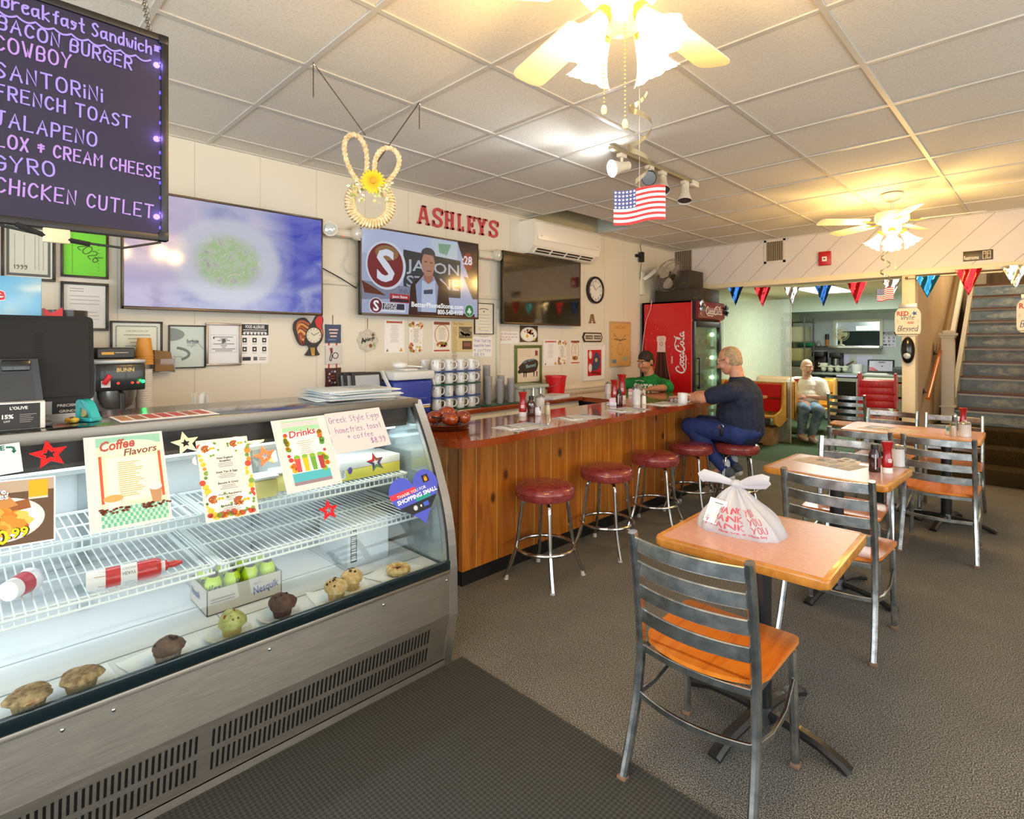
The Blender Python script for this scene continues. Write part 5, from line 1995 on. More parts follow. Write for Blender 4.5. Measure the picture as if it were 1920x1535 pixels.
 g.stroke([(X(.915),Y(.92)),(X(.92),Y(.965))],w*.006,E('#e8f4ee',.85),.0034)
tv('large wall television showing a blurred pale food advert',.66,1.872,1.718,2.422,scr_blur)
tv('wall television showing a presenter advert in the middle of the cream wall',2.175,3.385,1.735,2.43,scr_ad)
tv('switched off dark television below the air conditioner',3.70,4.915,1.70,2.41,scr_off)
# ---------------------------------------------------------------- frames and sheets on the cream wall
def framed(label,u0,v0,u1,v1,draw,fcol='#2b1d14',fw=.012,mat=None,name='picture_frame',cat='picture frame',x=XW,glaze=True,bg='#dfe6da',tilt=0.0,metal=0.0):
 y,z,w,h = wbox(u0,v0,u1,v1,x)
 t = thing(name,label,cat,M=wallM(y,z,x + .002,tilt))
 g = G()
 f = C(fcol,.35,metal)
 for a,b_,c,d in ((-w / 2,w / 2,-h / 2,-h / 2 + fw),(-w / 2,w / 2,h / 2 - fw,h / 2),(-w / 2,-w / 2 + fw,-h / 2 + fw,h / 2 - fw),(w / 2 - fw,w / 2,-h / 2 + fw,h / 2 - fw)):
  g.box(a,b_,c,d,0,.016,f,.002)
 g.box(-w / 2 + .002,w / 2 - .002,-h / 2 + .002,h / 2 - .002,0,.004,f)
 part(g,'frame',t)
 g = G()
 g.rect(-w / 2 + fw,w / 2 - fw,-h / 2 + fw,h / 2 - fw,C(bg,.35),.005)
 g.T = Matrix.Translation((0,0,.0052))
 draw(g,w - 2*fw,h - 2*fw)
 part(g,'print',t)
 return t
def d_cert(g,w,h):
 n = 30
 for i in range(n):
  for s in (-1,1):
   g.rect(-w*.42 + w*.84*i / n,-w*.42 + w*.84*(i + .6) / n,s*h*.40 - .004,s*h*.40 + .004,C('#5b675c',.5),.0004)
 for i in range(20):
  for s in (-1,1):
   g.rect(s*w*.43 - .004,s*w*.43 + .004,-h*.4 + h*.8*i / 20,-h*.4 + h*.8*(i + .6) / 20,C('#5b675c',.5),.0004)
 g.rect(-w*.39,w*.39,-h*.36,h*.36,C('#e4e8d4',.4),.0003)
 g.text('CERTIFICATE OF',0,h*.22,.015,C('#7d8a78',.5),.0006,'c')
 g.lines(-w*.3,w*.3,h*.14,.022,5,C('#98a294',.5),.005,.0006,.5,True)
 g.hand('mm',w*.2,-h*.28,.014,.002,INK,.0006)
def d_certdark(g,w,h):
 g.rect(-w*.46,w*.46,-h*.47,h*.47,C('#5d5e5c',.5),.0003)
 g.rect(-w*.40,w*.40,-h*.42,h*.42,C('#c9cabb',.4),.0005)
 for x in (-.3,-.1,.12,.2,.3):
  g.rect(w*x,w*x + .003,-h*.34,h*.3,C('#9a9c90',.5),.0007)
 g.hand('1999',-w*.32,-h*.34,.02,.003,INK,.0008)
def d_green(g,w,h):
 g.rect(-w / 2,w / 2,-h / 2,h / 2,C('#6fd12e',.5),.0003)
 g.rect(-w*.3,-w*.3 + .003,-h*.46,h*.42,C('#4c9c22',.5),.0005)
 ik = C('#2f5a17',.5)
 g.hand('2026',-w*.20,h*.14,.05,.005,ik,.0007,.1,rot=-.8,fit=w*.62)
 g.lines(w*.3,w*.36,h*.2,.02,8,C('#4c9c22',.5),.004,.0005)
def d_letter(g,w,h):
 g.rect(-w*.47,w*.47,-h*.47,h*.47,C('#e7e6e6',.45),.0003)
 g.lines(-w*.36,w*.1,h*.42,.014,2,LGR,.005,.0006)
 g.lines(-w*.36,w*.40,h*.25,.022,3,LGR,.004,.0006,.1)
 g.ring(-w*.3,-h*.14,.018,.002,LGR,.0006)
 g.lines(-w*.18,w*.38,-h*.12,.02,3,LGR,.004,.0006,.2)
def d_surf(g,w,h):
 g.rect(-w / 2,w / 2,-h / 2,h / 2,C('#c6d3cd',.35),.0003)
 g.flat(clip([(-w*.5 + w*.46*cos(a)*0 + w*.42*cos(a),h*.30 + h*.16*sin(a)) for a in [2*pi*i / 30 for i in range(30)]],-1,0,w*.5),C('#7c8a86',.4),.0005)
 g.text('Surfside',-w*.02,h*.10,.030,C('#3c4a46',.5),.0007,'l',.03,fit=w*.36)
 g.lines(-w*.02,w*.32,h*.08,.012,2,C('#8b9a94',.5),.004,.0007)
 pts = [(-w*.45 + w*.5*cos(a),-h*.18 + h*.16*sin(a)) for a in [(-.9 + 2.1*i / 20) for i in range(21)]]
 g.stroke(pts,.016,C('#66726e',.4),.0006)
 g.stroke([(w*.12 + w*.35*i / 10,-h*.02 + .03*sin(i*.35)) for i in range(11)],.006,C('#9aa8a2',.4),.0006)
 g.text('the best',-w*.40,-h*.26,.016,C('#3c4a46',.5),.0007)
def d_doc(g,w,h):
 g.rect(-w / 2,w / 2,-h / 2,h / 2,C('#e9e9ec',.4),.0002)
 for a,b_,c,d in ((-.42,.42,.24,.25),(-.42,.42,-.22,-.21),(-.42,-.41,-.22,.25),(.41,.42,-.22,.25)):
  g.rect(w*a,w*b_,h*c,h*d,C('#b9b9bd',.5),.0005)
 for i in range(9):
  y = h*(.18 - .045*i)
  L = (.30,.12,.2,.08,.34,.1,.06,.38,.28)[i]
  g.rect(-w*L,w*L,y,y + .005,C('#77777c',.5),.0007)
 g.flat([(-.012,h*.02),(.012,h*.05),(.008,h*.16),(-.010,h*.14)],C('#55565a',.5),.0008)
 g.rect(-w*.34,-w*.30,h*.14,h*.20,INK,.0007)
framed('tall dark framed certificate with a dotted border above the register screen',1,410,104,529,d_certdark,'#2a1b12',.014)
framed('framed bright green notice with a handwritten year',113,425,203,524,d_green,'#26180f',.012)
framed('dark framed white letter under the green notice',113,527,203,620,d_letter,'#261a18',.014)
framed('dark framed certificate with a chain border behind the coffee brewer',206,601,304,668,d_cert,'#2a2016',.011)
framed('framed pale green print with grey swooshes, left of the silver framed document',315,609,384.5,689,d_surf,'#2b2117',.008)
framed('silver framed white document above the case top',385,605,451.5,684,d_doc,'#9d9186',.014,metal=.8)
def wsheet(name,label,cat,u0,v0,u1,v1,draw,col=None,group=None,tilt=0.0,x=XW,off=.003):
 y,z,w,h = wbox(u0,v0,u1,v1,x)
 return page(name,label,cat,wallM(y,z,x + off,tilt),w,h,draw,col,group)
def d_allergen(g,w,h):
 bk = C('#1c1d1f',.5)
 g.rect(-w / 2,w / 2,h*.20,h*.47,bk,.0004)
 g.text('FOOD ALLERGIES',0,h*.37,.03,C('#f4f4f4',.5),.0007,'c',.02,fit=w*.7)
 g.lines(-w*.45,w*.45,h*.34,.014,2,C('#d8d8d8',.5),.005,.0007,.1,True)
 for i in range(7):
  g.disc(-w*.39 + w*.13*i,h*.245,w*.05,C('#e4e4e4',.5),.0007,12)
 for r in range(2):
  for c in range(3):
   x,y = -w*.38 + w*.36*c,h*(.08 - .22*r)
   g.rect(x - .014,x + .014,y - .016,y + .016,bk,.0005)
   g.disc(x,y,.007,C('#e4e4e4',.5),.0008,8)
   g.rect(x - .016,x + .016,y - .028,y - .024,LGR,.0005)
 g.rect(-w*.46,-w*.16,-h*.42,-h*.33,bk,.0005)
 g.rect(-w*.06,w*.08,-h*.42,-h*.33,C('#55585c',.5),.0005)
 g.lines(w*.15,w*.42,-h*.35,.012,2,GRY,.005,.0005)
wsheet('allergen_poster','white food allergy poster with black icons beside the silver framed document','poster',452,605,503,681,d_allergen)
def d_menu1(g,w,h):
 g.rect(-w*.28,w*.28,h*.40,h*.46,C('#c45a48',.6),.0005)
 for s in (-1,1):
  g.disc(s*w*.34,h*.43,.012,C('#b9713a',.6),.0005,8)
 g.lines(-w*.22,w*.22,h*.34,h*.03,18,C('#c9c4ba',.6),h*.011,.0005,.5,True)
 g.flat([(w*.22,-h*.46),(w*.42,-h*.46),(w*.34,-h*.34)],C('#d8a23c',.6),.0006)
 g.flat([(-w*.42,-h*.46),(-w*.3,-h*.46),(-w*.34,-h*.36)],C('#8d6a4a',.6),.0006)
def d_menu2(g,w,h):
 rr = random.Random(8)
 for i in range(44):
  x = rr.uniform(-.46,.46)
  y = rr.choice([rr.uniform(-.48,-.28),rr.uniform(.36,.48),rr.uniform(-.3,.4)])
  g.disc(x*w,y*h,rr.uniform(.009,.017),C(rr.choice(['#c98a4a','#b5542a','#8a9a3c','#d9b86a','#8c4a26','#e2c9a0']),.6),.0004 + .00001*i,8)
 g.disc(0,h*.02,w*.38,C('#f0ebe0',.6),.0010,26,h*.34)
 g.lines(-w*.24,w*.24,h*.26,h*.04,12,C('#a09a90',.6),h*.014,.0012,.5,True)
def d_menu3(g,w,h):
 g.rect(-w*.44,w*.44,-h*.48,h*.48,C('#efe4d2',.6),.0003)
 g.rect(-w*.44,w*.44,h*.38,h*.47,C('#8e4a32',.6),.0004)
 g.ring(0,h*.06,w*.40,.006,C('#9b4f3a',.6),.0006,30,h*.33)
 g.disc(0,-h*.26,w*.36,C('#e9e2d6',.6),.0007,24,h*.12)
 g.disc(0,-h*.25,w*.30,C('#a8612f',.6),.0008,24,h*.09)
 for i in range(9):
  g.disc(RND.uniform(-.25,.25)*w,(-.25 + RND.uniform(-.05,.05))*h,.012,C(RND.choice(['#d8942f','#c33f2c','#7a9a3c','#efdca8']),.6),.001,8)
 g.rect(-w*.44,w*.44,-h*.47,-h*.42,C('#b9503c',.6),.0005)
 g.lines(-w*.22,w*.22,h*.28,h*.035,11,C('#b5aa9c',.6),h*.012,.0008,.5,True)
def d_news(g,w,h):
 g.rect(-w / 2,w / 2,-h / 2,h / 2,C('#d9c48c',.55),.0003)
 g.rect(-w*.15,w*.45,-h*.05,h*.33,C('#6b5f4c',.55),.0005)
 for i in range(12):
  g.disc(-w*.1 + w*.5*i / 11,h*.12 + RND.uniform(-.03,.03),.018,C(RND.choice(['#4b4338','#8d8068','#a4977c']),.55),.0006,8)
 g.rect(w*.0,w*.45,-h*.42,-h*.14,C('#5c3f2f',.55),.0005)
 g.rect(w*.08,w*.38,-h*.32,-h*.2,C('#8a5a44',.55),.0006)
 g.lines(-w*.45,-w*.2,h*.3,.014,24,C('#a9966a',.55),.006,.0005,.3)
 g.text('Our Story',-w*.4,h*.39,.03,C('#7a683c',.55),.0006)
wsheet('menu_sheet','white menu sheet with a red heading under the middle television, leftmost of the three','menu',720,599,758,661,d_menu1)
wsheet('menu_sheet','oval bordered menu sheet between two white menus under the middle television','menu',767,603,792,659,d_menu2)
wsheet('menu_sheet','menu sheet with a bowl picture beside the newspaper page under the middle television','menu',811,601,845,660,d_menu3)
wsheet('newspaper_page','yellowed newspaper page with old photographs under the middle television','newspaper page',845,602,886,659,d_news,off=.006)
def d_diploma(g,w,h):
 g.rect(-w / 2,w / 2,-h / 2,h / 2,C('#e9e4d2',.45),.0002)
 g.stroke([(w*.30*cos(a)*-1,h*.26 + h*.08*sin(a)) for a in [.6 + 1.9*i / 12 for i in range(13)]],.008,GRY,.0006)
 g.disc(0,h*.24,.008,INK,.0006)
 g.lines(-w*.36,w*.36,h*.14,.03,8,LGR,.005,.0006,.4,True)
 g.hand('mm',-w*.3,-h*.36,.014,.002,GRY,.0006)
framed('thin framed diploma at the corner of the middle television',888,567,924,627,d_diploma,'#3a332a',.007)
def d_note(lines_,col):
 def f(g,w,h):
  for i,(s,c) in enumerate(lines_):
   g.hand(s,-w*.42,h*(.24 - .24*i),h*.15,.0035,C(c,.6),.0006,.3,fit=w*(.84 if len(s) > 7 else .5))
 return f
wsheet('handwritten_note','white handwritten note pinned under the diploma','note',886,631,922,668,d_note([('Greek Style Egg','#8f93c4'),('homefries toast','#8f93c4'),('& coffee','#8f93c4'),('$8.99','#8f93c4')],0))
wsheet('handwritten_note','white handwritten note in red ink above the pig picture','note',935,621,972,644,d_note([('All Breakfast','#c98a8a'),('Specials','#c98a8a'),('$10.99','#c94a4a')],0))
def d_platephoto(g,w,h):
 g.rect(-w / 2,w / 2,-h / 2,h / 2,C('#4a3426',.5),.0003)
 g.disc(0,-h*.03,w*.46,C('#e9e6e0',.5),.0005,30,h*.44)
 g.disc(0,-h*.03,w*.38,C('#f6f3ea',.5),.0006,30,h*.36)
 for i in range(26):
  a,q = RND.uniform(-.6,2.6),sqrt(RND.random())
  g.disc(q*w*.3*cos(a),q*h*.28*sin(a),.011,C(RND.choice(['#c9792f','#a64f24','#d99a45','#8a4524']),.5),.0008,7)
 g.disc(-w*.1,-h*.14,w*.2,C('#fbf6e6',.5),.0009,16,h*.16)
 g.disc(-w*.1,-h*.13,w*.07,C('#edb12a',.5),.001,12)
 g.disc(w*.3,-h*.34,.014,C('#d9c83c',.5),.001,10)
wsheet('food_photo','glossy photo of an egg breakfast plate under the dark television','photo',974,610,1008,641,d_platephoto)
wsheet('menu_sheet','white menu sheet nearest to the pig picture, under the dark television','menu',1017.5,637,1045,685,d_menu1,off=.008)
wsheet('menu_sheet','oval bordered menu sheet under the dark television','menu',1045,638,1061,682,d_menu2,off=.005)
wsheet('menu_sheet','narrow menu sheet with a bowl picture beside the red art print','menu',1069,637,1087,682,d_menu3)
def d_pig(g,w,h):
 g.rect(-w / 2,w / 2,-h / 2,h / 2,C('#e4d6bc',.5),.0002)
 for i in range(4):
  g.rect(-w*.44,w*.1,h*(.40 - .045*i),h*(.40 - .045*i) + .002,C('#c49a84',.5),.0005)
 g.rect(w*.30,w*.42,h*.27,h*.42,C('#8c3b3b',.5),.0005)
 pb = C('#33281f',.5)
 body = chaikin([(-.46,-.20),(-.43,-.24),(-.36,-.25),(-.30,-.22),(-.12,-.24),(.22,-.23),(.38,-.18),(.44,-.02),(.42,.12),(.28,.17),(.05,.17),(-.18,.13),(-.28,.05),(-.36,.0),(-.44,-.06),(-.38,-.10),(-.44,-.16),(-.46,-.20)],2)
 g.flat([(x*w,y*h) for x,y in body[:-1]],pb,.0006)
 for x in (-.22,-.13,.22,.35):
  g.flat([(w*x,-h*.20),(w*(x + .06),-h*.20),(w*(x + .045),-h*.36),(w*(x + .01),-h*.36)],pb,.0006)
 g.stroke([(.42*w,.1*h),(.46*w,.06*h),(.44*w,.0)],.005,pb,.0006)
 ch_ = C('#8fb3c4',.5)
 g.text('EAT MORE',-w*.20,h*.04,.034,ch_,.0009,'l',.01,rot=.22,fit=w*.48)
 g.text('Bacon!',-w*.10,-h*.09,.050,ch_,.0009,'l',.02,rot=.1,fit=w*.44)
framed('green framed picture of a black pig with chalk lettering',964,647,1014,719,d_pig,'#5c6b35',.03)
def d_art(g,w,h):
 g.rect(-w / 2,w / 2,-h / 2,h / 2,C('#ecebe8',.5),.0002)
 g.rect(-w*.30,w*.38,-h*.40,h*.36,C('#c8222a',.5),.0005)
 bl = C('#3f4c66',.5)
 g.flat([(x*w,y*h) for x,y in chaikin([(-.12,-.25),(.22,-.25),(.34,-.05),(.3,.2),(.12,.32),(.0,.2),(-.06,.0),(-.12,-.25)])[:-1]],bl,.0008)
 g.disc(-w*.17,h*.22,.03,C('#eae3dc',.5),.0009,12,.05)
 g.disc(-w*.18,-h*.16,.034,C('#eae3dc',.5),.0009,12,.05)
 g.disc(w*.12,h*.06,.025,C('#d8b26a',.5),.001,10)
 g.stroke([(-w*.1,-h*.3),(w*.3,-h*.34)],.03,C('#7a1a20',.5),.0009)
framed('white framed red and blue abstract print leaning out from the wall',1092,645,1132,711,d_art,'#ecebe6',.012,bg='#ecebe8')
def d_tall(g,w,h):
 g.rect(-w / 2,w / 2,-h / 2,h / 2,C('#d9ad68',.5),.0002)
 g.text('RECIPE',0,h*.36,.05,C('#c48a3a',.5),.0006,'c',.02,fit=w*.6)
 g.stroke([(-w*.3,h*.22),(w*.02,h*.06)],.007,C('#5a5f58',.5),.0006)
 g.stroke([(w*.3,h*.22),(-w*.02,h*.06)],.007,C('#5a5f58',.5),.0006)
 g.ring(-w*.3,h*.22,.022,.005,C('#5a5f58',.5),.0006,12)
 g.stroke(chaikin([(-w*.3,h*.12),(0,h*.09),(w*.3,h*.12)]),.012,C('#6d5138',.5),.0007)
 g.ring(0,-h*.12,w*.16,.006,C('#a8742c',.5),.0006,20,h*.14)
 g.rect(-w*.42,-w*.2,-h*.45,-h*.36,C('#6f8a94',.5),.0006)
 g.rect(w*.12,w*.38,-h*.40,-h*.30,C('#a9b6a0',.5),.0006)
 for i in range(8):
  g.disc((-.42,.42)[i % 2]*w,h*(.3 - .09*i),.007,C('#4a6a5c',.5),.0006,8)
framed('tall wooden framed tan poster near the corner by the red drinks cooler',1142,602,1181,686,d_tall,'#c9a878',.018)
y,z,w,h = wbox(1091,623,1128,641)
g = G()
oc = [(-w / 2,0),(-w*.42,h / 2),(w*.42,h / 2),(w / 2,0),(w*.42,-h / 2),(-w*.42,-h / 2)]
g.prism(oc,0,.014,C('#2f241c',.4))
g.prism([(x*.9,q*.74) for x,q in oc],.014,.017,C('#d9d2c2',.5))
for a,b_ in ((-.38,-.02),(.04,.38)):
 g.rect(w*a,w*b_,-h*.2,h*.2,C('#4a4138',.5),.0175)
g.text('COFFEE CORNER',0,-h*.10,.03,C('#d9d2c2',.5),.018,'c',.02,fit=w*.72)
tag(g.build('plaque',None,wallM(y,z)),'small dark pointed-end plaque below the letter A','plaque')
# ---------------------------------------------------------------- red slab letters and the single letter A
SLAB = {
 'A': [((.0,0),(.14,0),(.42,1),(.28,1)),((.72,0),(.86,0),(.56,1),(.42,1)),((.2,.28),(.66,.28),(.66,.40),(.2,.40)),((-.07,0),(.24,0),(.24,.1),(-.07,.1)),((.62,0),(.93,0),(.93,.1),(.62,.1)),((.26,.9),(.58,.9),(.58,1),(.26,1))],
 'H': [((.06,0),(.24,0),(.24,1),(.06,1)),((.56,0),(.74,0),(.74,1),(.56,1)),((.2,.45),(.6,.45),(.6,.57),(.2,.57))] + [((x,y),(x + .34,y),(x + .34,y + .1),(x,y + .1)) for x in (-.02,.48) for y in (0,.9)],
 'L': [((.06,0),(.25,0),(.25,1),(.06,1)),((0,0),(.66,0),(.66,.12),(0,.12)),((.54,.0),(.66,0),(.66,.32),(.54,.3)),((-.02,.9),(.36,.9),(.36,1),(-.02,1))],
 'E': [((.06,0),(.25,0),(.25,1),(.06,1)),((0,0),(.66,0),(.66,.12),(0,.12)),((0,.88),(.66,.88),(.66,1),(0,1)),((.2,.45),(.5,.45),(.5,.56),(.2,.56)),((.55,0),(.66,0),(.66,.28),(.55,.26)),((.55,.74),(.66,.72),(.66,1),(.55,1)),((.42,.36),(.5,.36),(.5,.65),(.42,.65))],
 'Y': [((.31,0),(.5,0),(.5,.5),(.31,.5)),((.31,.44),(.5,.44),(.22,1),(.04,1)),((.31,.44),(.5,.44),(.78,1),(.62,1)),((.2,0),(.6,0),(.6,.1),(.2,.1)),((-.05,.9),(.32,.9),(.32,1),(-.05,1)),((.52,.9),(.88,.9),(.88,1),(.52,1))],
 'S': None}
def slab_letter(ch,label,y,z,w,h,mat,group,name='wall_letter',th=.018):
 g = G()
 if SLAB[ch]:
  for q in SLAB[ch]:
   g.prism([((x / .86 - .5)*w,(v - .5)*h) for x,v in q],0,th,mat)
 else:
  pts = chaikin([(.80,.74),(.74,.90),(.48,.97),(.20,.90),(.12,.72),(.25,.56),(.60,.46),(.76,.32),(.70,.12),(.42,.03),(.16,.10),(.08,.28)],2)
  g.bar([((x / .86 - .5)*w,(v - .5)*h,th / 2) for x,v in pts],.15*h,th,mat,up=(0,0,1))
  for x,v in ((.78,.82),(.08,.18)):
   g.prism([((q / .86 - .5)*w,(r - .5)*h) for q,r in ((x - .05,v - .16),(x + .06,v - .16),(x + .06,v + .16),(x - .05,v + .16))],0,th,mat)
 return tag(g.build(name,None,wallM(y,z)),label,'letter',group)
LR = C('#c8494e',.5)
lw = [(783,803,386,421),(809,829,391,426),(833,851,397,430),(857,871,402,434),(875,893,406,438),(893,912,410,441),(915,933,414,445)]
nm = ['letter A beginning','first letter S of','letter H of','letter L of','letter E of','letter Y of','final letter S of']
for (u0,u1,v0,v1),chh,q in zip(lw,'ASHLEYS',nm):
 y0,y1 = at(u0,400,x=XW).y,at(u1,400,x=XW).y
 um = (u0 + u1) / 2
 z0,z1 = at(um,v1,x=XW).z,at(um,v0,x=XW).z
 slab_letter(chh,'red wooden ' + q + ' the name over the middle television',(y0 + y1) / 2,(z0 + z1) / 2,y1 - y0,z1 - z0,LR,'red slab letters on the wall')
y,z,w,h = wbox(1104,589,1114,606)
slab_letter('A','small brown wooden letter A under the round wall clock',y,z,w,h,C('#a5794e',.5),None)
# ---------------------------------------------------------------- clocks, hanging plaques, emergency lamps, cable ducts
p = at(1114,544,x=XW)
t = thing('wall_clock','round white wall clock with a black rim beside the dark television','clock',M=wallM(p.y,p.z))
g = G()
g.lathe([(0,0),(.158,0),(.162,.02),(.158,.035),(.145,.042),(.136,.038),(.134,.02)],C('#1b1613',.3),44)
part(g,'rim',t,'black rim')
g = G()
g.disc(0,0,.136,C('#e6e2dc',.4),.0212,40)
for i in range(1,13):
 a = pi / 2 - i*pi / 6
 s_ = str(i)
 g.text(s_,.108*cos(a),.108*sin(a) - .015,.042,INK,.0218,'c',.01)
part(g,'dial',t)
g = G()
for a,L,wd_ in ((radians(132),.085,.006),(radians(33),.115,.004)):
 g.stroke([(0,0),(L*cos(a),L*sin(a))],wd_,MAT_BLACK,.024)
part(g,'hand',t)
y,z,w,h = wbox(545,588,613,667)
t = thing('rooster_clock','rooster shaped wall clock in orange, red and black','clock',M=wallM(y,z))
k = h / 2
sil = chaikin([(-.55,.78),(-.30,.86),(-.10,.70),(.05,.48),(.18,.72),(.30,.95),(.48,1.0),(.62,.92),(.66,.70),(.58,.45),(.66,.15),(.62,-.22),(.40,-.48),(.30,-.62),(.40,-.82),(.50,-.98),(-.30,-.98),(-.14,-.80),(-.02,-.62),(-.14,-.46),(-.42,-.52),(-.62,-.30),(-.74,.05),(-.82,.30),(-.78,.62),(-.55,.78)],2)[:-1]
g = G()
g.prism([(x*k,q*k) for x,q in sil],0,.02,C('#241a18',.35))
part(g,'body',t)
g = G()
for i,c in enumerate(('#b3561e','#d98a3a','#a5481a','#e0a05a','#8f3a1c')):
 a = chaikin([(-.10 - .05*i,.52 - .16*i),(-.42 - .03*i,.70 - .14*i),(-.66 + .02*i,.55 - .16*i),(-.62 + .06*i,.1 - .14*i),(-.36,.10 - .1*i)],2)
 g.stroke([(x*k,q*k) for x,q in a],.016,C(c,.4),.0206 + .0002*i)
g.flat([(x*k,q*k) for x,q in [(.22,.70),(.34,.90),(.48,.95),(.58,.88),(.60,.68),(.54,.40),(.44,.25),(.30,.42)]],C('#cf2a22',.35),.021)
g.flat([(x*k,q*k) for x,q in [(.52,.42),(.62,.2),(.58,-.2),(.5,.1)]],C('#d9642a',.4),.021)
for x in (.02,.10,.18):
 g.stroke([(x*k + .0,-.60*k),(x*k*.6 + .01,-.95*k)],.007,C('#d9a63a',.4),.021)
part(g,'painted_feathers',t)
g = G()
g.disc(.16*k,.0,.42*k,C('#3a2a20',.3),.022,32)
g.disc(.16*k,.0,.36*k,C('#dcd6c0',.35),.0224,32)
for i in range(12):
 a = i*pi / 6
 g.rect(.16*k + .3*k*cos(a) - .002,.16*k + .3*k*cos(a) + .002,.3*k*sin(a) - .004,.3*k*sin(a) + .004,INK,.0228)
for a,L in ((2.5,.18),(.5,.26)):
 g.stroke([(.16*k,0),(.16*k + L*k*cos(a),L*k*sin(a))],.004,INK,.0232)
part(g,'dial',t)
y,z,w,h = wbox(609,605,638,723)
t = thing('hanging_plaques','three small square plaques hanging in a column on red ribbon','plaque',M=wallM(y,z))
g = G()
for s in (-1,1):
 for a,b_ in ((.20,.16),(-.14,-.20)):
  pass
 g.rect(s*w*.25 - .006,s*w*.25 + .006,-h*.3,h*.30,C('#c4272d',.6),.001)
g.stroke([(0,h*.48),(0,h*.62)],.006,C('#7d3a34',.6),.001)
part(g,'ribbon',t)
for i,(c,y0) in enumerate((('#3c4a66',.33),('#d3cfca',.0),('#4a2420',-.355))):
 g = G()
 s = w*.5
 cy = y0*h
 hh = h*.147
 g.prism([(-s,cy - hh),(-s*.96,cy),(-s,cy + hh),(0,cy + hh*.97),(s,cy + hh),(s*.96,cy),(s,cy - hh),(0,cy - hh*.97)],.002,.012,C(c,.5))
 if i == 0:
  for j in range(3):
   g.rect(-s*.6 + .006*j,s*.6 - .006*j,cy + hh*(.35 - .35*j),cy + hh*(.5 - .35*j),C('#e6c9bb',.5),.0126)
  g.lines(-s*.7,s*.7,cy - hh*.6,.01,1,C('#7d92c0',.5),.006,.0126)
 elif i == 1:
  g.flat([(-s*.5,cy + hh*.7),(-s*.1,cy + hh*.75),(-s*.1,cy + hh*.2),(-s*.35,cy + hh*.1)],C('#8c2b30',.5),.0126)
  g.ring(s*.25,cy - hh*.1,s*.4,.006,INK,.0126)
  g.stroke(chaikin([(-s*.2,cy + hh*.3),(-s*.55,cy - hh*.5),(-s*.3,cy - hh*.75),(-s*.15,cy)]),.007,INK,.0127)
 else:
  for j in range(10):
   a = j*2*pi / 10
   g.star(s*.62*cos(a),cy + hh*.62*sin(a),.012,C(('#e8ddd6','#7a80a8')[j % 2],.5),.0126)
  g.lines(-s*.35,s*.35,cy + .012,.02,2,C('#a05a50',.5),.007,.0126)
 part(g,'plaque',t,('blue plaque with pale stripes','white plaque with a bicycle','dark red plaque with a ring of stars')[i])
y,z,w,h = wbox(670,617,707,658)
t = thing('round_plaque','scalloped round pale plaque hanging below the middle television','plaque',M=wallM(y,z))
g = G()
n = 80
r = h / 2
g.prism([(r*(1 + .07*cos(8*2*pi*i / n))*cos(2*pi*i / n),r*(1 + .07*cos(8*2*pi*i / n))*sin(2*pi*i / n)) for i in range(n)],.001,.011,C('#cfc9ba',.6))
for i in range(8):
 g.ring(r*.7*cos(i*pi / 4),r*.7*sin(i*pi / 4),r*.26,.003,C('#a8a498',.6),.0114,16)
g.disc(r*.5,r*.5,r*.16,C('#7a5a38',.6),.0116,12)
g.disc(r*.25,-r*.5,r*.18,C('#8a4a34',.6),.0116,12)
g.disc(r*.6,-r*.45,r*.16,C('#9ab06a',.6),.0116,12)
g.text('A',-r*.72,-r*.28,r*.62,INK,.012,'l',.04,rot=.2)
g.hand('shleys',-r*.36,-r*.16,r*.30,.006,INK,.012,.25,rot=.28,fit=r*1.05)
part(g,'board',t)
g = G()
g.stroke([(0,r),(0,r*2.0)],.006,C('#8a5a44',.6),.002)
part(g,'cord',t)
def emergency(label,u0,v0,u1,v1,n):
 y,z,w,h = wbox(u0,v0,u1,v1)
 t = thing('emergency_light',label,'emergency light',M=wallM(y,z),group='emergency lights')
 cr = C('#d8d2bf',.4)
 g = G()
 g.box(-w*.34,w*.34,-h*.42,h*.38,0,.085,cr,.02)
 part(g,'housing',t)
 for s in ((-1,1) if n == 2 else (1,)):
  g = G()
  g.T = Matrix.Translation((s*w*.40,h*.08,.06)) @ Matrix.Rotation(s*.35,4,'Y')
  g.lathe([(0,-.03),(.03,-.03),(.055,.02),(.055,.05),(.047,.05),(.03,.03),(0,.025)],cr,22)
  part(g,'lamp_head',t)
  g = G()
  g.T = Matrix.Translation((s*w*.40,h*.08,.06)) @ Matrix.Rotation(s*.35,4,'Y')
  g.lathe([(.046,.045),(.03,.058),(0,.062)],C('#dfe6e4',.1,.3),20)
  part(g,'lens',t,'clear lens')
 g = G()
 g.sph((0,-h*.40,.088),.005,E('#ff2a1a',2),8)
 part(g,'indicator',t,'red indicator')
emergency('beige emergency light with two lamp heads between the first two televisions',604,424,663,452,2)
emergency('beige emergency light half hidden by the middle television',880,466,924,491,1)
duct = C('#d8d2c2',.45)
for nm_,pts,lab in (('cable_duct',[(598,534),(668,528)],'white horizontal cable duct between the first two televisions'),('cable_duct',[(886,556),(938,560)],'white horizontal cable duct between the last two televisions')):
 a,b_ = at(*pts[0],x=XW),at(*pts[1],x=XW)
 zz = (a.z + b_.z) / 2
 g = G()
 g.box(0,.018,0,b_.y - a.y,-.014,.014,duct,.003)
 tag(g.build(nm_,None,None,(XW + .0005,a.y,zz)),lab,'cable duct','cable ducts')
a = at(929,600,x=XW)
g = G()
g.box(0,.03,-.02,.02,0,1.84 - .97,duct,.003)
tag(g.build('cable_duct',None,None,(XW + .0005,a.y + .02,.975)),'white vertical cable duct rising behind the diploma','cable duct','cable ducts')
g = G()
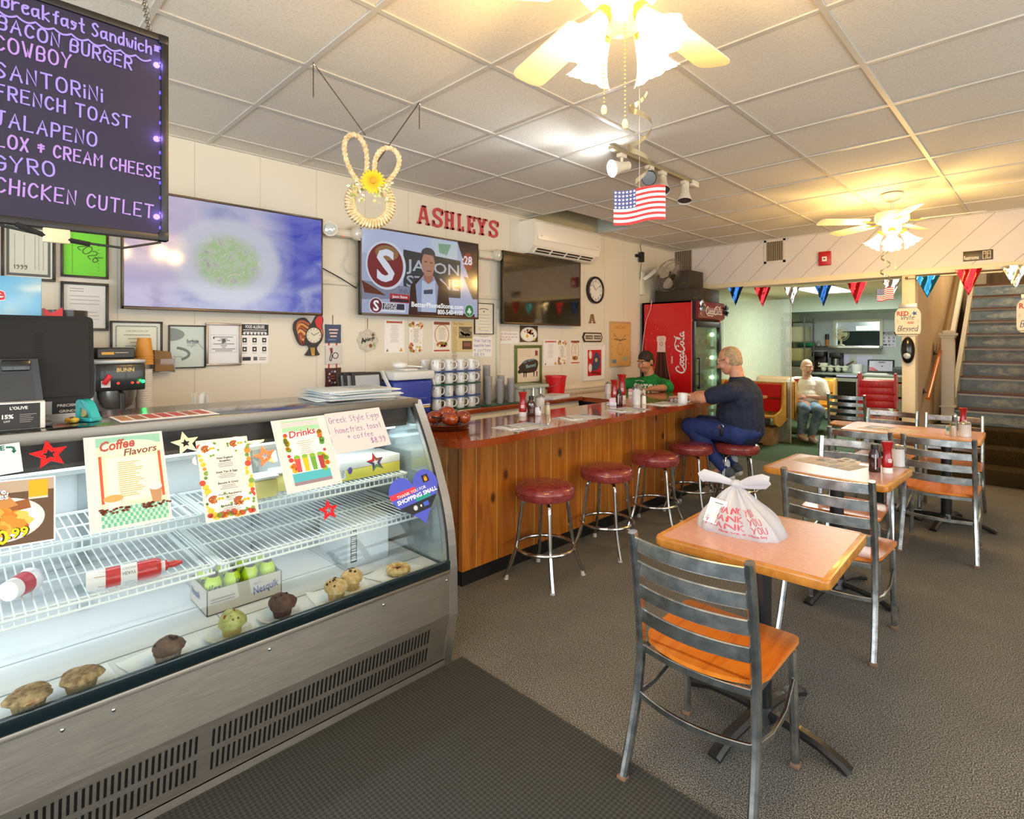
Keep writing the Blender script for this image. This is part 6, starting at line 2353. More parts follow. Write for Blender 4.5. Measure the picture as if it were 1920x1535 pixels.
pts = [at(600,500,x=XW + .02),at(640,522,x=XW + .02),at(668,540,x=XW + .02)]
o_ = pts[0].copy()
g.tube([p - o_ for p in pts],.004,MAT_BLACK,6)
tag(g.build('cable',None,None,o_),'thin black cable sagging between the first two televisions','cable')
g = G()
pts = [at(*q,x=XW + .03) for q in ((655,452),(652,480),(645,498),(652,510),(668,516))]
o_ = pts[0].copy()
g.tube([p - o_ for p in pts],.004,C('#d8d6cc',.5),6)
tag(g.build('cable',None,None,o_),'looping white cable below the first emergency light','cable')
p = at(1019,722,x=XW)
t = thing('wall_outlet','small wall outlet with a black plug behind the grey tub','outlet',M=wallM(p.y,p.z))
g = G()
g.box(-.04,.04,-.06,.06,0,.006,C('#d6cdb4',.4),.002)
part(g,'cover_plate',t)
g = G()
g.box(-.02,.02,-.04,.0,.006,.04,MAT_BLACK,.004)
part(g,'plug',t)
# ---------------------------------------------------------------- air conditioner
a,b_ = at(977,440,x=XW + .001),at(1116,455,x=-3.70)
ay0,ay1 = 4.03,5.13
t = thing('air_conditioner','white split air conditioner high on the cream wall under an open ceiling tile','air conditioner',(XW,(ay0 + ay1) / 2,2.42))
aw = (ay1 - ay0) / 2
acw = C('#efe8da',.3)
g = G()
pf = [(.001,.0),(.12,.0),(.20,.07),(.222,.16),(.222,.30),(.205,.33),(.001,.33)]
g.put([(x,s*aw,z) for s in (-1,1) for x,z in pf],[tuple(range(7)),tuple(range(7,14))[::-1]] + [(i,7 + i,7 + (i + 1) % 7,(i + 1) % 7) for i in range(7)],acw)
part(g,'housing',t)
g = G()
g.box(.2225,.228,-aw + .04,aw - .01,.13,.305,acw,.004)
part(g,'front_cover',t)
g = G()
g.T = frame((.162,0,.0385),(0,1,0),(.08*.6,0,.07*.6))
g.rect(-aw + .06,aw - .08,-.035,.035,MAT_BLACK,.004)
for q in (-.032,.0,.032):
 g.box(-aw + .05,aw - .07,q - .003,q + .003,.003,.014,acw)
for i in range(5):
 y = -aw + .06 + (2*aw - .14)*i / 4
 g.box(y - .006,y + .006,-.036,.036,.003,.016,acw)
g.T = Matrix.Identity(4)
part(g,'louvre',t)
g = G()
for y in (-aw + .09,aw - .06):
 g.box(.2281,.2288,y - .012,y + .012,.165,.175,C('#b9b4a8',.4))
part(g,'badge',t)
# ---------------------------------------------------------------- wall fan and adapter in the far corner
p = at(1202,510,x=XW)
t = thing('wall_fan','grey wall mounted fan tilted over the red drinks cooler','fan',(XW,p.y,2.36))
ivory = C('#e2ddc6',.4)
g = G()
g.box(.001,.04,-.05,.05,-.22,.08,ivory,.01)
part(g,'wall_plate',t)
g = G()
g.bar([(.04,0,-.02),(.10,.04,.03),(.16,.10,.10)],.05,.05,ivory)
part(g,'bracket',t)
FM = Matrix.Translation((.34,.12,.02)) @ Matrix.Rotation(-.25,4,'Z') @ Matrix.Rotation(radians(118),4,'Y')
g = G()
g.T = FM
g.lathe([(0,-.20),(.05,-.20),(.06,-.18),(.06,-.07),(.045,-.05),(0,-.05)],ivory,20)
part(g,'motor',t)
g = G()
g.T = FM
gy = C('#8a8076',.4,.3)
for z,r in ((-.045,.19),(.0,.225),(.045,.20)):
 g.tube([(r*cos(2*pi*i / 36),r*sin(2*pi*i / 36),z) for i in range(36)],.004,gy,6,True)
for i in range(44):
 a = 2*pi*i / 44
 g.tube([(.05*cos(a),.05*sin(a),.065),(.14*cos(a),.14*sin(a),.062),(.20*cos(a),.20*sin(a),.045),(.225*cos(a),.225*sin(a),0),(.19*cos(a),.19*sin(a),-.045),(.06*cos(a),.06*sin(a),-.06)],.0016,gy,4)
part(g,'cage',t)
for i in range(3):
 g = G()
 g.T = FM @ Matrix.Rotation(i*2*pi / 3 + .4,4,'Z') @ Matrix.Rotation(.35,4,'X')
 g.prism(chaikin([(.03,-.02),(.10,-.075),(.185,-.07),(.195,.02),(.14,.065),(.04,.025),(.03,-.02)])[:-1],-.002,.002,C('#a59b90',.35))
 part(g,'blade',t)
p = at(1195,480,x=XW)
t = thing('power_adapter','black power adapter hanging from a plug in the far corner','adapter',M=wallM(p.y,p.z))
g = G()
g.box(-.06,-.02,-.02,.02,0,.03,MAT_BLACK,.004)
g.box(.0,.06,-.08,.05,.02,.07,MAT_BLACK,.006)
g.bar([(-.02,0,.03),(.02,0,.05)],.02,.02,MAT_BLACK)
part(g,'adapter',t)
g = G()
g.tube([(.03,.05,.04),(.02,.12,.03),(.06,.18,.01)],.004,MAT_BLACK,6)
g.tube([(.03,-.08,.04),(.04,-.2,.02),(.03,-.3,.02)],.004,MAT_BLACK,6)
part(g,'cord',t)
# ---------------------------------------------------------------- hanging writing board
BX = -2.0
p0,p1 = at(316,453,x=BX),at(316,70,x=BX)
yr,zb,zt = p0.y,p0.z,p1.z
bw,bh = .92,zt - zb
t = thing('menu_board','black writing board with glowing violet handwriting hung over the case','menu board',M=frame((BX,yr - bw / 2,(zb + zt) / 2),(0,1,0),(0,0,1)))
g = G()
e = .021
for a,b_,c,d in ((-bw / 2,bw / 2,-bh / 2,-bh / 2 + e),(-bw / 2,bw / 2,bh / 2 - e,bh / 2),(-bw / 2,-bw / 2 + e,-bh / 2 + e,bh / 2 - e),(bw / 2 - e,bw / 2,-bh / 2 + e,bh / 2 - e)):
 g.box(a,b_,c,d,-.022,.004,C('#1c1a17',.4),.003)
for sx in (-1,1):
 for sy in (-1,1):
  g.box(sx*bw / 2 - (.028 if sx > 0 else 0) ,sx*bw / 2 + (0 if sx > 0 else .028),sy*bh / 2 - (.028 if sy > 0 else 0),sy*bh / 2 + (0 if sy > 0 else .028),-.024,.006,C('#131211',.4),.003)
part(g,'frame',t)
g = G()
pm,nt,b = nodes('edge_lit_acrylic')
b.inputs['Base Color'].default_value = lin('#2c2930')
b.inputs['Roughness'].default_value = .10
b.inputs['Emission Color'].default_value = lin('#2a2352')
b.inputs['Emission Strength'].default_value = .55
g.box(-bw / 2 + e*.8,bw / 2 - e*.8,-bh / 2 + e*.8,bh / 2 - e*.8,-.012,-.004,pm)
part(g,'panel',t)
g = G()
for i in range(13):
 yy = -bh / 2 + e + .02 + (bh - 2*e - .04)*i / 12
 g.sph((bw / 2 - e - .002,yy,-.002),(.003,.006,.003),E('#5a46ff',3),8)
part(g,'led_strip',t,'blue violet LEDs along the edge')
for yy,col in ((bh*.36,(.3,.22,1)),(-bh*.38,(.35,.2,1)),(0,(.4,.2,1))):
 o = lamp('POINT','board_led_light',(0,0,0),.35,col,.01)
 o.location = (BX + .012,yr - .028,(zb + zt) / 2 + yy)
g = G()
ink = E('#c4a6ff',1.25)
inkp = E('#dca8f8',1.2)
Mi = frame((BX,yr - bw / 2,(zb + zt) / 2),(0,1,0),(0,0,1)).inverted()
for txt,us,vs_,ue,ve,hgt in (('Breakfast Sandwich*',4,12,297,106,.038),('BACON BURGER',-4,53,246,131,.036),('COWBOY',-8,92,133,129,.039),('SANTORiNi',-8,143,191,191,.040),('FRENCH TOAST',-8,182,244,241,.036),
 ('JALAPENO',-8,233,180,275,.039),('LOX & CREAM CHEESE',-6,273,299,335,.035),('GYRO',-8,318,102,331,.039),('CHiCKEN CUTLET',-8,359,286,409,.040)):
 q,q2 = Mi @ at(us,vs_,x=BX),Mi @ at(ue,ve,x=BX)
 g.hand(txt,q.x,q.y,hgt,.0050,inkp if txt[0] in 'LC' else ink,.0005,.3,fit=(q2 - q).length,rot=atan2(q2.y - q.y,q2.x - q.x))
q0,q1 = Mi @ at(-5,14,x=BX),Mi @ at(282,109,x=BX)
wave = []
for i in range(91):
 k = i / 90
 wave.append((q0.x + (q1.x - q0.x)*k,q0.y + (q1.y - q0.y)*k - .006 - .009*abs(sin(k*pi*9))))
g.stroke(wave,.005,ink,.0005)
part(g,'lettering',t,'glowing violet handwriting')
g = G()
g.tube([(.06,bh / 2*0 - bh / 2 - .005,.0),(bw / 2 - .25,-bh / 2 - .03,.005),(bw / 2 - .12,-bh / 2 - .035,.005),(bw / 2 - .02,-bh / 2 - .004,-.005)],.0035,MAT_BLACK,6)
g.cyl((bw / 2 - .36,-bh / 2 - .0,.006),(bw / 2 - .30,-bh / 2 - .022,.006),.007,MAT_BLACK,8)
g.box(bw / 2 - .305,bw / 2 - .245,-bh / 2 - .04,-bh / 2 - .0,.0,.012,C('#d9d2ac',.5),.003)
g.cyl((bw / 2 - .25,-bh / 2 - .028,.006),(bw / 2 - .20,-bh / 2 - .034,.006),.007,MAT_BLACK,8)
part(g,'power_cord',t)
for sx in (-1,1):
 g = G()
 zc = 2.80 - (zb + zt) / 2
 x0 = sx*(bw / 2 - .05)
 n = 26
 for i in range(n):
  q = i / n
  g.tube([(x0 + .008*cos(2*pi*j / 8)*(1 if i % 2 else .3),bh / 2 + (zc - bh / 2)*q + .010*sin(2*pi*j / 8),-.01 - .16*q + .006*cos(2*pi*j / 8)*(0.2 if i % 2 else 1)) for j in range(8)],.0014,C('#8a8578',.35,.9),4,True)
 part(g,'chain',t)
# ---------------------------------------------------------------- register end of the case top
CT = 1.2465
tx,ty = -2.50,.135
t = thing('register_terminal','black point of sale terminal seen from behind on the case top','register',(tx,ty,CT))
blk = C('#17181a',.55,spec=.3)
g = G()
sh = rounded([(-.215,.075,.02),(.215,.075,.02),(.215,.375,.02),(-.215,.375,.02)],4)
g.T = frame((.02,0,0),(0,1,0),(-.10,0,1))
g.prism(sh,-.018,.004,blk)
g.prism([(x*.93,.225 + (y - .225)*.9) for x,y in sh],.004,.014,blk)
for i in range(12):
 g.rect(.05,.075,.22 + .008*i,.2235 + .008*i,C('#050505',.8),.0146)
g.T = Matrix.Identity(4)
part(g,'monitor',t)
g = G()
g.T = frame((.075,0,0),(0,1,0),(-.16,0,1))
g.prism([(-.085,0),(.075,0),(.055,.225),(-.068,.225)],-.03,.02,C('#3a3d42',.3,.3))
g.prism([(-.062,.03),(.052,.03),(.040,.18),(-.050,.18)],.02,.0215,C('#26282b',.35))
g.rect(-.03,.03,.018,.06,C('#0d0d0d',.4),.022)
g.box(-.036,.036,.185,.222,.02,.028,MAT_BLACKG,.004)
g.T = Matrix.Identity(4)
g.box(-.02,.12,-.10,.09,0,.018,C('#3a3d42',.3,.3),.006)
part(g,'stand',t)
t = thing('tip_sign_box','small black and white sign box with a chalkboard label at the register','sign',(-2.365,.148,CT))
g = G()
g.T = Matrix.Rotation(-.06,4,'Z')
g.box(-.05,.0,-.075,.055,0,.088,C('#e4e1dc',.4),.003)
g.T = g.T @ frame((.0006,-.01,0),(0,1,0),(0,0,1))
g.rect(-.052,.052,.002,.084,C('#201d1b',.5),.0002)
g.text("L'OLIVE",0,.066,.013,C('#e8e4de',.5),.0006,'c',.03)
g.text('15%',-.04,.038,.018,C('#e8e4de',.5),.0006,'l',.04)
g.text('OFF',-.036,.026,.009,C('#e8e4de',.5),.0006)
g.lines(.002,.045,.05,.006,5,C('#8d8780',.5),.002,.0006,.4,False)
part(g,'box',t)
t = thing('tape_dispenser','small teal tape dispenser on the case top beside the register','tape dispenser',(-2.46,.325,CT),.5)
tq = C('#2bb5b8',.25,coat=.4)
g = G()
g.box(-.035,.045,-.022,.022,0,.014,tq,.004)
g.T = frame((0,.015,0),(1,0,0),(0,0,1))
g.prism(rounded([(-.035,.012,0),(-.035,.078,.02),(.012,.078,.03),(.045,.014,0),(.032,.014,0),(.018,.04,.01),(-.012,.05,.008),(-.018,.014,0)],4),0,.03,tq)
part(g,'body',t)
g = G()
g.T = Matrix.Rotation(pi / 2,4,'X')
g.lathe([(.008,-.009),(.019,-.009),(.019,.009),(.008,.009)],C('#c9b77a',.3),18,(-.008,.034,0))
part(g,'tape_roll',t)
for i,(dx,dy,c,lab) in enumerate(((.015,-.055,'#d99a1c','golden wrapped candy beside the teal tape dispenser'),(.035,-.04,'#e2bd4a','pale yellow wrapped candy beside the teal tape dispenser'),(.0,-.04,'#7a5a2a','brown wrapped candy beside the teal tape dispenser'))):
 g = G()
 g.sph((0,0,.010),(.016,.010,.009),C(c,.25,.2),8,.15)
 tag(g.build('candy',None,None,(-2.46 + dx,.325 + dy,CT),i),lab,'candy','wrapped candies')
g = G()
g.box(-.10,.10,-.16,.16,0,.0015,MAT_PAPER)
for i in range(7):
 g.rect(-.09,.06,-.15 + .043*i,-.115 + .043*i,C(RND.choice(['#c98a4a','#a9653a','#d9c08a','#7f9a5a','#c44a3a']),.5),.0018)
tag(g.build('flyer',None,None,(-2.425,.56,CT),.02),'colourful flyer lying flat along the front of the case top','flyer')
rr = random.Random(2)
for i in range(9):
 g = G()
 w2,d2 = rr.uniform(.13,.15),rr.uniform(.17,.20)
 th = .0048
 g.box(-w2,w2,-d2,d2,0,th,C(rr.choice(['#dfe4e6','#cfd6d8','#e4e4e0','#c4cdd0']),.7),.001)
 g.lines(-w2 + .02,w2 - .02,d2 - .02,.02,8,C('#8d9296',.6),.006,th + .0004,.4)
 q = ['bottom of the pile','second from the bottom','third from the bottom','fourth from the bottom','middle of the pile','fourth from the top','third from the top','second from the top','top of the pile'][i]
 tag(g.build('newspaper',None,None,(-2.55 + rr.uniform(-.02,.02),1.40 + rr.uniform(-.03,.03),CT + .0053*i),rr.uniform(-.22,.22)),'folded newspaper on the case top, ' + q,'newspaper','newspapers on the case')
# ---------------------------------------------------------------- machines on the back counter
BC = .971
t = thing('drink_dispenser','drinks dispenser topped by a light blue sign with red letters behind the register','dispenser',(-3.62,.08,BC))
g = G()
g.box(-.2,.2,-.24,.19,0,.66,C('#4a4743',.4),.01)
part(g,'body',t)
g = G()
m,nt,b = nodes('blue_sign_print')
f = noise(nt,coords(nt,(1,1,1)),3.5,2)
nt.links.new(ramp(nt,f,[(.3,'#4aa2dc'),(.55,'#7cc1e8'),(.75,'#c9e4e2')]),b.inputs['Base Color'])
b.inputs['Roughness'].default_value = .2
g.box(.16,.2,-.26,.20,.665,.86,m,.003)
g.T = frame((.2004,0,.665),(0,1,0),(0,0,1))
g.flat([(-.26,.12),(-.26,.19),(.0,.19),(-.03,.12)],C('#ead94c',.3),.0003)
g.text('ce',.035,.085,.085,C('#f4f4f6',.3),.0006,'c',.06)
g.text('ce',.035,.085,.085,C('#cf2438',.3),.0009,'c',.025)
part(g,'sign',t,'light blue lit header')
g = G()
g.box(.05,.20,.205,.285,.62,.665,MAT_RED,.006)
g.prism([(0,0),(.07,0),(.07,.06),(.03,.03),(0,.055)],0,.12,MAT_RED)
g.v[-10:] = [Vector((.06 + p.z,.21 + p.x,.665 + p.y)) for p in g.v[-10:]]
part(g,'tray',t,'red tray')
t = thing('coffee_grinder','tall silver coffee grinder with a black label beside the brewer','grinder',(-3.68,.40,BC))
g = G()
g.box(-.12,.13,-.10,.10,.0,.40,C('#c9cbca',.3,.6),.008)
g.box(-.12,.10,-.10,.10,.40,.56,C('#b9bbb9',.3,.5),.01)
g.T = frame((.1304,0,0),(0,1,0),(0,0,1))
g.prism(rounded([(-.07,.185,.01),(.07,.185,.01),(.07,.265,.01),(-.07,.265,.01)],3),0,.002,C('#1c1c1e',.35))
g.text('PRECISION',0,.232,.018,C('#e9e9e6',.4),.0026,'c',.02,fit=.10)
g.text('GRINDER',0,.203,.018,C('#e9e9e6',.4),.0026,'c',.02,fit=.085)
part(g,'body',t)
g = G()
g.lathe([(0,.56),(.05,.56),(.09,.66),(.09,.72),(0,.72)],C('#3c3a36',.2),20)
part(g,'hopper',t)
t = thing('coffee_brewer','black and steel coffee brewer with a red switch and green lamp','coffee machine',(-3.68,.605,BC))
g = G()
g.box(-.19,-.02,-.10,.10,0,.45,C('#a9a9a6',.3,.8),.006)
g.box(-.19,.17,-.105,.105,0,.035,C('#8f8f8c',.3,.8),.006)
g.box(-.19,.18,-.11,.11,.30,.44,C('#1a1a1b',.3,coat=.3),.008)
g.box(-.19,.175,-.112,.112,.44,.465,C('#9a9a97',.3,.8),.004)
g.T = frame((.1806,0,.30),(0,1,0),(0,0,1))
g.text('BUNN',.02,.10,.028,C('#d8b46a',.4),.0004,'c',.03)
g.rect(-.085,-.045,.02,.055,C('#d9d4cf',.4),.0004)
for x in (-.012,.05,.075):
 g.disc(x,.04,.009,C('#220000',.3),.0005)
part(g,'housing',t)
g = G()
for x,c,s_ in ((-.012,'#ff2a1a',3),(.05,'#ff2a1a',3),(.075,'#ff2a1a',3)):
 g.sph((.1815,x,.34),(.003,.0065,.0065),E(c,s_),10)
part(g,'indicator',t,'red indicator lamps')
g = G()
g.sph((.183,.098,.345),(.004,.009,.009),E('#1cff5a',9),10)
part(g,'lamp',t,'bright green lamp')
lamp('POINT','brewer_lamp_light',(-3.68 + .20,.605 + .098,BC + .345),.12,(.05,1,.2),.008)
g = G()
g.T = Matrix.Translation((.184,-.065,.355)) @ Matrix.Rotation(-.5,4,'X')
g.box(-.003,.014,-.012,.012,-.02,.035,MAT_RED,.004)
part(g,'switch',t,'red rocker switch')
g = G()
g.lathe([(.088,.30),(.086,.26),(.07,.215),(.05,.20),(0,.20)],C('#8d8d8a',.28,.8),28,(.075,0,0))
part(g,'brew_funnel',t)
g = G()
g.bar([(.16,0,.285),(.215,0,.28),(.22,0,.20)],.03,.022,MAT_BLACK,up=(0,1,0))
part(g,'funnel_handle',t)
g = G()
g.box(-.12,.06,-.085,.085,.466,.525,MAT_BLACK,.006)
g.T = frame((.0604,0,.466),(0,1,0),(0,0,1))
g.rect(-.08,.08,.008,.052,C('#2a2622',.4),.0003)
g.rect(-.065,-.01,.022,.036,C('#e0a81c',.4),.0006)
g.lines(-.005,.06,.034,.008,1,C('#cfc9be',.4),.003,.0006)
part(g,'warmer',t)
def paper_cup(label,loc,col,h=.11,r=.042,group=None,stripes=None):
 g = G()
 g.lathe([(0,0),(r*.72,0),(r,h),(r*1.05,h + .002),(r*1.04,h + .007),(r*.96,h + .006),(r*.7,.006),(0,.006)],C(col,.5),22)
 if stripes:
  for i in range(4):
   k = .15 + .2*i
   g.lathe([(r*(.72 + .28*k) + .0006,h*k),(r*(.72 + .28*(k + .09)) + .0006,h*(k + .09))],C(stripes,.5),22)
 return tag(g.build('paper_cup',None,None,loc),label,'cup',group)
cx_,cy_ = -3.78,.765
for i in range(15):
 paper_cup('white paper cup low in the tall column of cups beside the brewer',(cx_,cy_,BC + .001 + .013*i),'#eae4da',.10,.040,'white cups in the tall column')
for i in range(8):
 paper_cup('red striped paper cup midway up the tall column of cups',(cx_,cy_,BC + .200 + .013*i),'#e8e0d6',.10,.041,'striped cups in the tall column','#b4443a')
for i in range(4):
 o = paper_cup('orange patterned paper cup upside down on the tall column of cups, %s' % ['lowest','second','third','topmost'][i],(cx_,cy_,BC + .50 + .032 + .016*i),'#df9a3c',.10,.046,'orange cups on the tall column')
 o.rotation_euler = (pi,0,0)
y,z,w,h = wbox(281,655,321,697)
t = thing('filter_holder','clear wall holder filled with brown coffee filters','holder',M=wallM(y,z))
g = G()
for a,b_,c,d,e0,e1 in ((-w / 2,w / 2,-h / 2,-h / 2 + .004,0,.09),(-w / 2,-w / 2 + .004,-h / 2,h*.1,0,.09),(w / 2 - .004,w / 2,-h / 2,h*.1,0,.09),(-w / 2,w / 2,-h / 2,h*.1,.086,.09)):
 g.box(a,b_,c,d,e0,e1,frosted('clear_plastic','#d8d2c4',.25,.15) if a == -w / 2 and b_ == w / 2 and e0 == 0 else MAT_GLASS)
part(g,'bin',t)
g = G()
for i in range(9):
 g.T = Matrix.Translation((0,.0,.012 + .008*i)) @ Matrix.Rotation(-.05*i,4,'X')
 g.prism([(-w*.46,-h*.46),(w*.44,-h*.46),(w*.36,h*.40),(-w*.40,h*.48)],0,.004,C('#8d6c46',.8))
g.T = Matrix.Identity(4)
part(g,'filters',t)
t = thing('cutlery_cup','cup of white plastic cutlery standing behind the case top','cup',(-3.6,1.01,BC))
g = G()
g.lathe([(0,0),(.045,0),(.055,.15),(.05,.15),(.04,.01),(0,.01)],C('#d9d6ce',.4),20)
part(g,'cup',t)
g = G()
for i in range(30):
 a,r = RND.uniform(0,6.28),RND.uniform(.1,1)
 x,y_ = .03*r*cos(a),.03*r*sin(a)
 g.bar([(x,y_,.02),(x*1.9,y_*1.9 + .01,.24 + RND.uniform(-.01,.02))],.009,.002,C('#f0efeb',.4),up=(cos(a),sin(a),0))
part(g,'cutlery',t,'white plastic cutlery')
for i,(dy,a,lab) in enumerate(((0,.10,'black framed menu folder leaning behind the newspapers, showing its pale sheet'),(-.035,.14,'black menu folder behind the front one'),(-.06,.18,'black menu folder at the back of the leaning row'))):
 t = thing('menu_folder',lab,'folder',M=frame((-3.60 - .045*i,2.135 + dy,BC + .002),(.05,1,0),(-.16 - .02*i,0,1)),group='menu folders')
 g = G()
 g.prism(rounded([(-.12,0,.004),(.12,0,.004),(.115,.33,.02),(-.12,.335,.006)],4),0,.012,C('#221f1c',.4))
 part(g,'cover',t)
 g = G()
 g.rect(-.095,.10,.02,.31,C('#b4b8bd',.18),.0128)
 part(g,'sheet',t,'pale sheet under a clear sleeve')
t = thing('cooler','blue cool box with a white lid on the back counter','cool box',(-3.63,2.46,BC))
cb = C('#2e3f9e',.35)
g = G()
b = bmesh.new()
bmesh.ops.create_cube(b,size=1)
for v in b.verts:
 k = .92 if v.co.z < 0 else 1.0
 v.co = Vector((v.co.x*.27*k,v.co.y*.36*k,v.co.z*.26 + .13))
bmesh.ops.bevel(b,geom=list(b.edges),offset=.02,segments=3,affect='EDGES',profile=.5)
g.bm(b,cb,True)
g.box(.115,.14,-.10,.12,.09,.13,cb,.006)
g.T = frame((.131,.06,.05),(0,1,0),(0,0,1))
g.rect(-.02,.09,.012,.022,C('#e9e9f2',.4),.002)
g.rect(-.02,.09,-.004,.008,C('#e9b94a',.4),.002)
g.T = Matrix.Identity(4)
part(g,'body',t)
g = G()
g.box(-.15,.15,-.19,.19,.265,.335,C('#d9dcdb',.35),.02)
g.box(-.06,.10,-.06,.06,.335,.348,C('#e4e6e4',.35),.006)
part(g,'lid',t,'white lid')
g = G()
g.bar([(.0,-.195,.33),(.05,-.215,.30),(.12,-.2,.20)],.03,.012,C('#e4e6e4',.35),up=(0,1,0))
g.bar([(.0,.195,.33),(.05,.215,.30),(.12,.2,.20)],.03,.012,C('#e4e6e4',.35),up=(0,1,0))
part(g,'handle',t)
t = thing('scoop','white plastic scoop lying on the cool box lid','scoop',(-3.63,2.44,BC + .349))
g = G()
g.sph((0,-.02,.028),(.05,.065,.028),C('#f1f2f0',.3),18)
g.bar([(.0,.03,.02),(.02,.17,.008)],.026,.010,C('#f1f2f0',.3))
part(g,'scoop',t)
m0 = None
rk = [('#0f4a36','green'),('#23488f','blue'),('#0f4a36','green'),('#23488f','blue')]
tz = [0,.104,.208,.312]
for k,(c,nm_) in enumerate(rk):
 g = G()
 out = rounded([(-.165,-.26,.05),(.165,-.26,.05),(.165,.26,.05),(-.165,.26,.05)],5)
 g.prism(out,0,.008,C(c,.35))
 for x,y_ in ((-.155,-.235),(-.155,.235)):
  g.cyl((x,y_,.008),(x,y_,.1035 if k < 3 else .01),.006,C(c,.35),8)
 tag(g.build('mug_tray',None,None,(-3.65,2.90,BC + tz[k])),'%s plastic mug tray, %s of the four tiers' % (nm_,['lowest','second','third','top'][k]),'tray','mug trays')
 for ix in range(2):
  for iy in range(4):
   lc = (-3.65 + (.095,-.055)[ix] ,2.90 - .185 + .122*iy,BC + tz[k] + .0085)
   lab = 'white coffee mug on the %s mug tray, %s row, %s' % (['lowest green','lower blue','upper green','top blue'][k],['front','back'][ix],['next to the cool box','second from the cool box','third from the cool box','next to the clear tumblers'][iy])
   if m0 is None:
    m0 = mug(lab,lc,.9,group='white mugs on the tiered trays',r=.041,h=.09)
   else:
    dup(m0,lab,lc,[.9,1.3,.6,1.1,-.6,.8][(ix + 3*iy + k) % 6])
tum = frosted('smoky_tumbler','#c4c1c3',.5,.06)
tb = None
stacks = [(-3.66,3.24,10,'by the mug trays'),(-3.57,3.30,6,'in front of the two tall stacks'),(-3.66,3.36,10,'second tall one'),(-3.55,3.42,5,'fourth along'),(-3.62,3.50,6,'fifth along'),(-3.55,3.56,5,'next to the grey bin')]
g = G()
g.box(-.14,.14,-.22,.22,0,.006,C('#0f4a36',.35),.002)
tag(g.build('tumbler_tray',None,None,(-3.60,3.40,BC)),'flat green tray under the stacks of clear tumblers','tray')
for x,y_,n,q in stacks:
 for i in range(n):
  lc = (x,y_,BC + .0065 + .024*i)
  if tb is None:
   g = G()
   g.lathe([(0,.002),(.024,.002),(.026,.0),(.034,.118),(.0355,.119),(.0355,.123),(.033,.123),(.0245,.005),(0,.006)],tum,20)
   tb = tag(g.build('tumbler',None,None,lc),'clear tumbler in the stack ' + q,'tumbler','clear tumblers, stack ' + q)
  else:
   dup(tb,'clear tumbler in the stack ' + q,lc,0,group='clear tumblers, stack ' + q)
t = thing('cutlery_bin','grey green plastic cutlery bin with scalloped front on the back counter','bin',(-3.66,3.86,BC))
gg = C('#a9b0a0',.45)
g = G()
g.box(-.13,.13,-.21,.21,.115,.145,gg,.006)
for i in range(4):
 g.lathe([(0,0),(.046,0),(.052,.115),(0,.115)],gg,18,(.06,-.155 + .104*i,0))
 g.lathe([(0,0),(.046,0),(.052,.115),(0,.115)],gg,18,(-.06,-.155 + .104*i,0))
part(g,'bin',t)
t = thing('paper_pile','pile of white paper sheets on the back counter in front of the red bucket','paper',(-3.56,4.16,BC),.2)
g = G()
for i in range(7):
 g.box(-.10 + .002*(i % 3),.10 + .003*(i % 2),-.17,.17 - .004*(i % 3),.0045*i,.0045*i + .004,C('#e9ebf0',.6))
part(g,'sheets',t)
t = thing('bucket','red plastic bucket at the end of the back counter','bucket',(-3.70,4.37,BC))
g = G()
g.lathe([(0,0),(.085,0),(.108,.19),(.115,.192),(.115,.205),(.104,.205),(.082,.008),(0,.008)],C('#d0141f',.35),32)
part(g,'pail',t)
g = G()
g.tube([(.112*cos(a),.112*sin(a),.185 - .09*abs(sin(a))) for a in [pi + .05 + (pi - .1)*i / 14 for i in range(15)]],.0025,MAT_CHROME,6)
part(g,'handle',t)
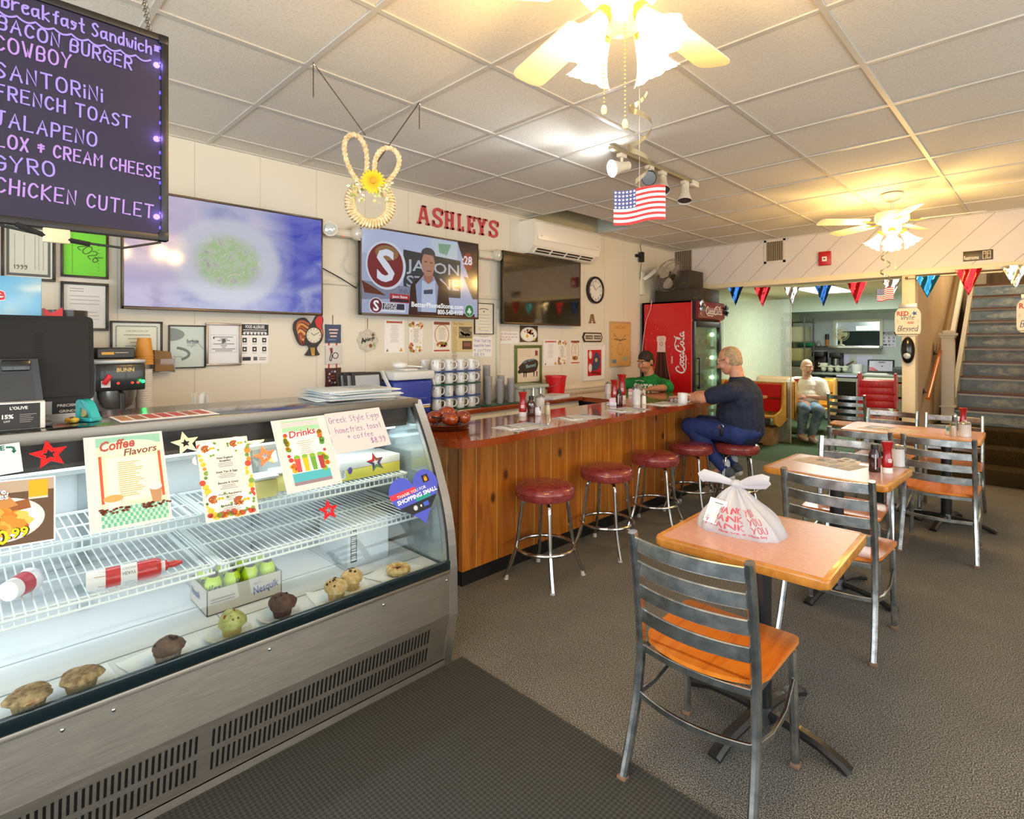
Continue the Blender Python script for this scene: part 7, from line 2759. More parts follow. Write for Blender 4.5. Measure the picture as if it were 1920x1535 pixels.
# ---------------------------------------------------------------- ceiling fans with warm lamps
GLOW = E('#ffe2a0',7.0,.3)
FANW = C('#e9e2cf',.35)
def bell(r,h,n=48):
 prof = [(.022,0),(.030,-.010),(.036,-.035),(.047,-.065),(.060,-.090),(.074,-.108),(.088,-.120)]
 vs,fs = [],[]
 k = len(prof)
 for i in range(n):
  a = 2*pi*i / n
  for j,(q,z) in enumerate(prof):
   s_ = 1 + (.05*cos(8*a))*(j / (k - 1)) ** 2
   vs.append((q*s_*r,0,0))
   vs[-1] = (q*s_*r*cos(a),q*s_*r*sin(a),z*h - .010*(j / (k - 1)) ** 3*abs(cos(4*a)))
 for i in range(n):
  for j in range(k - 1):
   a,b_ = i*k + j,((i + 1) % n)*k + j
   fs.append((a,a + 1,b_ + 1,b_))
 return vs,fs
def ceiling_fan(label,x,y,a0,blade0,power):
 t = thing('ceiling_fan',label,'ceiling fan',(x,y,2.80),0,'ceiling fans')
 g = G()
 g.lathe([(0,0),(.085,0),(.088,-.012),(.078,-.03),(.05,-.055),(.02,-.07),(0,-.07)],FANW,32)
 part(g,'canopy',t)
 g = G()
 g.cyl((0,0,-.06),(0,0,-.15),.013,FANW,12)
 part(g,'downrod',t)
 g = G()
 g.lathe([(0,-.13),(.05,-.135),(.12,-.16),(.128,-.185),(.128,-.225),(.11,-.245),(.07,-.262),(.07,-.30),(.075,-.325),(.05,-.345),(0,-.35)],FANW,36)
 part(g,'motor_housing',t)
 for i in range(5):
  a = blade0 + 2*pi*i / 5
  R = Matrix.Rotation(a,4,'Z')
  g = G()
  g.T = R @ Matrix.Translation((0,0,-.235)) @ Matrix.Rotation(.20,4,'X')
  g.prism(rounded([(.20,-.055,.02),(.62,-.068,.05),(.62,.068,.05),(.20,.055,.02)],5),-.003,.003,C('#e6dcc0',.45))
  part(g,'blade',t)
  g = G()
  g.T = R
  g.bar([(.10,0,-.235),(.17,0,-.245),(.25,0,-.236)],.03,.006,C('#b99a4c',.3,.8))
  part(g,'blade_arm',t)
 for i in range(4):
  a = a0 + pi / 2*i
  R = Matrix.Rotation(a,4,'Z')
  g = G()
  g.T = R
  g.tube([(.045,0,-.315),(.06,0,-.312),(.076,0,-.325)],.011,FANW,10,up=(0,1,0))
  g.T = R @ Matrix.Translation((.074,0,-.322)) @ Matrix.Rotation(radians(-33),4,'Y')
  g.lathe([(0,.01),(.024,.008),(.027,-.02),(.02,-.024)],C('#caa14a',.3,.7),18)
  la = part(g,'lamp_arm',t)
  g = G()
  g.T = R @ Matrix.Translation((.080,0,-.335)) @ Matrix.Rotation(radians(-33),4,'Y')
  vs,fs = bell(.82,1.0)
  g.put(vs,fs,GLOW,True)
  part(g,'lamp_shade',la,'glowing frosted glass bell shade')
 for dx,dy,L in ((.03,-.03,.30),(-.04,-.035,.24)):
  g = G()
  n = int(L / .012)
  for j in range(n):
   g.sph((dx,dy,-.33 - .012*j),.0028,C('#d8b25c',.3,.8),6)
  g.sph((dx,dy,-.33 - L - .012),(.009,.009,.016),C('#ead9a8',.4),10)
  part(g,'pull_chain',t)
 for i in range(4):
  a = a0 + pi / 2*i
  lamp('POINT','fan_lamp_light',(x + .25*cos(a),y + .25*sin(a),2.80 - .37),power,(1.0,.60,.18),.06)
 return t
f1 = ceiling_fan('ceiling fan with glowing bell lamps nearest the camera, over the floor mat',-.92,1.39,radians(-56.5 - 45),.3,20)
f2 = ceiling_fan('ceiling fan with glowing bell lamps near the diagonal plank wall',-1.02,5.68,radians(-79.8),.1,24)
def spinner(label,x,y,z0,z1,rz,s_=1.0):
 t = thing('hanging_spinner',label,'decoration',(x,y,z1),rz,'foil spirals with paper flags')
 gold = C('#c2b596',.15,.9)
 g = G()
 H = z0 - z1
 n = 60
 vs,fs = [],[]
 for i in range(n + 1):
  k = i / n
  a = 2*pi*2.3*k
  r = .026 + .012*sin(pi*k)
  z = .03 + (H - .03)*(1 - k)
  for q in (-.004 - .010*abs(sin(k*7.2)),.004):
   vs.append((r*cos(a),r*sin(a),z + q))
 for i in range(n):
  fs.append((2*i,2*i + 2,2*i + 3,2*i + 1))
 g.put(vs,fs,gold,True)
 part(g,'foil_spiral',t,'curled foil ribbon')
 g = G()
 g.cyl((0,0,0),(0,0,H + .0),.0005,C('#cfcfcf',.4),5)
 part(g,'thread',t)
 W_,Hh = .155,.105
 g = G()
 red,wht,blu = C('#c0262d',.6),C('#f1eeea',.6),C('#3a427e',.6)
 g.warp = lambda p: Vector((p.x,p.z + .006*sin(p.x*45),p.y + .006*sin(p.x*38) + .08*p.x))
 nx = 14
 for i in range(13):
  ya,yb = -Hh*i / 13,-Hh*(i + 1) / 13
  for j in range(nx):
   xa,xb = -W_ / 2 + W_*j / nx,-W_ / 2 + W_*(j + 1) / nx
   mm = blu if (i < 7 and j < 6) else (red if i % 2 == 0 else wht)
   g.put([(xa,yb,0),(xb,yb,0),(xb,ya,0),(xa,ya,0)],[(0,1,2,3)],mm,True)
   g.put([(xa,yb,.001),(xb,yb,.001),(xb,ya,.001),(xa,ya,.001)],[(3,2,1,0)],mm,True)
 for i in range(5):
  for j in range(6):
   x_,y_ = -W_ / 2 + W_*.43*(j + .5) / 6,-Hh*7 / 13*(i + .5) / 5
   for dz in (-.0006,.0016):
    g.star(x_,y_,.0045,wht,dz)
 part(g,'paper_flag',t,'printed stars and stripes')
 return t
def star_fix(o):
 return o
p = at(1199,352,x=-.905)
spinner('foil spiral with a small striped flag under the nearer ceiling fan',-.905,p.y,2.30,p.z,YAW - .05)
p = at(1660,540,y=5.60)
spinner('foil spiral with a small striped flag under the farther ceiling fan',p.x,5.60,2.30,p.z,YAW + .15)
# ---------------------------------------------------------------- track lights
t = thing('track_light','white ceiling track with four swivel spot lamps, one lit','track light',(-2.06,3.56,2.80))
tw = C('#d9d3c4',.4)
g = G()
g.box(-.018,.018,-.58,.58,-.025,.0,C('#8f8266',.4),.003)
g.box(-.03,.03,.50,.60,-.045,-.001,tw,.004)
part(g,'track',t)
hd = [(-.45,(-.35,-.85,-.25),True),(-.10,(.45,-.85,-.30),False),(.08,(.25,-.45,-.85),False),(.42,(.1,-.25,-1),False)]
for y,d,lit in hd:
 d = Vector(d).normalized()
 g = G()
 g.box(-.02,.02,y - .035,y + .035,-.05,-.025,tw,.004)
 g.cyl((0,y,-.05),(0,y,-.085),.010,tw,10)
 q = Vector((0,y,-.11))
 g.sweep([q - d*.06,q - d*.055,q + d*.0,q + d*.03,q + d*.075,q + d*.08],[(cos(2*pi*i / 20),sin(2*pi*i / 20)) for i in range(20)],tw,scale=[.024,.030,.032,.040,.056,.056],caps=False)
 g.sweep([q - d*.06,q - d*.061],[(cos(2*pi*i / 20),sin(2*pi*i / 20)) for i in range(20)],tw,scale=[.024,.001])
 shd = part(g,'spot_head',t,'lit spot lamp' if lit else None)
 g = G()
 e = q + d*.066
 g.sweep([e,e + d*.006],[(cos(2*pi*i / 20),sin(2*pi*i / 20)) for i in range(20)],E('#f4f8ff',14) if lit else C('#55595c',.15,.5),scale=[.050,.046])
 part(g,'bulb',shd,'glowing white bulb' if lit else None)
 if lit:
  e = Vector((-2.06,3.56,2.80)) + q + d*.10
  lamp('POINT','spot_lamp_light',e,7,(.93,.97,1.0),.03)
  o = lamp('SPOT','spot_lamp_beam',e,40,(.93,.97,1.0),.04,spot=95)
  o.rotation_euler = d.to_track_quat('-Z','Y').to_euler()
# ---------------------------------------------------------------- bunny wreath hung on two chains
t = thing('bunny_wreath','rabbit shaped rope wreath with a yellow flower hung from the ceiling by chains','wreath',(-2.42,1.44,2.10),radians(-28))
rope = mottled('cream_rope','#c9b183','#e9dcbc',60,.8,3,.5,.003)
def twist(g,pts,r,closed=False,pitch=.02):
 pts = [Vector(p) for p in pts]
 d = [0.0]
 n = len(pts)
 for i in range(1,n):
  d.append(d[-1] + (pts[i] - pts[i - 1]).length)
 for ph in (0,pi):
  out = []
  for i,p in enumerate(pts):
   tg = (pts[(i + 1) % n] - pts[i - 1]) if closed or 0 < i < n - 1 else (pts[1] - pts[0] if i == 0 else pts[-1] - pts[-2])
   tg.normalize()
   a = d[i] / pitch*pi + ph
   nrm = Vector((0,1,0)).cross(tg) if True else None
   nrm = Vector((1,0,0))
   bn = tg.cross(nrm).normalized()
   out.append(p + nrm*(r*.55*cos(a)) + bn*(r*.55*sin(a)))
  g.tube(out,r*.75,rope,7,closed,up=(1,0,0))
g = G()
for i in range(46):
 a = 2*pi*i / 46
 c_ = Vector((0,.098*sin(a),.112 + .100*cos(a)))
 rad = Vector((0,sin(a),cos(a)))
 ta = Vector((0,cos(a),-sin(a)))
 ring_ = []
 for j in range(8):
  b_ = 2*pi*j / 8
  ring_.append(c_ + rad*(.024*cos(b_)) + Vector((1,0,0))*(.020*sin(b_)) + ta*(.006*cos(b_)))
 g.tube(ring_,.0062,rope,6,True,up=tuple(ta))
g.tube([(0,.098*sin(2*pi*i / 40),.112 + .100*cos(2*pi*i / 40)) for i in range(40)],.018,rope,8,True,up=(1,0,0))
part(g,'ring',t)
for s_,tip,wd_ in ((-1,(-.085,.445),.05),(1,(.105,.395),.055)):
 g = G()
 base = Vector((0,s_*.045,.215))
 tp_ = Vector((0,tip[0],tip[1]))
 ax = tp_ - base
 sd = Vector((0,ax.z,-ax.y)).normalized()
 pts = []
 for i in range(61):
  u = 2*pi*i / 60
  pts.append(base + ax*(.5 - .5*cos(u)) + sd*(wd_*sin(u)*(1 - .25*cos(u))))
 twist(g,pts,.0115)
 part(g,'ear',t,'twisted rope ear')
g = G()
yl,ol = C('#f2c81e',.6),C('#dd9a1c',.6)
fc = Vector((.035,.012,.215))
for lay,(nn_,R_,c) in enumerate(((20,.062,yl),(18,.052,yl),(14,.036,C('#f0ba1a',.6)))):
 for i in range(nn_):
  a = 2*pi*(i + .5*lay) / nn_
  g.T = Matrix.Translation(fc + Vector((.006*lay,0,0))) @ Matrix.Rotation(a,4,'X') @ Matrix.Rotation(-.18 - .12*lay,4,'Y')
  g.put([(0,-.003,.008),(.003,-.008,R_*.6),(.001,-.004,R_),(.001,.004,R_),(.003,.008,R_*.6),(0,.003,.008)],[(0,1,2,3,4,5)],c,False)
g.T = Matrix.Identity(4)
g.sph(fc + Vector((.016,0,0)),(.010,.016,.016),ol,12,.12)
part(g,'flower',t,'yellow gerbera flower')
g = G()
rr = random.Random(6)
for s_ in (-1,1):
 for i in range(42):
  q = Vector((.02 + rr.uniform(-.012,.025),s_*(.055 + rr.uniform(-.03,.045)),.205 - rr.uniform(-.02,.085)))
  c = C(rr.choice(['#c6cf8e','#dfe0c0','#9cae62','#eceadb','#b7c274']),.6)
  g.T = Matrix.Translation(q) @ Matrix.Rotation(rr.uniform(0,6),4,'X') @ Matrix.Rotation(rr.uniform(-.8,.8),4,'Z')
  g.put([(0,0,0),(.003,-.006,.009),(0,0,.022),(.003,.006,.009)],[(0,1,2,3)],c,True)
g.T = Matrix.Identity(4)
o = part(g,'leaves',t,'pale green leaves and white blossoms')
Wt = wmat(t).inverted()
for cpx,end,tail in (((-2.415,1.145,2.80),(0,-.02,.445),.32),((-2.415,1.73,2.80),(0,.02,.30),.30)):
 a = Wt @ Vector(cpx)
 b_ = Vector(end)
 g = G()
 n = int((a - b_).length / .008)
 for i in range(n):
  q = a.lerp(b_,i / n)
  g.sph(q,(.0032,.0032,.0046),C('#5b4d3a',.4,.6),5)
 for i in range(int(tail*.45 / .008)):
  g.sph(a + Vector((.01,0,-.02 - .008*i)),(.0032,.0032,.0046),C('#5b4d3a',.4,.6),5)
 g.tube([a + Vector((0,0,.0)),a + Vector((0,.008,-.012)),a + Vector((0,0,-.02))],.002,MAT_CHROME,5)
 part(g,'chain',t)
# ---------------------------------------------------------------- on and under the diagonal plank wall
def vent(label,u0,v0,u1,v1):
 a,b_ = at(u0,v0,y=YB),at(u1,v1,y=YB)
 w,h = b_.x - a.x,a.z - b_.z
 t = thing('air_vent',label,'air vent',M=beamM((a.x + b_.x) / 2,(a.z + b_.z) / 2),group='air vents')
 g = G()
 f = .028
 cw = C('#d4ccc2',.45)
 g.box(-w / 2,w / 2,-h / 2,-h / 2 + f,0,.008,cw)
 g.box(-w / 2,w / 2,h / 2 - f,h / 2,0,.008,cw)
 g.box(-w / 2,-w / 2 + f,-h / 2,h / 2,0,.008,cw)
 g.box(w / 2 - f,w / 2,-h / 2,h / 2,0,.008,cw)
 part(g,'frame',t)
 g = G()
 g.rect(-w / 2 + f,w / 2 - f,-h / 2 + f,h / 2 - f,C('#4a4136',.7),.001)
 n = 9
 for i in range(n):
  x = -w / 2 + f + (w - 2*f)*(i + .5) / n
  g.box(x - .004,x + .004,-h / 2 + f,h / 2 - f,.001,.008,C('#a5957c',.5))
 part(g,'grille',t)
vent('air vent on the plank wall partly behind the wall fan',1262,466,1301,512)
vent('square air vent on the plank wall above the blue and red pennants',1433,451,1473,491)
a,b_ = at(1536.5,473,y=YB),at(1559,497,y=YB)
t = thing('fire_alarm','red fire alarm strobe on the diagonal plank wall','fire alarm',M=beamM((a.x + b_.x) / 2,(a.z + b_.z) / 2))
w,h = b_.x - a.x,a.z - b_.z
g = G()
g.box(-w / 2,w / 2,-h / 2,h / 2,0,.045,C('#b31a1e',.35),.008)
part(g,'housing',t)
g = G()
g.box(-w*.18,w*.22,-h*.22,h*.12,.045,.055,C('#e9e6e4',.25),.003)
g.rect(-w*.06,w*.1,-h*.1,h*.02,C('#6a6664',.3),.0556)
part(g,'strobe',t,'white strobe lens')
a,b_ = at(1806,472,y=YB),at(1862,486,y=YB)
w,h = b_.x - a.x,a.z - b_.z
g = G()
g.box(-w / 2,w / 2,-h / 2,h / 2,0,.006,C('#3a2e22',.4),.001)
wq = C('#e9e2d4',.5)
g.text('Restrooms',-w*.47,-h*.36,h*.55,wq,.0066,'l',.02,fit=w*.5)
for x in (.22,.37):
 g.rect(w*(x - .065),w*(x + .065),-h*.40,h*.40,C('#b9ad98',.5),.0064)
 g.disc(w*x,h*.24,h*.09,C('#3a2e22',.5),.007,12)
g.flat([(w*.17,h*.1),(w*.27,h*.1),(w*.25,-h*.34),(w*.19,-h*.34)],C('#3a2e22',.5),.007)
g.flat([(w*.37 - w*.02,h*.1),(w*.39,h*.1),(w*.42,-h*.2),(w*.32,-h*.2)],C('#3a2e22',.5),.007)
g.rect(w*.355,w*.385,-h*.36,-h*.2,C('#3a2e22',.5),.007)
tag(g.build('restroom_sign',None,beamM((a.x + b_.x) / 2,(a.z + b_.z) / 2)),'small dark restroom sign with two figures on the plank wall','sign')
g = G()
ra,rb = at(1700,521,y=YB - .05),at(1884,499,y=YB - .05)
g.cyl((0,0,0),(rb.x - ra.x,0,0),.009,C('#d9cfae',.3,.4),12)
for k in (0,1):
 g.sph((k*(rb.x - ra.x),0,0),.016,C('#8c7a4e',.3,.7),10)
 g.bar([(.03 + k*(rb.x - ra.x - .06),0,0),(.03 + k*(rb.x - ra.x - .06),.028,0)],.012,.02,C('#8c7a4e',.3,.7))
tag(g.build('curtain_rod',None,None,(ra.x,ra.y,ra.z)),'thin curtain rod across the stair opening','curtain rod')
foil = {'blue': C('#1d4f8f',.14,.75),'red': C('#b3121f',.16,.6),'silver': C('#b9b9b6',.12,.9),'teal': C('#20719a',.13,.75)}
pn = [(1365,1394,538,573,'blue','dark blue foil pennant nearest the red drinks cooler'),(1414,1446,538,575,'red','dark red foil pennant next to the dark blue one'),(1470,1500,538,573,'silver','silver foil pennant between the red and the blue one'),
 (1528,1560,535,575,'blue','blue foil pennant over the kitchen pass window'),(1588,1625,529,571,'red','red foil pennant beside the hanging paper flag'),(1652,1690,524,560,'silver','silver foil pennant beside the cream post'),
 (1716,1763,517,559,'teal','teal blue foil pennant at the cream post side of the stair opening'),(1791,1842,504,554,'red','bright red foil pennant over the blue stairs'),(1876,1932,497,542,'silver','silver foil pennant over the stairs, next to the bright red one')]
for u0,u1,v0,v1,c,lab in pn:
 y = YB - .035 if u0 < 1700 else YB - .07
 a,b_,tip = at(u0,v0,y=y),at(u1,v0,y=y),at((u0 + u1) / 2 + 2,v1,y=y)
 w,h = b_.x - a.x,(a.z + b_.z) / 2 - tip.z
 g = G()
 n = 10
 vs,fs = [],[]
 rr = random.Random(u0)
 for i in range(n + 1):
  for j in range(n + 1):
   k = i / n
   x = (j / n - .5)*w*(1 - k)
   vs.append((x,-k*h,.010*sin(7*x / w*2 + k*5 + u0)*(1 - k*.5) + rr.uniform(-.003,.003)))
 for i in range(n):
  for j in range(n):
   fs.append((i*(n + 1) + j,(i + 1)*(n + 1) + j,(i + 1)*(n + 1) + j + 1,i*(n + 1) + j + 1))
 g.put(vs,fs,foil[c],True)
 g.put([(x,y_,z - .0008) for x,y_,z in vs],[f[::-1] for f in fs],foil[c],True)
 tag(g.build('pennant',None,frame(((a.x + b_.x) / 2,y,(a.z + b_.z) / 2),(1,0,0),(0,0,1))),lab,'pennant','foil pennants')
g = G()
pp = [at(u,v,y=YB - .036) for u,v in ((1340,540),(1380,537.5),(1430,538),(1485,538),(1544,535),(1606,529),(1690,522))]
o_ = pp[0].copy()
g.tube([p - o_ for p in pp],.002,C('#c9c2b4',.6),5)
tag(g.build('bunting_string',None,None,o_),'thin string carrying the foil pennants under the plank wall','string')
def jar_sign(label,cx,cz,y,w,h):
 t = thing('jar_sign',label,'sign',M=beamM(cx,cz,y),group='jar shaped signs')
 g = G()
 prof = rounded([(-w / 2,-h*.40,.03),(-w*.40,-h / 2,.02),(w*.40,-h / 2,.02),(w / 2,-h*.40,.03),(w / 2,h*.22,.03),(w*.36,h*.36,.02),(-w*.36,h*.36,.02),(-w / 2,h*.22,.03)],4)
 g.prism(prof,0,.008,C('#efe2c8',.5))
 R1,B1 = C('#c43a34',.5),C('#4a5a78',.5)
 g.text('RED',-w*.42,h*.13,h*.19,R1,.0086,'l',.03,fit=w*.46)
 g.star(w*.26,h*.19,w*.13,C('#2c5a9c',.5),.0086,a0=pi / 2 + .3)
 g.hand('White',-w*.28,h*.0,h*.14,.005,B1,.0086,.2,.2,fit=w*.52)
 g.text('AND',-w*.02,-h*.13,h*.10,R1,.0086,'l',.03,fit=w*.26)
 g.hand('Blessed',-w*.38,-h*.36,h*.17,.006,B1,.0086,.2,.2,fit=w*.74)
 for s in (-1,1):
  for i in range(3):
   g.ring(s*w*.40,-h*.02 - .012*i,.008,.002,C('#c9a59a',.5),.0086,10)
 part(g,'board',t)
 g = G()
 g.box(-w*.36,w*.36,h*.36,h*.5,.001,.010,C('#b9bab4',.35,.6),.003)
 part(g,'lid',t,'silver painted jar lid')
 g = G()
 g.cyl((0,h*.5,.004),(0,h*.62,.002),.0012,C('#b9a88c',.5),5)
 part(g,'cord',t)
a,b_ = at(1678,570,y=YB - .02),at(1727,629,y=YB - .02)
jw,jh = b_.x - a.x,a.z - b_.z
jar_sign('cream jar shaped sign hanging on the cream post',(a.x + b_.x) / 2,(a.z + b_.z) / 2,YB - .02,jw,jh)
a2 = at(1906,552,y=YB - .02)
jar_sign('cream jar shaped sign beyond the stairs, cut by the edge of the view',a2.x + jw / 2,a2.z - jh*.53,YB - .02,jw,jh*1.06)
a,b_ = at(1689,631,y=YB - .03),at(1716,682,y=YB - .03)
t = thing('soap_dispenser','oval black hand sanitizer dispenser on the cream post','dispenser',M=beamM((a.x + b_.x) / 2,(a.z + b_.z) / 2,YB - .011))
w,h = b_.x - a.x,a.z - b_.z
g = G()
g.sph((0,0,.03),(w / 2,h / 2,.055),MAT_BLACKG,24)
part(g,'housing',t)
g = G()
g.sph((0,-h*.18,.058),(w*.30,h*.16,.03),C('#cfd6dc',.1,.2),16)
part(g,'window',t,'clear refill window')
# ---------------------------------------------------------------- red drinks cooler
fx0,fx1,fy0,fy1,fh = -3.86,-3.17,6.30,7.10,2.03
t = thing('drinks_cooler','tall red drinks cooler with white script and a bottle picture on its side','drinks cooler',((fx0 + fx1) / 2,(fy0 + fy1) / 2,0))
CR = C('#c9101a',.28,coat=.3)
g = G()
g.box(fx0,fx1,fy0,fy0 + .03,.05,fh,CR)
g.box(fx0,fx1,fy1 - .03,fy1,.05,fh,CR)
g.box(fx0,fx0 + .03,fy0,fy1,.05,fh,MAT_BLACK)
g.box(fx0,fx1,fy0,fy1,fh - .02,fh,MAT_BLACK)
g.box(fx0,fx1,fy0 + .002,fy1 - .002,0,.18,MAT_BLACK)
g.box(fx0 + .03,fx0 + .05,fy0 + .03,fy1 - .03,.18,1.8,C('#c6d2c4',.4))
g.box(fx0 + .03,fx1 - .02,fy0 + .03,fy0 + .034,.18,1.8,C('#d3ddd0',.4))
g.box(fx0 + .03,fx1 - .02,fy1 - .034,fy1 - .03,.18,1.8,C('#d3ddd0',.4))
g.box(fx0 + .03,fx1 - .02,fy0 + .03,fy1 - .03,1.78,fh - .02,MAT_BLACK)
g.box(fx1 - .004,fx1,fy0 - .002,fy0,.05,fh,C('#d9a0a0',.4))
wpart(g,'cabinet',t,'red cabinet')
g = G()
g.T = beamM((fx0 + fx1) / 2,0,fy0 - .0004)
W1 = C('#f4eeea',.4)
rr = random.Random(12)
bx = at(1240,660,y=fy0).x - (fx0 + fx1) / 2
cola,glz = C('#2a0d0b',.3),C('#c9a097',.3)
bot = [(.048,1.60),(.066,1.585),(.066,1.54),(.055,1.52),(.060,1.40),(.085,1.22),(.125,1.05),(.140,.85),(.115,.65),(.13,.45),(.13,.2)]
g.flat([(bx + x,z) for x,z in bot] + [(bx - x,z) for x,z in bot[::-1]],C('#e2c4bb',.3),.0003)
dk = [(.060,1.395),(.083,1.22),(.120,1.05),(.134,.85),(.110,.65),(.124,.45),(.124,.2)]
g.flat([(bx + x,z) for x,z in dk] + [(bx - x,z) for x,z in dk[::-1]],cola,.0006)
for s in (-.5,-.1,.35):
 g.flat([(bx + s*.10,1.38),(bx + s*.10 + .012,1.38),(bx + s*.22 + .03,.9),(bx + s*.22,.9)],C('#6b1a14',.3),.0008)
g.ring(bx,1.50,.024,.008,C('#b8655c',.3),.0008)
for s in (-1,1):
 g.stroke([(bx + s*.045,1.58),(bx + s*.040,1.42)],.008,C('#f0dfda',.3),.0008)
g.disc(bx + .02,.80,.07,C('#e9ddd8',.3),.0009,20,.06)
for _ in range(46):
 g.disc(rr.uniform(-.33,.33),rr.uniform(.6,1.98),rr.uniform(.003,.008),C('#e07a76',.3),.0005,8)
def cola_script(g,x,y,L,hgt,mat,rot,d):
 """flowing white script, letters of varying stroke"""
 c,s_ = cos(rot),sin(rot)
 P = lambda q: [(x + (a*L)*c - (b_*hgt)*s_,y + (a*L)*s_ + (b_*hgt)*c) for a,b_ in q]
 thick,thin = hgt*.15,hgt*.10
 S = [([(.155,.82),(.10,1.02),(.03,.70),(.0,.25),(.05,-.05),(.12,.05),(.175,.25)],thick),([(.155,.82),(.17,.66),(.135,.62)],thin),
  ([(.235,.48),(.20,.42),(.185,.12),(.215,.0),(.255,.12),(.262,.38),(.235,.48),(.30,.42)],thick*.85),
  ([(.355,.36),(.345,.48),(.305,.40),(.292,.12),(.32,.0),(.37,.14)],thick*.85),
  ([(.455,.42),(.42,.48),(.39,.38),(.382,.1),(.405,.0),(.445,.16),(.465,.46),(.458,.1),(.475,.0),(.50,.08)],thick*.85),
  ([(.48,.22),(.54,.22)],thin),
  ([(.66,.86),(.60,1.04),(.535,.70),(.51,.25),(.555,-.05),(.625,.05),(.675,.25)],thick),([(.66,.86),(.675,.70),(.64,.64)],thin),([(.60,1.04),(.72,1.12),(.80,.92),(.90,1.18)],thin),
  ([(.735,.48),(.70,.42),(.685,.12),(.715,.0),(.755,.12),(.762,.38),(.735,.48)],thick*.85),
  ([(.80,.1),(.845,.55),(.87,1.0),(.845,1.05),(.825,.7),(.815,.15),(.84,.0),(.865,.08)],thick*.85),
  ([(.965,.42),(.93,.48),(.90,.38),(.892,.1),(.915,.0),(.955,.16),(.975,.46),(.968,.1),(.985,.0),(1.0,.08)],thick*.85),
  ([(.05,-.05),(.14,-.22),(.26,-.16),(.36,-.24),(.44,-.14)],thin)]
 for q,w_ in S:
  g.stroke(P(chaikin(q,2)),w_,mat,d)
zs0,zs1 = at(1268,699,y=fy0).z,at(1268,622,y=fy0).z
xs = at(1283,660,y=fy0).x - (fx0 + fx1) / 2
cola_script(g,xs,zs0,zs1 - zs0,.115,W1,pi / 2,.0010)
g.text('DRINK',xs - .155,zs0 + .12,.03,W1,.001,'l',.02,rot=pi / 2)
wv = [wmat(t).inverted() @ p for p in g.v]
g.v = wv
part(g,'side_print',t,'white script and dark bottle printed on the side')
g = G()
hx = fx1 + .07
g.box(fx1 - .0,fx1 + .03,fy0 + .01,fy1 - .01,1.80,fh,MAT_BLACK)
pr = [(fx1 + .03,1.80),(hx - .01,1.82),(hx + .01,1.90),(hx + .01,1.95),(hx - .01,2.02),(fx1 + .03,fh)]
g.put([(x,y,z) for y in (fy0 + .04,fy1 - .02) for x,z in pr],[tuple(range(6)),tuple(range(6,12))[::-1]] + [(i,6 + i,6 + (i + 1) % 6,(i + 1) % 6) for i in range(6)],C('#7d1417',.3,coat=.3))
g.T = frame((hx + .0106,(fy0 + fy1) / 2 + .02,1.91),(0,1,0),(0,0,1))
cola_script(g,-.21,-.04,.46,.095,C('#e9ddd2',.4),.0,.0006)
for i in range(14):
 for s in (-1,1):
  g.disc(s*.33 + RND.uniform(-.03,.03),RND.uniform(-.08,.07),.008,C('#e4c9c4',.4),.0007,8)
g.T = Matrix.Identity(4)
wpart(g,'header_sign',t,'red header sign with pale script')
g = G()
dx = fx1 + .02
for a in ((fy0 + .01,fy0 + .07,.2,1.78),(fy1 - .07,fy1 - .01,.2,1.78),(fy0 + .07,fy1 - .07,.2,.27),(fy0 + .07,fy1 - .07,1.71,1.78)):
 g.box(fx1 - .02,dx,*a,MAT_BLACK,.003)
wpart(g,'door',t,'black door frame')
g = G()
g.box(fx1 - .003,fx1 + .003,fy0 + .07,fy1 - .07,.27,1.71,glass('cooler_glass','#dcebdc',.3,.04))
wpart(g,'door_glass',t)
g = G()
g.bar([(dx + .035,fy0 + .10,.95),(dx + .035,fy0 + .10,1.33)],.022,.022,MAT_BLACKG,up=(1,0,0))
for z in (.96,1.32):
 g.bar([(dx,fy0 + .10,z),(dx + .035,fy0 + .10,z)],.02,.02,MAT_BLACKG)
wpart(g,'handle',t)
for z in (.62,.92,1.18,1.44):
 g = G()
 g.box(fx0 + .05,fx1 - .06,fy0 + .035,fy1 - .035,z,z + .01,C('#d2ddcc',.4))
 g.box(fx1 - .07,fx1 - .06,fy0 + .035,fy1 - .035,z - .015,z + .025,C('#e0e8d8',.4))
 wpart(g,'shelf',t)
g = G()
g.cyl((fx1 - .08,fy1 - .06,.3),(fx1 - .08,fy1 - .06,1.7),.010,E('#eafff0',4),8)
wpart(g,'lamp',t,'white door light tube')
for z in (.78,1.06,1.32,1.62):
 lamp('POINT','cooler_lamp_light',(fx1 - .04,fy1 - .12,z),2.2,(.85,1,.85),.03)
t = thing('cord','pale power cord hanging down the red side of the drinks cooler','cord',(0,0,0))
t.location = (fx0 + .12,fy0 - .012,1.2)
g = G()
pts = [at(*q,y=fy0 - .012) for q in ((1222,563),(1220,580),(1212,600),(1207,630),(1204,665))]
g.tube([p - Vector((fx0 + .12,fy0 - .012,1.2)) for p in pts],.006,C('#e0948c',.5),6)
part(g,'wire',t)
bc2 = [('#c9cf2a','yellow'),('#2f6fae','blue'),('#7aa83a','green'),('#d9862a','orange'),('#bcd0da','clear'),('#4a8f6a','dark green')]
pb = None
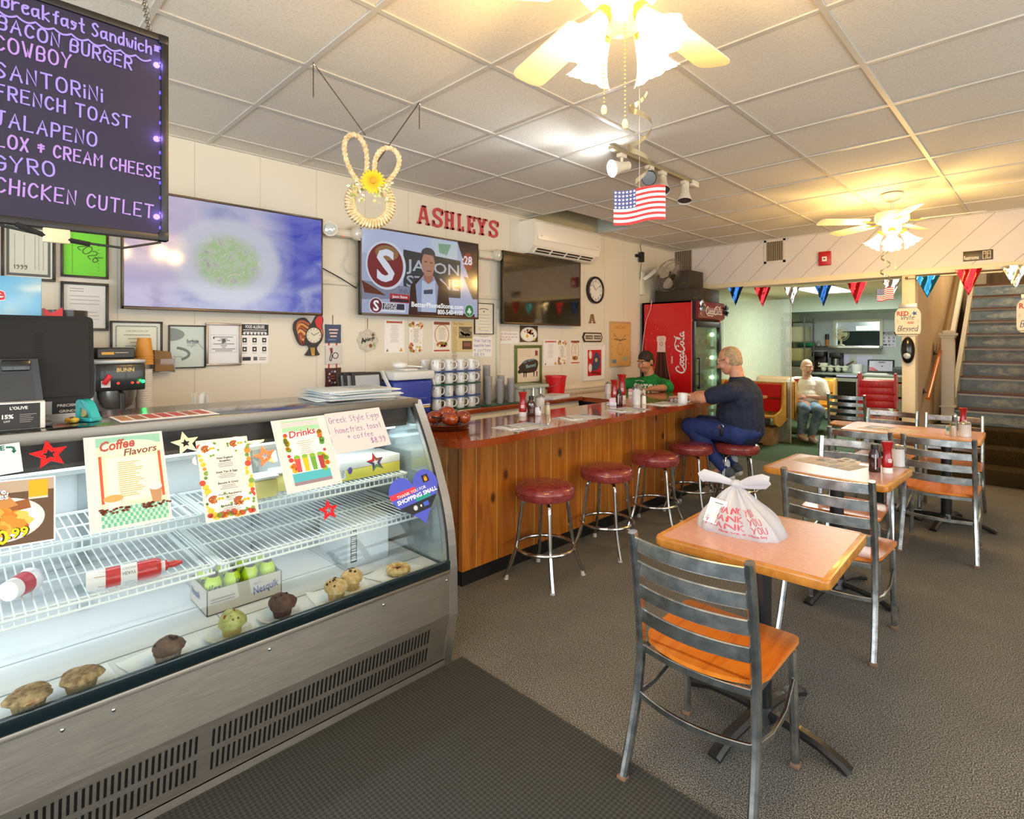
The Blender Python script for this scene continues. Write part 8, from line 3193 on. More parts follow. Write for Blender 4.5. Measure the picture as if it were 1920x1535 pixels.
for k,z in enumerate((.63,.93,1.19,1.45)):
 for i in range(8):
  c,nm_ = bc2[(i*2 + k*3 + (i > 3)) % 6]
  lc = (fx1 - .115,fy0 + .085 + .082*i,z + .0005)
  g = G()
  hh = .20 if k < 3 else .22
  g.lathe([(0,0),(.033,0),(.034,.01),(.034,hh*.62),(.014,hh*.82),(.013,hh*.9),(0,hh*.9)],C(c,.15,coat=.4),14)
  g.lathe([(.0344,hh*.22),(.0344,hh*.50)],C(('#e6e6da','#c8202a','#f0d83a','#2a4a8a')[(i + k) % 4],.4),14)
  g.lathe([(0,hh*.9),(.015,hh*.88),(.015,hh),(0,hh)],C('#d8d8d0',.4),12)
  tag(g.build('drink_bottle',None,None,lc),'%s drink bottle in the cooler, %s shelf, %s from the hinge side' % (nm_,['lowest','second','third','top'][k],['first','second','third','fourth','fifth','sixth','seventh','eighth'][7 - i]),'bottle','drink bottles in the cooler')
t = thing('foil_garland','small blue and silver foil bow at the end of the cooler header','decoration',(hx + .02,fy1 - .02,1.93))
g = G()
for i in range(26):
 a,b_ = RND.uniform(0,6.28),RND.uniform(-1,1)
 g.T = Matrix.Rotation(a,4,'X') @ Matrix.Rotation(b_,4,'Z')
 g.put([(0,0,0),(.01,.012,.04),(0,0,.085),(-.01,-.012,.04)],[(0,1,2,3)],C(RND.choice(['#3a4f78','#8fa2b8','#2b3550']),.2,.7),True)
part(g,'foil_strips',t)
t = thing('foil_garland','silver foil garland at the near end of the cooler header','decoration',(hx + .02,fy0 + .10,1.95))
g = G()
for i in range(34):
 a,b_ = RND.uniform(0,6.28),RND.uniform(-1,1)
 g.T = Matrix.Translation((0,RND.uniform(-.05,.06),RND.uniform(-.06,.06))) @ Matrix.Rotation(a,4,'X') @ Matrix.Rotation(b_,4,'Z')
 g.put([(0,0,0),(.008,.010,.03),(0,0,.06),(-.008,-.010,.03)],[(0,1,2,3)],C(RND.choice(['#c9ced2','#8f979c','#e6e6e6','#6a2a2a']),.15,.8),True)
part(g,'foil_strips',t)
brw = C('#34291a',.55)
for lab,x0,x1,y0,y1,z0,z1 in (('dark brown flat case lying on top of the drinks cooler',-3.80,-3.15,6.52,7.02,fh + .001,2.20),('dark brown upright box standing on the flat case above the cooler',-3.80,-3.36,6.60,7.0,2.2015,2.45)):
 t = thing('storage_box',lab,'box',((x0 + x1) / 2,(y0 + y1) / 2,z0))
 g = G()
 g.box(x0,x1,y0,y1,z0,z1,brw,.006)
 wpart(g,'box',t)
 g = G()
 g.box(x1 - .10,x1 - .04,y0 - .012,y0,(z0 + z1) / 2 - .05,(z0 + z1) / 2 - .03,C('#6d5a30',.3,.6))
 wpart(g,'latch',t)
# ---------------------------------------------------------------- back room
g = G()
sheet = frosted('twin_wall_plastic','#dbe5dd',.30,.16)
dv = thing('plastic_screen','tall translucent ribbed plastic screen behind the red booth bench','screen',(-3.4,8.864,0))
g.box(XW + .01,-2.87,8.86,8.868,.0,2.17,sheet)
for i in range(52):
 x = XW + .02 + i*(1.02 / 52)
 g.box(x,x + .0015,8.8575,8.8600,0,2.17,sheet)
wpart(g,'panel',dv)
g = G()
g.box(-2.872,-2.862,8.852,8.874,0,2.17,C('#d9d4cc',.4))
wpart(g,'edge_strip',dv,'slim pale edging strip')
def booth(label,x0,x1,y,d,red=True,back=None):
 """bench with its back at y, seat reaching to y + d"""
 t = thing('booth_bench',label,'bench',((x0 + x1) / 2,y,0),0,'booth benches')
 s = 1 if d > 0 else -1
 a = abs(d)
 Y = lambda q: y + s*q
 g = G()
 prof = [(.02,.40),(.10,.415),(a*.6,.43),(a*.92,.455),(a,.44),(a,.415),(a*.9,.415),(a*.55,.395),(.05,.375)]
 g.put([(x,Y(q),z) for x in (x0 + .03,x1 - .03) for q,z in prof],[tuple(range(9)),tuple(range(9,18))[::-1]] + [(i,9 + i,9 + (i + 1) % 9,(i + 1) % 9) for i in range(9)],MAT_OAK_L)
 wpart(g,'seat',t)
 g = G()
 rb = C('#c40f14',.35) if red else MAT_OAK_L
 for z0,z1 in ((.46,.665),(.675,.885)):
  g.put([(x,Y(q),z) for x in (x0 + .03,x1 - .03) for q,z in ((.05,z0),(.10 - .04*(z0 - .46),z0 + .01),(.10 - .04*(z1 - .46),z1 - .01),(.05 - .02,z1))],[(0,1,2,3),(7,6,5,4)] + [(i,4 + i,4 + (i + 1) % 4,(i + 1) % 4) for i in range(4)],rb)
 wpart(g,'backrest',t,'bright red padded back' if red else None)
 g = G()
 g.box(x0,x1,min(Y(0),Y(.03)),max(Y(0),Y(.03)),.38,.91,MAT_OAK_L)
 wpart(g,'back_panel',t)
 for x in (x0,x1 - .03):
  g = G()
  pr = rounded([(-.01,.36,0),(a*.55,.27,.06),(a + .0,.33,.04),(a*1.02,.46,.04),(a*.75,.47,.06),(.17,.52,.10),(.13,.92,.03),(-.01,.92,.02)],5)
  g.put([(xx,Y(q),z) for xx in (x,x + .03) for q,z in pr],[tuple(range(len(pr))),tuple(range(len(pr),2*len(pr)))[::-1]] + [(i,len(pr) + i,len(pr) + (i + 1) % len(pr),(i + 1) % len(pr)) for i in range(len(pr))],MAT_OAK_L)
  wpart(g,'end_panel',t)
 for x in (x0 + .18,x1 - .28):
  g = G()
  g.box(x,x + .05,Y(a*.45) - .025,Y(a*.45) + .025,0,.40,MAT_BLACK)
  g.box(x - .02,x + .07,Y(a*.45) - .2,Y(a*.45) + .2,0,.025,MAT_BLACK)
  wpart(g,'leg',t)
 return t
booth('golden wooden booth bench with red back in front of the plastic divider',-3.86,-2.90,8.80,-.50)
booth('golden wooden booth bench behind the plastic divider, under the man in white',-3.86,-2.84,8.92,.50,False)
booth('golden wooden booth bench facing the man in white',-3.86,-2.62,10.35,-.46,False)
def booth_table(label,x0,x1,y0,y1,top):
 t = thing('booth_table',label,'table',((x0 + x1) / 2,(y0 + y1) / 2,0),0,'booth tables')
 g = G()
 g.prism(rounded([(x0,y0,.01),(x1,y0,.06),(x1,y1,.06),(x0,y1,.01)],4),.725,.757,MAT_OAK)
 wpart(g,'edge_band',t)
 g = G()
 g.flat([(x0 + .02,y0 + .02),(x1 - .03,y0 + .02),(x1 - .03,y1 - .02),(x0 + .02,y1 - .02)],top,.7576)
 wpart(g,'table_top',t)
 g = G()
 g.box(x1 - .42,x1 - .36,(y0 + y1) / 2 - .03,(y0 + y1) / 2 + .03,0,.725,MAT_BLACK)
 g.box(x1 - .62,x1 - .16,(y0 + y1) / 2 - .03,(y0 + y1) / 2 + .03,0,.03,MAT_BLACK)
 wpart(g,'pedestal',t)
booth_table('booth table edged in pale wood in front of the red booth bench',-3.86,-2.94,7.50,8.16,C('#c8303a',.4))
booth_table('booth table beside the man in white',-3.86,-2.85,9.52,9.98,MAT_PINK)
t = thing('cardboard_box','brown cardboard box stored under the red booth bench','box',(-3.2,8.55,0))
g = G()
g.box(-.25,.22,-.15,.15,0,.26,mottled('cardboard','#8a6a42','#a5835a',8,.8,3,.1),.004)
g.box(-.25,.22,-.02,.02,.2601,.2608,C('#b59a6a',.4))
part(g,'box',t)
t = thing('ceiling_light','bright fluorescent panel in the back room ceiling','ceiling light',(-2.72,10.0,2.38))
g = G()
for a in ((-.33,.33,-.75,-.72),(-.33,.33,.72,.75),(-.33,-.30,-.75,.75),(.30,.33,-.75,.75)):
 g.box(*a,-.012,-.0005,C('#e4e6da',.4))
part(g,'frame',t)
g = G()
g.box(-.30,.30,-.72,.72,-.008,-.001,E('#f0fff0',5))
part(g,'diffuser',t,'glowing white diffuser')
hx_,hy_ = -1.70,8.62
t = thing('high_chair','orange wooden child high chair under the red booster seats','high chair',(hx_,hy_,0),.1)
hw = wood('high_chair_wood','#a8511c','#c46a2c','#d5813f',(5,5,1.5),.35,.3)
for sx in (-1,1):
 for sy in (-1,1):
  g = G()
  g.bar([(sx*.22,sy*.24,0),(sx*.19,sy*.14,.66)],.035,.03,hw,(0,1,0))
  part(g,'leg',t)
 g = G()
 g.bar([(sx*.205,-.19,.34),(sx*.205,.19,.34)],.03,.03,hw)
 g.bar([(sx*.19,-.15,.645),(sx*.19,.16,.645)],.035,.04,hw)
 part(g,'rail',t)
g = G()
g.T = frame((0,-.155,.40),(1,0,0),(0,.1,1))
g.prism(rounded([(-.19,0,0),(.19,0,0),(.19,.18,.02),(.11,.27,.02),(-.11,.27,.02),(-.19,.18,.02)],3),-.008,.008,hw)
g.T = Matrix.Identity(4)
part(g,'back_panel',t)
g = G()
g.box(-.045,.045,-.176,-.160,.56,.62,C('#3a3c40',.4),.004)
part(g,'strap_buckle',t,'dark strap buckle')
g = G()
g.box(-.18,.18,-.14,.17,.38,.395,hw)
part(g,'seat',t)
bs0 = None
for i in range(4):
 lab = 'red plastic booster seat on the wooden high chair, %s of the nested stack' % ['lowest','second','third','topmost'][i]
 lc = (hx_ + .0,hy_ - .02,.668 + .088*i)
 if bs0 is None:
  bs0 = thing('booster_seat',lab,'booster seat',lc,.1,'red booster seats')
  rp = C('#cf1a22',.35)
  g = G()
  g.box(-.185,.185,-.17,.16,0,.0875,rp,.008)
  for k in range(8):
   x = -.175 + .05*k
   g.box(x - .004,x + .004,-.1715,-.169,.01,.074,C('#b0141c',.4))
  part(g,'seat',bs0)
  for sx in (-1,1):
   g = G()
   g.T = frame((sx*.198,0,0),(0,1,0),(0,0,1))
   g.prism(rounded([(-.17,.0,.02),(.17,.0,.02),(.16,.12,.03),(-.10,.20,.05),(-.17,.17,.02)],4),-.012,.012,rp)
   part(g,'armrest',bs0)
 else:
  dup(bs0,lab,lc,.1 + (.02,-.015,.01)[i - 1])
t = thing('utility_rack','low wire rack with yellow cleaning things beside the cream post','rack',(-1.58,9.35,0))
g = G()
for x in (-.2,.2):
 for y in (-.15,.15):
  g.cyl((x,y,0),(x,y,.95),.012,MAT_STEEL,8)
for z in (.12,.42,.72,.93):
 g.box(-.21,.21,-.16,.16,z,z + .015,MAT_STEEL)
part(g,'frame',t)
for i,(x,z,lab) in enumerate(((.08,.7355,'yellow spray bucket on the top tier of the wire rack'),(.10,.4355,'yellow tub on the middle tier of the wire rack'),(.06,.1355,'yellow tub on the bottom tier of the wire rack'))):
 g = G()
 g.lathe([(0,0),(.07,0),(.085,.13),(.09,.14),(0,.14)],C('#d9c21e',.4),18)
 tag(g.build('yellow_tub',None,None,(-1.58 + x,9.35,z)),lab,'tub','yellow tubs on the rack')
# ---------------------------------------------------------------- kitchen service wall
t = thing('service_counter','service counter with a pale top in front of the kitchen wall','counter',(-2.75,12.2,0))
g = G()
g.box(-3.45,-1.95,11.86,12.58,.885,.925,C('#9aa19b',.3,.3),.004)
wpart(g,'counter_top',t)
g = G()
g.box(-2.58,-2.05,11.90,12.55,.10,.885,C('#d3dcc6',.45))
g.box(-2.54,-2.10,11.885,11.90,.66,.87,C('#dde4d0',.4),.004)
g.sph((-2.32,11.875,.76),.016,MAT_CHROME,10)
wpart(g,'cabinet',t)
g = G()
g.box(-3.02,-2.68,11.852,11.86,.86,.895,C('#b9bce6',.5))
wpart(g,'label_strip',t)
t = thing('glass_door_fridge','low glass doored fridge under the service counter','fridge',(-2.92,12.2,0))
g = G()
g.box(-3.22,-2.62,11.92,12.5,.04,.84,C('#2a2c2a',.5))
wpart(g,'cabinet',t)
g = G()
for a in ((-3.22,-2.62,.77,.84),(-3.22,-2.62,.04,.11),(-3.22,-3.17,.11,.77),(-2.70,-2.62,.11,.77)):
 g.box(a[0],a[1],11.89,11.92,a[2],a[3],C('#b4bab2',.3,.6))
wpart(g,'door_frame',t)
g = G()
g.box(-3.17,-2.70,11.90,11.91,.11,.77,C('#11151a',.06,coat=.5))
wpart(g,'door_glass',t)
ct = .926
t = thing('cutlery_bin','pale scalloped cutlery bin on the service counter','bin',(-3.10,12.12,ct))
g = G()
g.box(-.28,.24,-.10,.10,.10,.125,C('#c6cdb6',.5),.005)
for i in range(4):
 g.sph((-.2 + .125*i,-.03,.075),(.055,.07,.07),C('#c6cdb6',.5),14)
g.box(-.26,-.14,-.06,.06,.125,.18,C('#d9ddc8',.5),.006)
part(g,'bin',t)
g = G()
g.lathe([(0,0),(.085,0),(.10,.17),(.09,.17),(.08,.01),(0,.01)],C('#d6dcda',.4),22)
tag(g.build('white_bucket',None,None,(-2.73,12.12,ct)),'white plastic bucket on the service counter beside the order screen','bucket')
t = thing('order_screen','black tilted order screen on the service counter','screen',(-2.34,12.12,ct),.12)
g = G()
g.T = frame((0,-.05,.03),(1,0,0),(.0,.38,1))
g.box(-.22,.20,0,.25,-.02,0,MAT_BLACK,.006)
g.T = Matrix.Identity(4)
g.box(-.12,.10,-.04,.10,0,.04,MAT_BLACK,.006)
part(g,'housing',t)
g = G()
g.T = frame((0,-.05,.03),(1,0,0),(.0,.38,1))
g.rect(-.19,.17,.03,.225,E('#d3d2d6',.8),.001)
g.flat([(-.19,.03),(-.04,.03),(-.14,.10),(-.19,.10)],E('#d0303a',.8),.0014)
g.flat([(-.05,.19),(.06,.19),(.05,.205),(-.05,.205)],E('#3a3c40',.5),.0014)
g.disc(.01,.12,.012,E('#3a3c40',.5),.0014)
part(g,'display',t)
g = G()
for i in range(4):
 g.box(-.2 + .01*i,.18 - .012*i,-.12,.0,.006*i,.006*i + .005,MAT_PAPER)
tag(g.build('paper_slips',None,None,(-2.36,11.98,ct)),'loose white order slips in front of the order screen','paper')
g = G()
g.box(-.10,.10,-.10,.10,0,.13,C('#34383a',.4),.01)
g.box(-.06,.06,-.06,.02,.13,.14,C('#5a5f62',.4))
tag(g.build('receipt_printer',None,None,(-2.06,12.15,ct)),'dark receipt printer at the post end of the service counter','printer')
for i,(u0,v0,u1,v1,lab) in enumerate(((1565,664,1592,683,'blank lilac sheet on the kitchen wall, beside the outlet and nearer the coffee machines'),(1607,667,1636,686,'blank lilac sheet on the kitchen wall behind the order screen'))):
 a,b_ = at(u0,v0,y=12.6),at(u1,v1,y=12.6)
 page('wall_sheet',lab,'paper',beamM((a.x + b_.x) / 2,(a.z + b_.z) / 2,12.597),b_.x - a.x,a.z - b_.z,lambda g,w,h: None,C('#cfcdf0',.6),'blank sheets on the kitchen wall')
a,b_ = at(1655,621,y=12.6),at(1680,650,y=12.6)
page('allergen_poster','small allergy poster beside the kitchen pass window','poster',beamM((a.x + b_.x) / 2,(a.z + b_.z) / 2,12.597),b_.x - a.x,a.z - b_.z,d_allergen,C('#d5d4ee',.6))
a = at(1601,677,y=12.6)
t = thing('wall_outlet','kitchen wall outlet with a black cable','outlet',M=beamM(a.x,a.z,12.599))
g = G()
g.box(-.055,.055,-.055,.055,0,.008,C('#b4b4a2',.4),.002)
part(g,'cover_plate',t)
g = G()
g.tube([(0,0,.01),(-.05,-.03,.04),(-.2,-.13,.05),(-.36,-.16,.08)],.010,MAT_BLACK,6)
part(g,'cable',t)
t = thing('wall_shelf','narrow dark shelf on the kitchen wall beside the pass window','shelf',(-3.45,12.5,1.42))
g = G()
g.box(-.42,.22,-.12,.095,0,.02,C('#4a4c48',.4,.5))
part(g,'board',t)
t = thing('basket','green plastic basket on the kitchen wall shelf','basket',(-3.70,12.48,1.4405))
g = G()
g.prism(rounded([(-.12,-.08,.02),(.12,-.08,.02),(.12,.08,.02),(-.12,.08,.02)],3),0,.09,C('#1aa06a',.4))
part(g,'basket',t)
g = G()
g.sph((.01,0,.10),(.05,.05,.035),C('#c9743a',.5),12)
g.box(-.10,-.05,-.03,.03,.07,.22,C('#dcd9c8',.5))
part(g,'contents',t)
g = G()
g.lathe([(0,0),(.035,0),(.035,.13),(0,.13)],C('#a86a1c',.3),16)
g.lathe([(0,.13),(.036,.13),(.036,.24),(0,.24)],MAT_BLACK,16)
tag(g.build('spice_bottle',None,None,(-3.34,12.46,1.4405)),'amber bottle with a tall black top on the kitchen shelf','bottle')
g = G()
g.lathe([(0,0),(.05,0),(.055,.04),(.02,.10),(0,.11)],C('#c9ccc8',.25,.6),16)
tag(g.build('steel_pot',None,None,(-3.5,12.47,1.4405)),'small steel pot on the kitchen shelf next to the amber bottle','pot')
t = thing('pass_ledge','steel ledge of the kitchen pass window','ledge',(-2.83,12.5,1.40))
g = G()
g.box(-.46,.42,-.22,.098,0,.045,MAT_STEEL,.004)
part(g,'ledge',t)
g = G()
g.box(-.28,.12,-.224,-.221,.008,.036,C('#e4e6e8',.5))
part(g,'label_strip',t)
t = thing('desk_fan','pale yellow desk fan standing on the kitchen pass ledge','fan',(-3.10,12.5,1.446),.5)
fy_ = C('#c9c99a',.4)
g = G()
g.lathe([(0,0),(.07,0),(.06,.015),(.02,.03),(.016,.13),(0,.13)],fy_,18)
part(g,'stand',t)
g = G()
for r in (.05,.10,.135):
 g.tube([(r*cos(2*pi*i / 28),-.03 - .02*(1 - r / .135),.23 + r*sin(2*pi*i / 28)) for i in range(28)],.004,fy_,5,True,up=(0,1,0))
for i in range(24):
 a = 2*pi*i / 24
 g.cyl((0,-.05,.23),(.135*cos(a),-.03,.23 + .135*sin(a)),.002,fy_,4)
part(g,'cage',t)
for i in range(3):
 g = G()
 g.T = Matrix.Translation((0,-.02,.23)) @ Matrix.Rotation(i*2*pi / 3,4,'Y') @ Matrix.Rotation(pi / 2,4,'X')
 g.prism(chaikin([(.02,-.01),(.06,-.05),(.11,-.04),(.12,.02),(.07,.04),(.02,.01)])[:-1],-.001,.001,C('#d3d3ae',.4))
 part(g,'blade',t)
g = G()
g.cyl((0,.0,.23),(0,.09,.23),.045,fy_,18)
part(g,'motor',t)
t = thing('range_hood','steel range hood seen through the kitchen pass window','hood',(-3.1,14.6,1.76))
g = G()
g.prism([(-1.1,0),(.9,0),(.9,.12),(.5,.5),(-.7,.5),(-1.1,.12)],-.4,.4,MAT_STEEL)
g.v = [Vector((p.x,p.z,p.y)) for p in g.v]
part(g,'hood',t)
g = G()
g.box(-.12,.30,-.41,-.402,.02,.11,E('#f2fff8',3))
part(g,'lamp',t,'bright strip light')
t = thing('ceiling_light','bright panel light on the kitchen ceiling beyond the pass window','ceiling light',(-2.5,13.6,2.41))
g = G()
g.box(-.5,.5,-.5,.5,-.01,0,E('#eafcf4',4))
part(g,'diffuser',t)
t = thing('stove','dark stove and pans seen through the kitchen pass window','stove',(-3.2,14.9,0))
g = G()
g.box(-.9,.9,-.4,.4,0,1.3,C('#4a4a38',.4,.4))
part(g,'body',t)
g = G()
g.box(.02,.42,-.35,.1,1.3,1.56,C('#15150f',.2))
g.box(.0,.25,-.36,-.352,1.40,1.43,C('#dfe4dc',.3))
part(g,'oven',t)
g = G()
g.lathe([(0,0),(.13,0),(.15,.14),(0,.14)],C('#23231e',.3,.5),20,(-.25,-.1,1.3))
part(g,'pot',t)
t = thing('coffee_machine','black coffee machine behind the man in white','coffee machine',(-3.42,12.2,ct))
g = G()
g.box(-.10,.12,-.12,.16,0,.05,MAT_BLACK,.008)
g.box(-.10,.12,.02,.16,.05,.36,MAT_BLACK,.008)
g.box(-.10,.12,-.12,.16,.30,.40,MAT_BLACK,.008)
part(g,'housing',t)
g = G()
g.lathe([(0,.05),(.07,.05),(.08,.12),(.05,.2),(0,.2)],C('#2a1a12',.1),18,(.01,-.04,0))
part(g,'carafe',t)
t = thing('coffee_machine','second black coffee machine nearer the scalloped cutlery bin','coffee machine',(-3.16,12.40,ct))
g = G()
g.box(-.10,.10,-.12,.14,0,.05,MAT_BLACK,.008)
g.box(-.10,.10,.02,.14,.05,.34,MAT_BLACK,.008)
g.box(-.10,.10,-.12,.14,.28,.37,MAT_BLACK,.008)
part(g,'housing',t)
g = G()
g.cyl((.0,-.03,.06),(.0,-.03,.26),.055,C('#8f9698',.2,.8),18)
part(g,'carafe',t)
t = thing('shelving_unit','dark shelving with boxes in the far corner behind the divider','shelving',(-3.66,11.75,0))
g = G()
for x in (-.2,.2):
 for y in (-.3,.25):
  g.cyl((x,y,0),(x,y,2.0),.014,C('#4a4a44',.4,.5),8)
for z in (.25,.7,1.13,1.5,1.9):
 g.box(-.21,.21,-.31,.26,z,z + .02,C('#3a3a34',.4,.4))
part(g,'frame',t)
for i,(z,h,c,lab) in enumerate(((.2705,.3,'#8a7a52','brown box on the lowest tier of the far shelving'),(.7205,.32,'#5a5648','grey box on the second tier of the far shelving'),(1.1505,.25,'#7c7446','olive box on the third tier of the far shelving'),(1.5205,.3,'#8f8f74','pale box on the upper tier of the far shelving'))):
 g = G()
 g.box(-.17,.17,-.22,.2,0,h,C(c,.6),.01)
 tag(g.build('storage_box',None,None,(-3.66,11.75,z)),lab,'box','boxes on the far shelving')
# ---------------------------------------------------------------- people
def ghost(pieces,mat,name,parent,base=None,voxel=.007,smooth=5,label=None):
 o = blob(pieces,mat,name,None,voxel,smooth,label)
 if parent is not None:
  o.parent = parent
  o.matrix_parent_inverse = wmat(parent).inverted()
 elif base is not None:
  for v in o.data.vertices:
   v.co -= Vector(base)
  o.location = base
 return o
def head_frame(c,yaw,pitch,roll=0.0):
 """x right of the person, y forward, z up"""
 return Matrix.Translation(Vector(c)) @ Matrix.Rotation(yaw,4,'Z') @ Matrix.Rotation(pitch,4,'X') @ Matrix.Rotation(roll,4,'Y')
def hm(H,c,r):
 q = H @ Vector(c)
 e = H.to_euler('XYZ')
 return ('e',q,r,(e.x,e.y,e.z))
def head_pieces(H,k=1.0):
 p = [hm(H,(0,-.012*k,.035*k),(.076*k,.094*k,.086*k)),hm(H,(0,.022*k,-.02*k),(.066*k,.072*k,.085*k)),hm(H,(0,.040*k,-.078*k),(.046*k,.045*k,.036*k)),
  hm(H,(0,.082*k,.030*k),(.055*k,.016*k,.014*k)),hm(H,(0,.070*k,-.066*k),(.026*k,.018*k,.008*k)),hm(H,(0,.068*k,-.082*k),(.024*k,.018*k,.008*k))]
 for s in (-1,1):
  p += [hm(H,(s*.079*k,-.008*k,-.004*k),(.010*k,.020*k,.032*k)),hm(H,(s*.040*k,.055*k,-.030*k),(.028*k,.030*k,.030*k)),hm(H,(s*.030*k,.078*k,.008*k),(.014*k,.010*k,.010*k))]
 a,b_ = H @ Vector((0,.088*k,.015*k)),H @ Vector((0,.108*k,-.028*k))
 p += [('c',a,b_,.010*k,.016*k)]
 return p
def face_parts(H,parent,k=1.0,brow='#6b5a48',lips='#a5655a'):
 for s in (-1,1):
  g = G()
  g.sph(H @ Vector((s*.031*k,.0835*k,.010*k)),.011*k,C('#e6dfd8',.2),12)
  ey = wpart(g,'eye',parent)
  g = G()
  g.sph(H @ Vector((s*.031*k,.0925*k,.009*k)),.0055*k,C('#33241b',.15),10)
  wpart(g,'iris',ey)
  g = G()
  g.bar([H @ Vector((s*.014*k,.098*k,.030*k)),H @ Vector((s*.032*k,.096*k,.035*k)),H @ Vector((s*.052*k,.084*k,.030*k))],.006*k,.007*k,C(brow,.8))
  wpart(g,'eyebrow',parent)
 g = G()
 g.bar([H @ Vector((-.024*k,.078*k,-.075*k)),H @ Vector((0,.090*k,-.073*k)),H @ Vector((.024*k,.078*k,-.075*k))],.006*k,.006*k,C(lips,.5))
 wpart(g,'mouth',parent)
def hand_pieces(w,d,n,side,k=1.0,curl=.5):
 """wrist, pointing direction, back-of-hand normal, thumb side (+1 or -1 along n x d)"""
 w,d,n = Vector(w),Vector(d).normalized(),Vector(n).normalized()
 n = (n - d*n.dot(d)).normalized()
 s = n.cross(d).normalized()*side
 P = []
 for i,q in enumerate((.030,.010,-.010,-.030)):
  P.append(('c',w + s*q*.6*k,w + d*.085*k + s*q*k,.014*k,.0125*k))
  L = (.072,.080,.074,.058)[i]*k
  b0 = w + d*.088*k + s*q*1.08*k
  b1 = b0 + (d*cos(curl*.5) - n*sin(curl*.5))*L*.45
  b2 = b1 + (d*cos(curl*1.3) - n*sin(curl*1.3))*L*.33
  b3 = b2 + (d*cos(curl*2.0) - n*sin(curl*2.0))*L*.26
  P += [('c',b0,b1,.0092*k,.0085*k),('c',b1,b2,.0085*k,.0078*k),('c',b2,b3,.0078*k,.0066*k)]
 t0 = w + d*.022*k + s*.026*k
 t1 = t0 + (d*.6 + s*.75 - n*.25).normalized()*.042*k
 t2 = t1 + (d*.9 + s*.25 - n*.35).normalized()*.032*k
 P += [('c',t0,t1,.013*k,.0105*k),('c',t1,t2,.0102*k,.0085*k)]
 return P
def on_shirt(g,shirt,M,off=.003):
 """lays flat print on a shirt by dropping it along the print normal"""
 from mathutils.bvhtree import BVHTree
 inv = wmat(shirt)
 bv = BVHTree.FromPolygons([inv @ v.co for v in shirt.data.vertices],[tuple(p.vertices) for p in shirt.data.polygons])
 n = M.to_3x3().col[2]
 def f(p):
  o = M @ Vector((p.x,p.y,.25))
  h = bv.ray_cast(o,-n)
  q = h[0] if h[0] is not None else M @ Vector((p.x,p.y,0))
  return q + n*(off + p.z)
 g.warp = f
SK1 = mottled('ruddy_skin','#c98a6c','#d9a184',18,.5,3,.05,.001)
SK2 = mottled('tan_skin','#b07a58','#c08c68',18,.5,3,.05,.001)
SK3 = mottled('fair_skin','#c99a7c','#d8ae92',18,.5,3,.05,.001)
NAVY = mottled('navy_cotton','#161d31','#202a42',30,.85,3,.2,.002)
NAVYT = mottled('blue_trousers','#1c2b5c','#27397a',14,.8,3,.2,.002)
GRN = mottled('green_cotton','#0a6a2e','#108a3e',22,.85,3,.2,.002)
IVO = mottled('ivory_linen','#e0e2d4','#f0f1e6',30,.85,3,.2,.002)
DEN = mottled('washed_denim','#4f6b86','#86a0b6',9,.85,4,.2,.002)
bx_,by_ = -2.08,5.0
H1 = head_frame((-2.145,4.995,1.355),pi / 2 + .06,-.30)
nk = Vector((-2.085,5.0,1.24))
pcs = head_pieces(H1,1.06) + [('c',(-2.06,5.0,1.14),H1 @ Vector((0,-.03,-.07)),.066,.060),
 ('c',(-2.03,5.0,.74),(-2.05,5.0,1.06),.13,.14),('c',(-2.05,4.84,1.09),(-2.05,5.16,1.09),.075,.075)]
armL = [(-2.06,4.785,1.085),(-2.27,4.70,.985 + .035),(-2.535,4.80,1.005)]
armR = [(-2.06,5.215,1.085),(-2.28,5.28,.985 + .035),(-2.545,5.14,1.01)]
for A,s in ((armL,1),(armR,-1)):
 pcs += [('c',A[0],A[1],.058,.044),('c',A[1],Vector(A[1]).lerp(Vector(A[2]),.4),.046,.042),('c',Vector(A[1]).lerp(Vector(A[2]),.4),A[2],.042,.028)]
 d = (Vector(A[2]) - Vector(A[1])).normalized()
 pcs += hand_pieces(A[2],d + Vector((0,0,-.05)),(0,0,1),-s,1.0,.55)
legs = []
hipL,kneeL,ankL = (-2.03,4.90,.715),(-2.475,4.87,.735),(-2.135,4.88,.385)
hipR,kneeR,ankR = (-2.03,5.10,.715),(-2.47,5.12,.735),(-2.16,5.11,.385)
for a,b_,c in ((hipL,kneeL,ankL),(hipR,kneeR,ankR)):
 pcs += [('c',a,b_,.085,.058),('c',b_,c,.056,.036)]
 pcs += [('c',c,Vector(c) + Vector((-.11,0,-.055)),.034,.028)]
navy = ghost(pcs,SK1,'person',None,(bx_,by_,0),.0065,4)
tag(navy,'man in a navy shirt leaning on the bar, seated on the last stool','person')
sh = [('c',(-2.02,5.0,.76),(-2.04,5.0,.95),.185,.185),('e',(-2.075,5.0,.86),(.185,.20,.16)),('c',(-2.04,5.0,.95),(-2.04,5.0,1.06),.18,.155),('c',(-2.045,4.84,1.08),(-2.045,5.16,1.08),.092,.092),
 ('e',(-1.99,5.0,1.0),(.13,.19,.18)),('c',(-2.06,5,1.12),(-2.075,5,1.175),.088,.075)]
for A in (armL,armR):
 e = Vector(A[0]).lerp(Vector(A[1]),.62)
 sh += [('c',A[0],e,.085,.076)]
ns = ghost(sh,NAVY,'shirt',navy,None,.009,5,'navy short sleeved shirt')
trz = [('e',(-2.02,5.0,.73),(.18,.20,.105))]
for a,b_,c in ((hipL,kneeL,ankL),(hipR,kneeR,ankR)):
 trz += [('c',a,b_,.108,.080),('c',b_,Vector(b_).lerp(Vector(c),.96),.078,.058)]
ghost(trz,NAVYT,'trousers',navy,None,.009,5,'dark blue trousers')
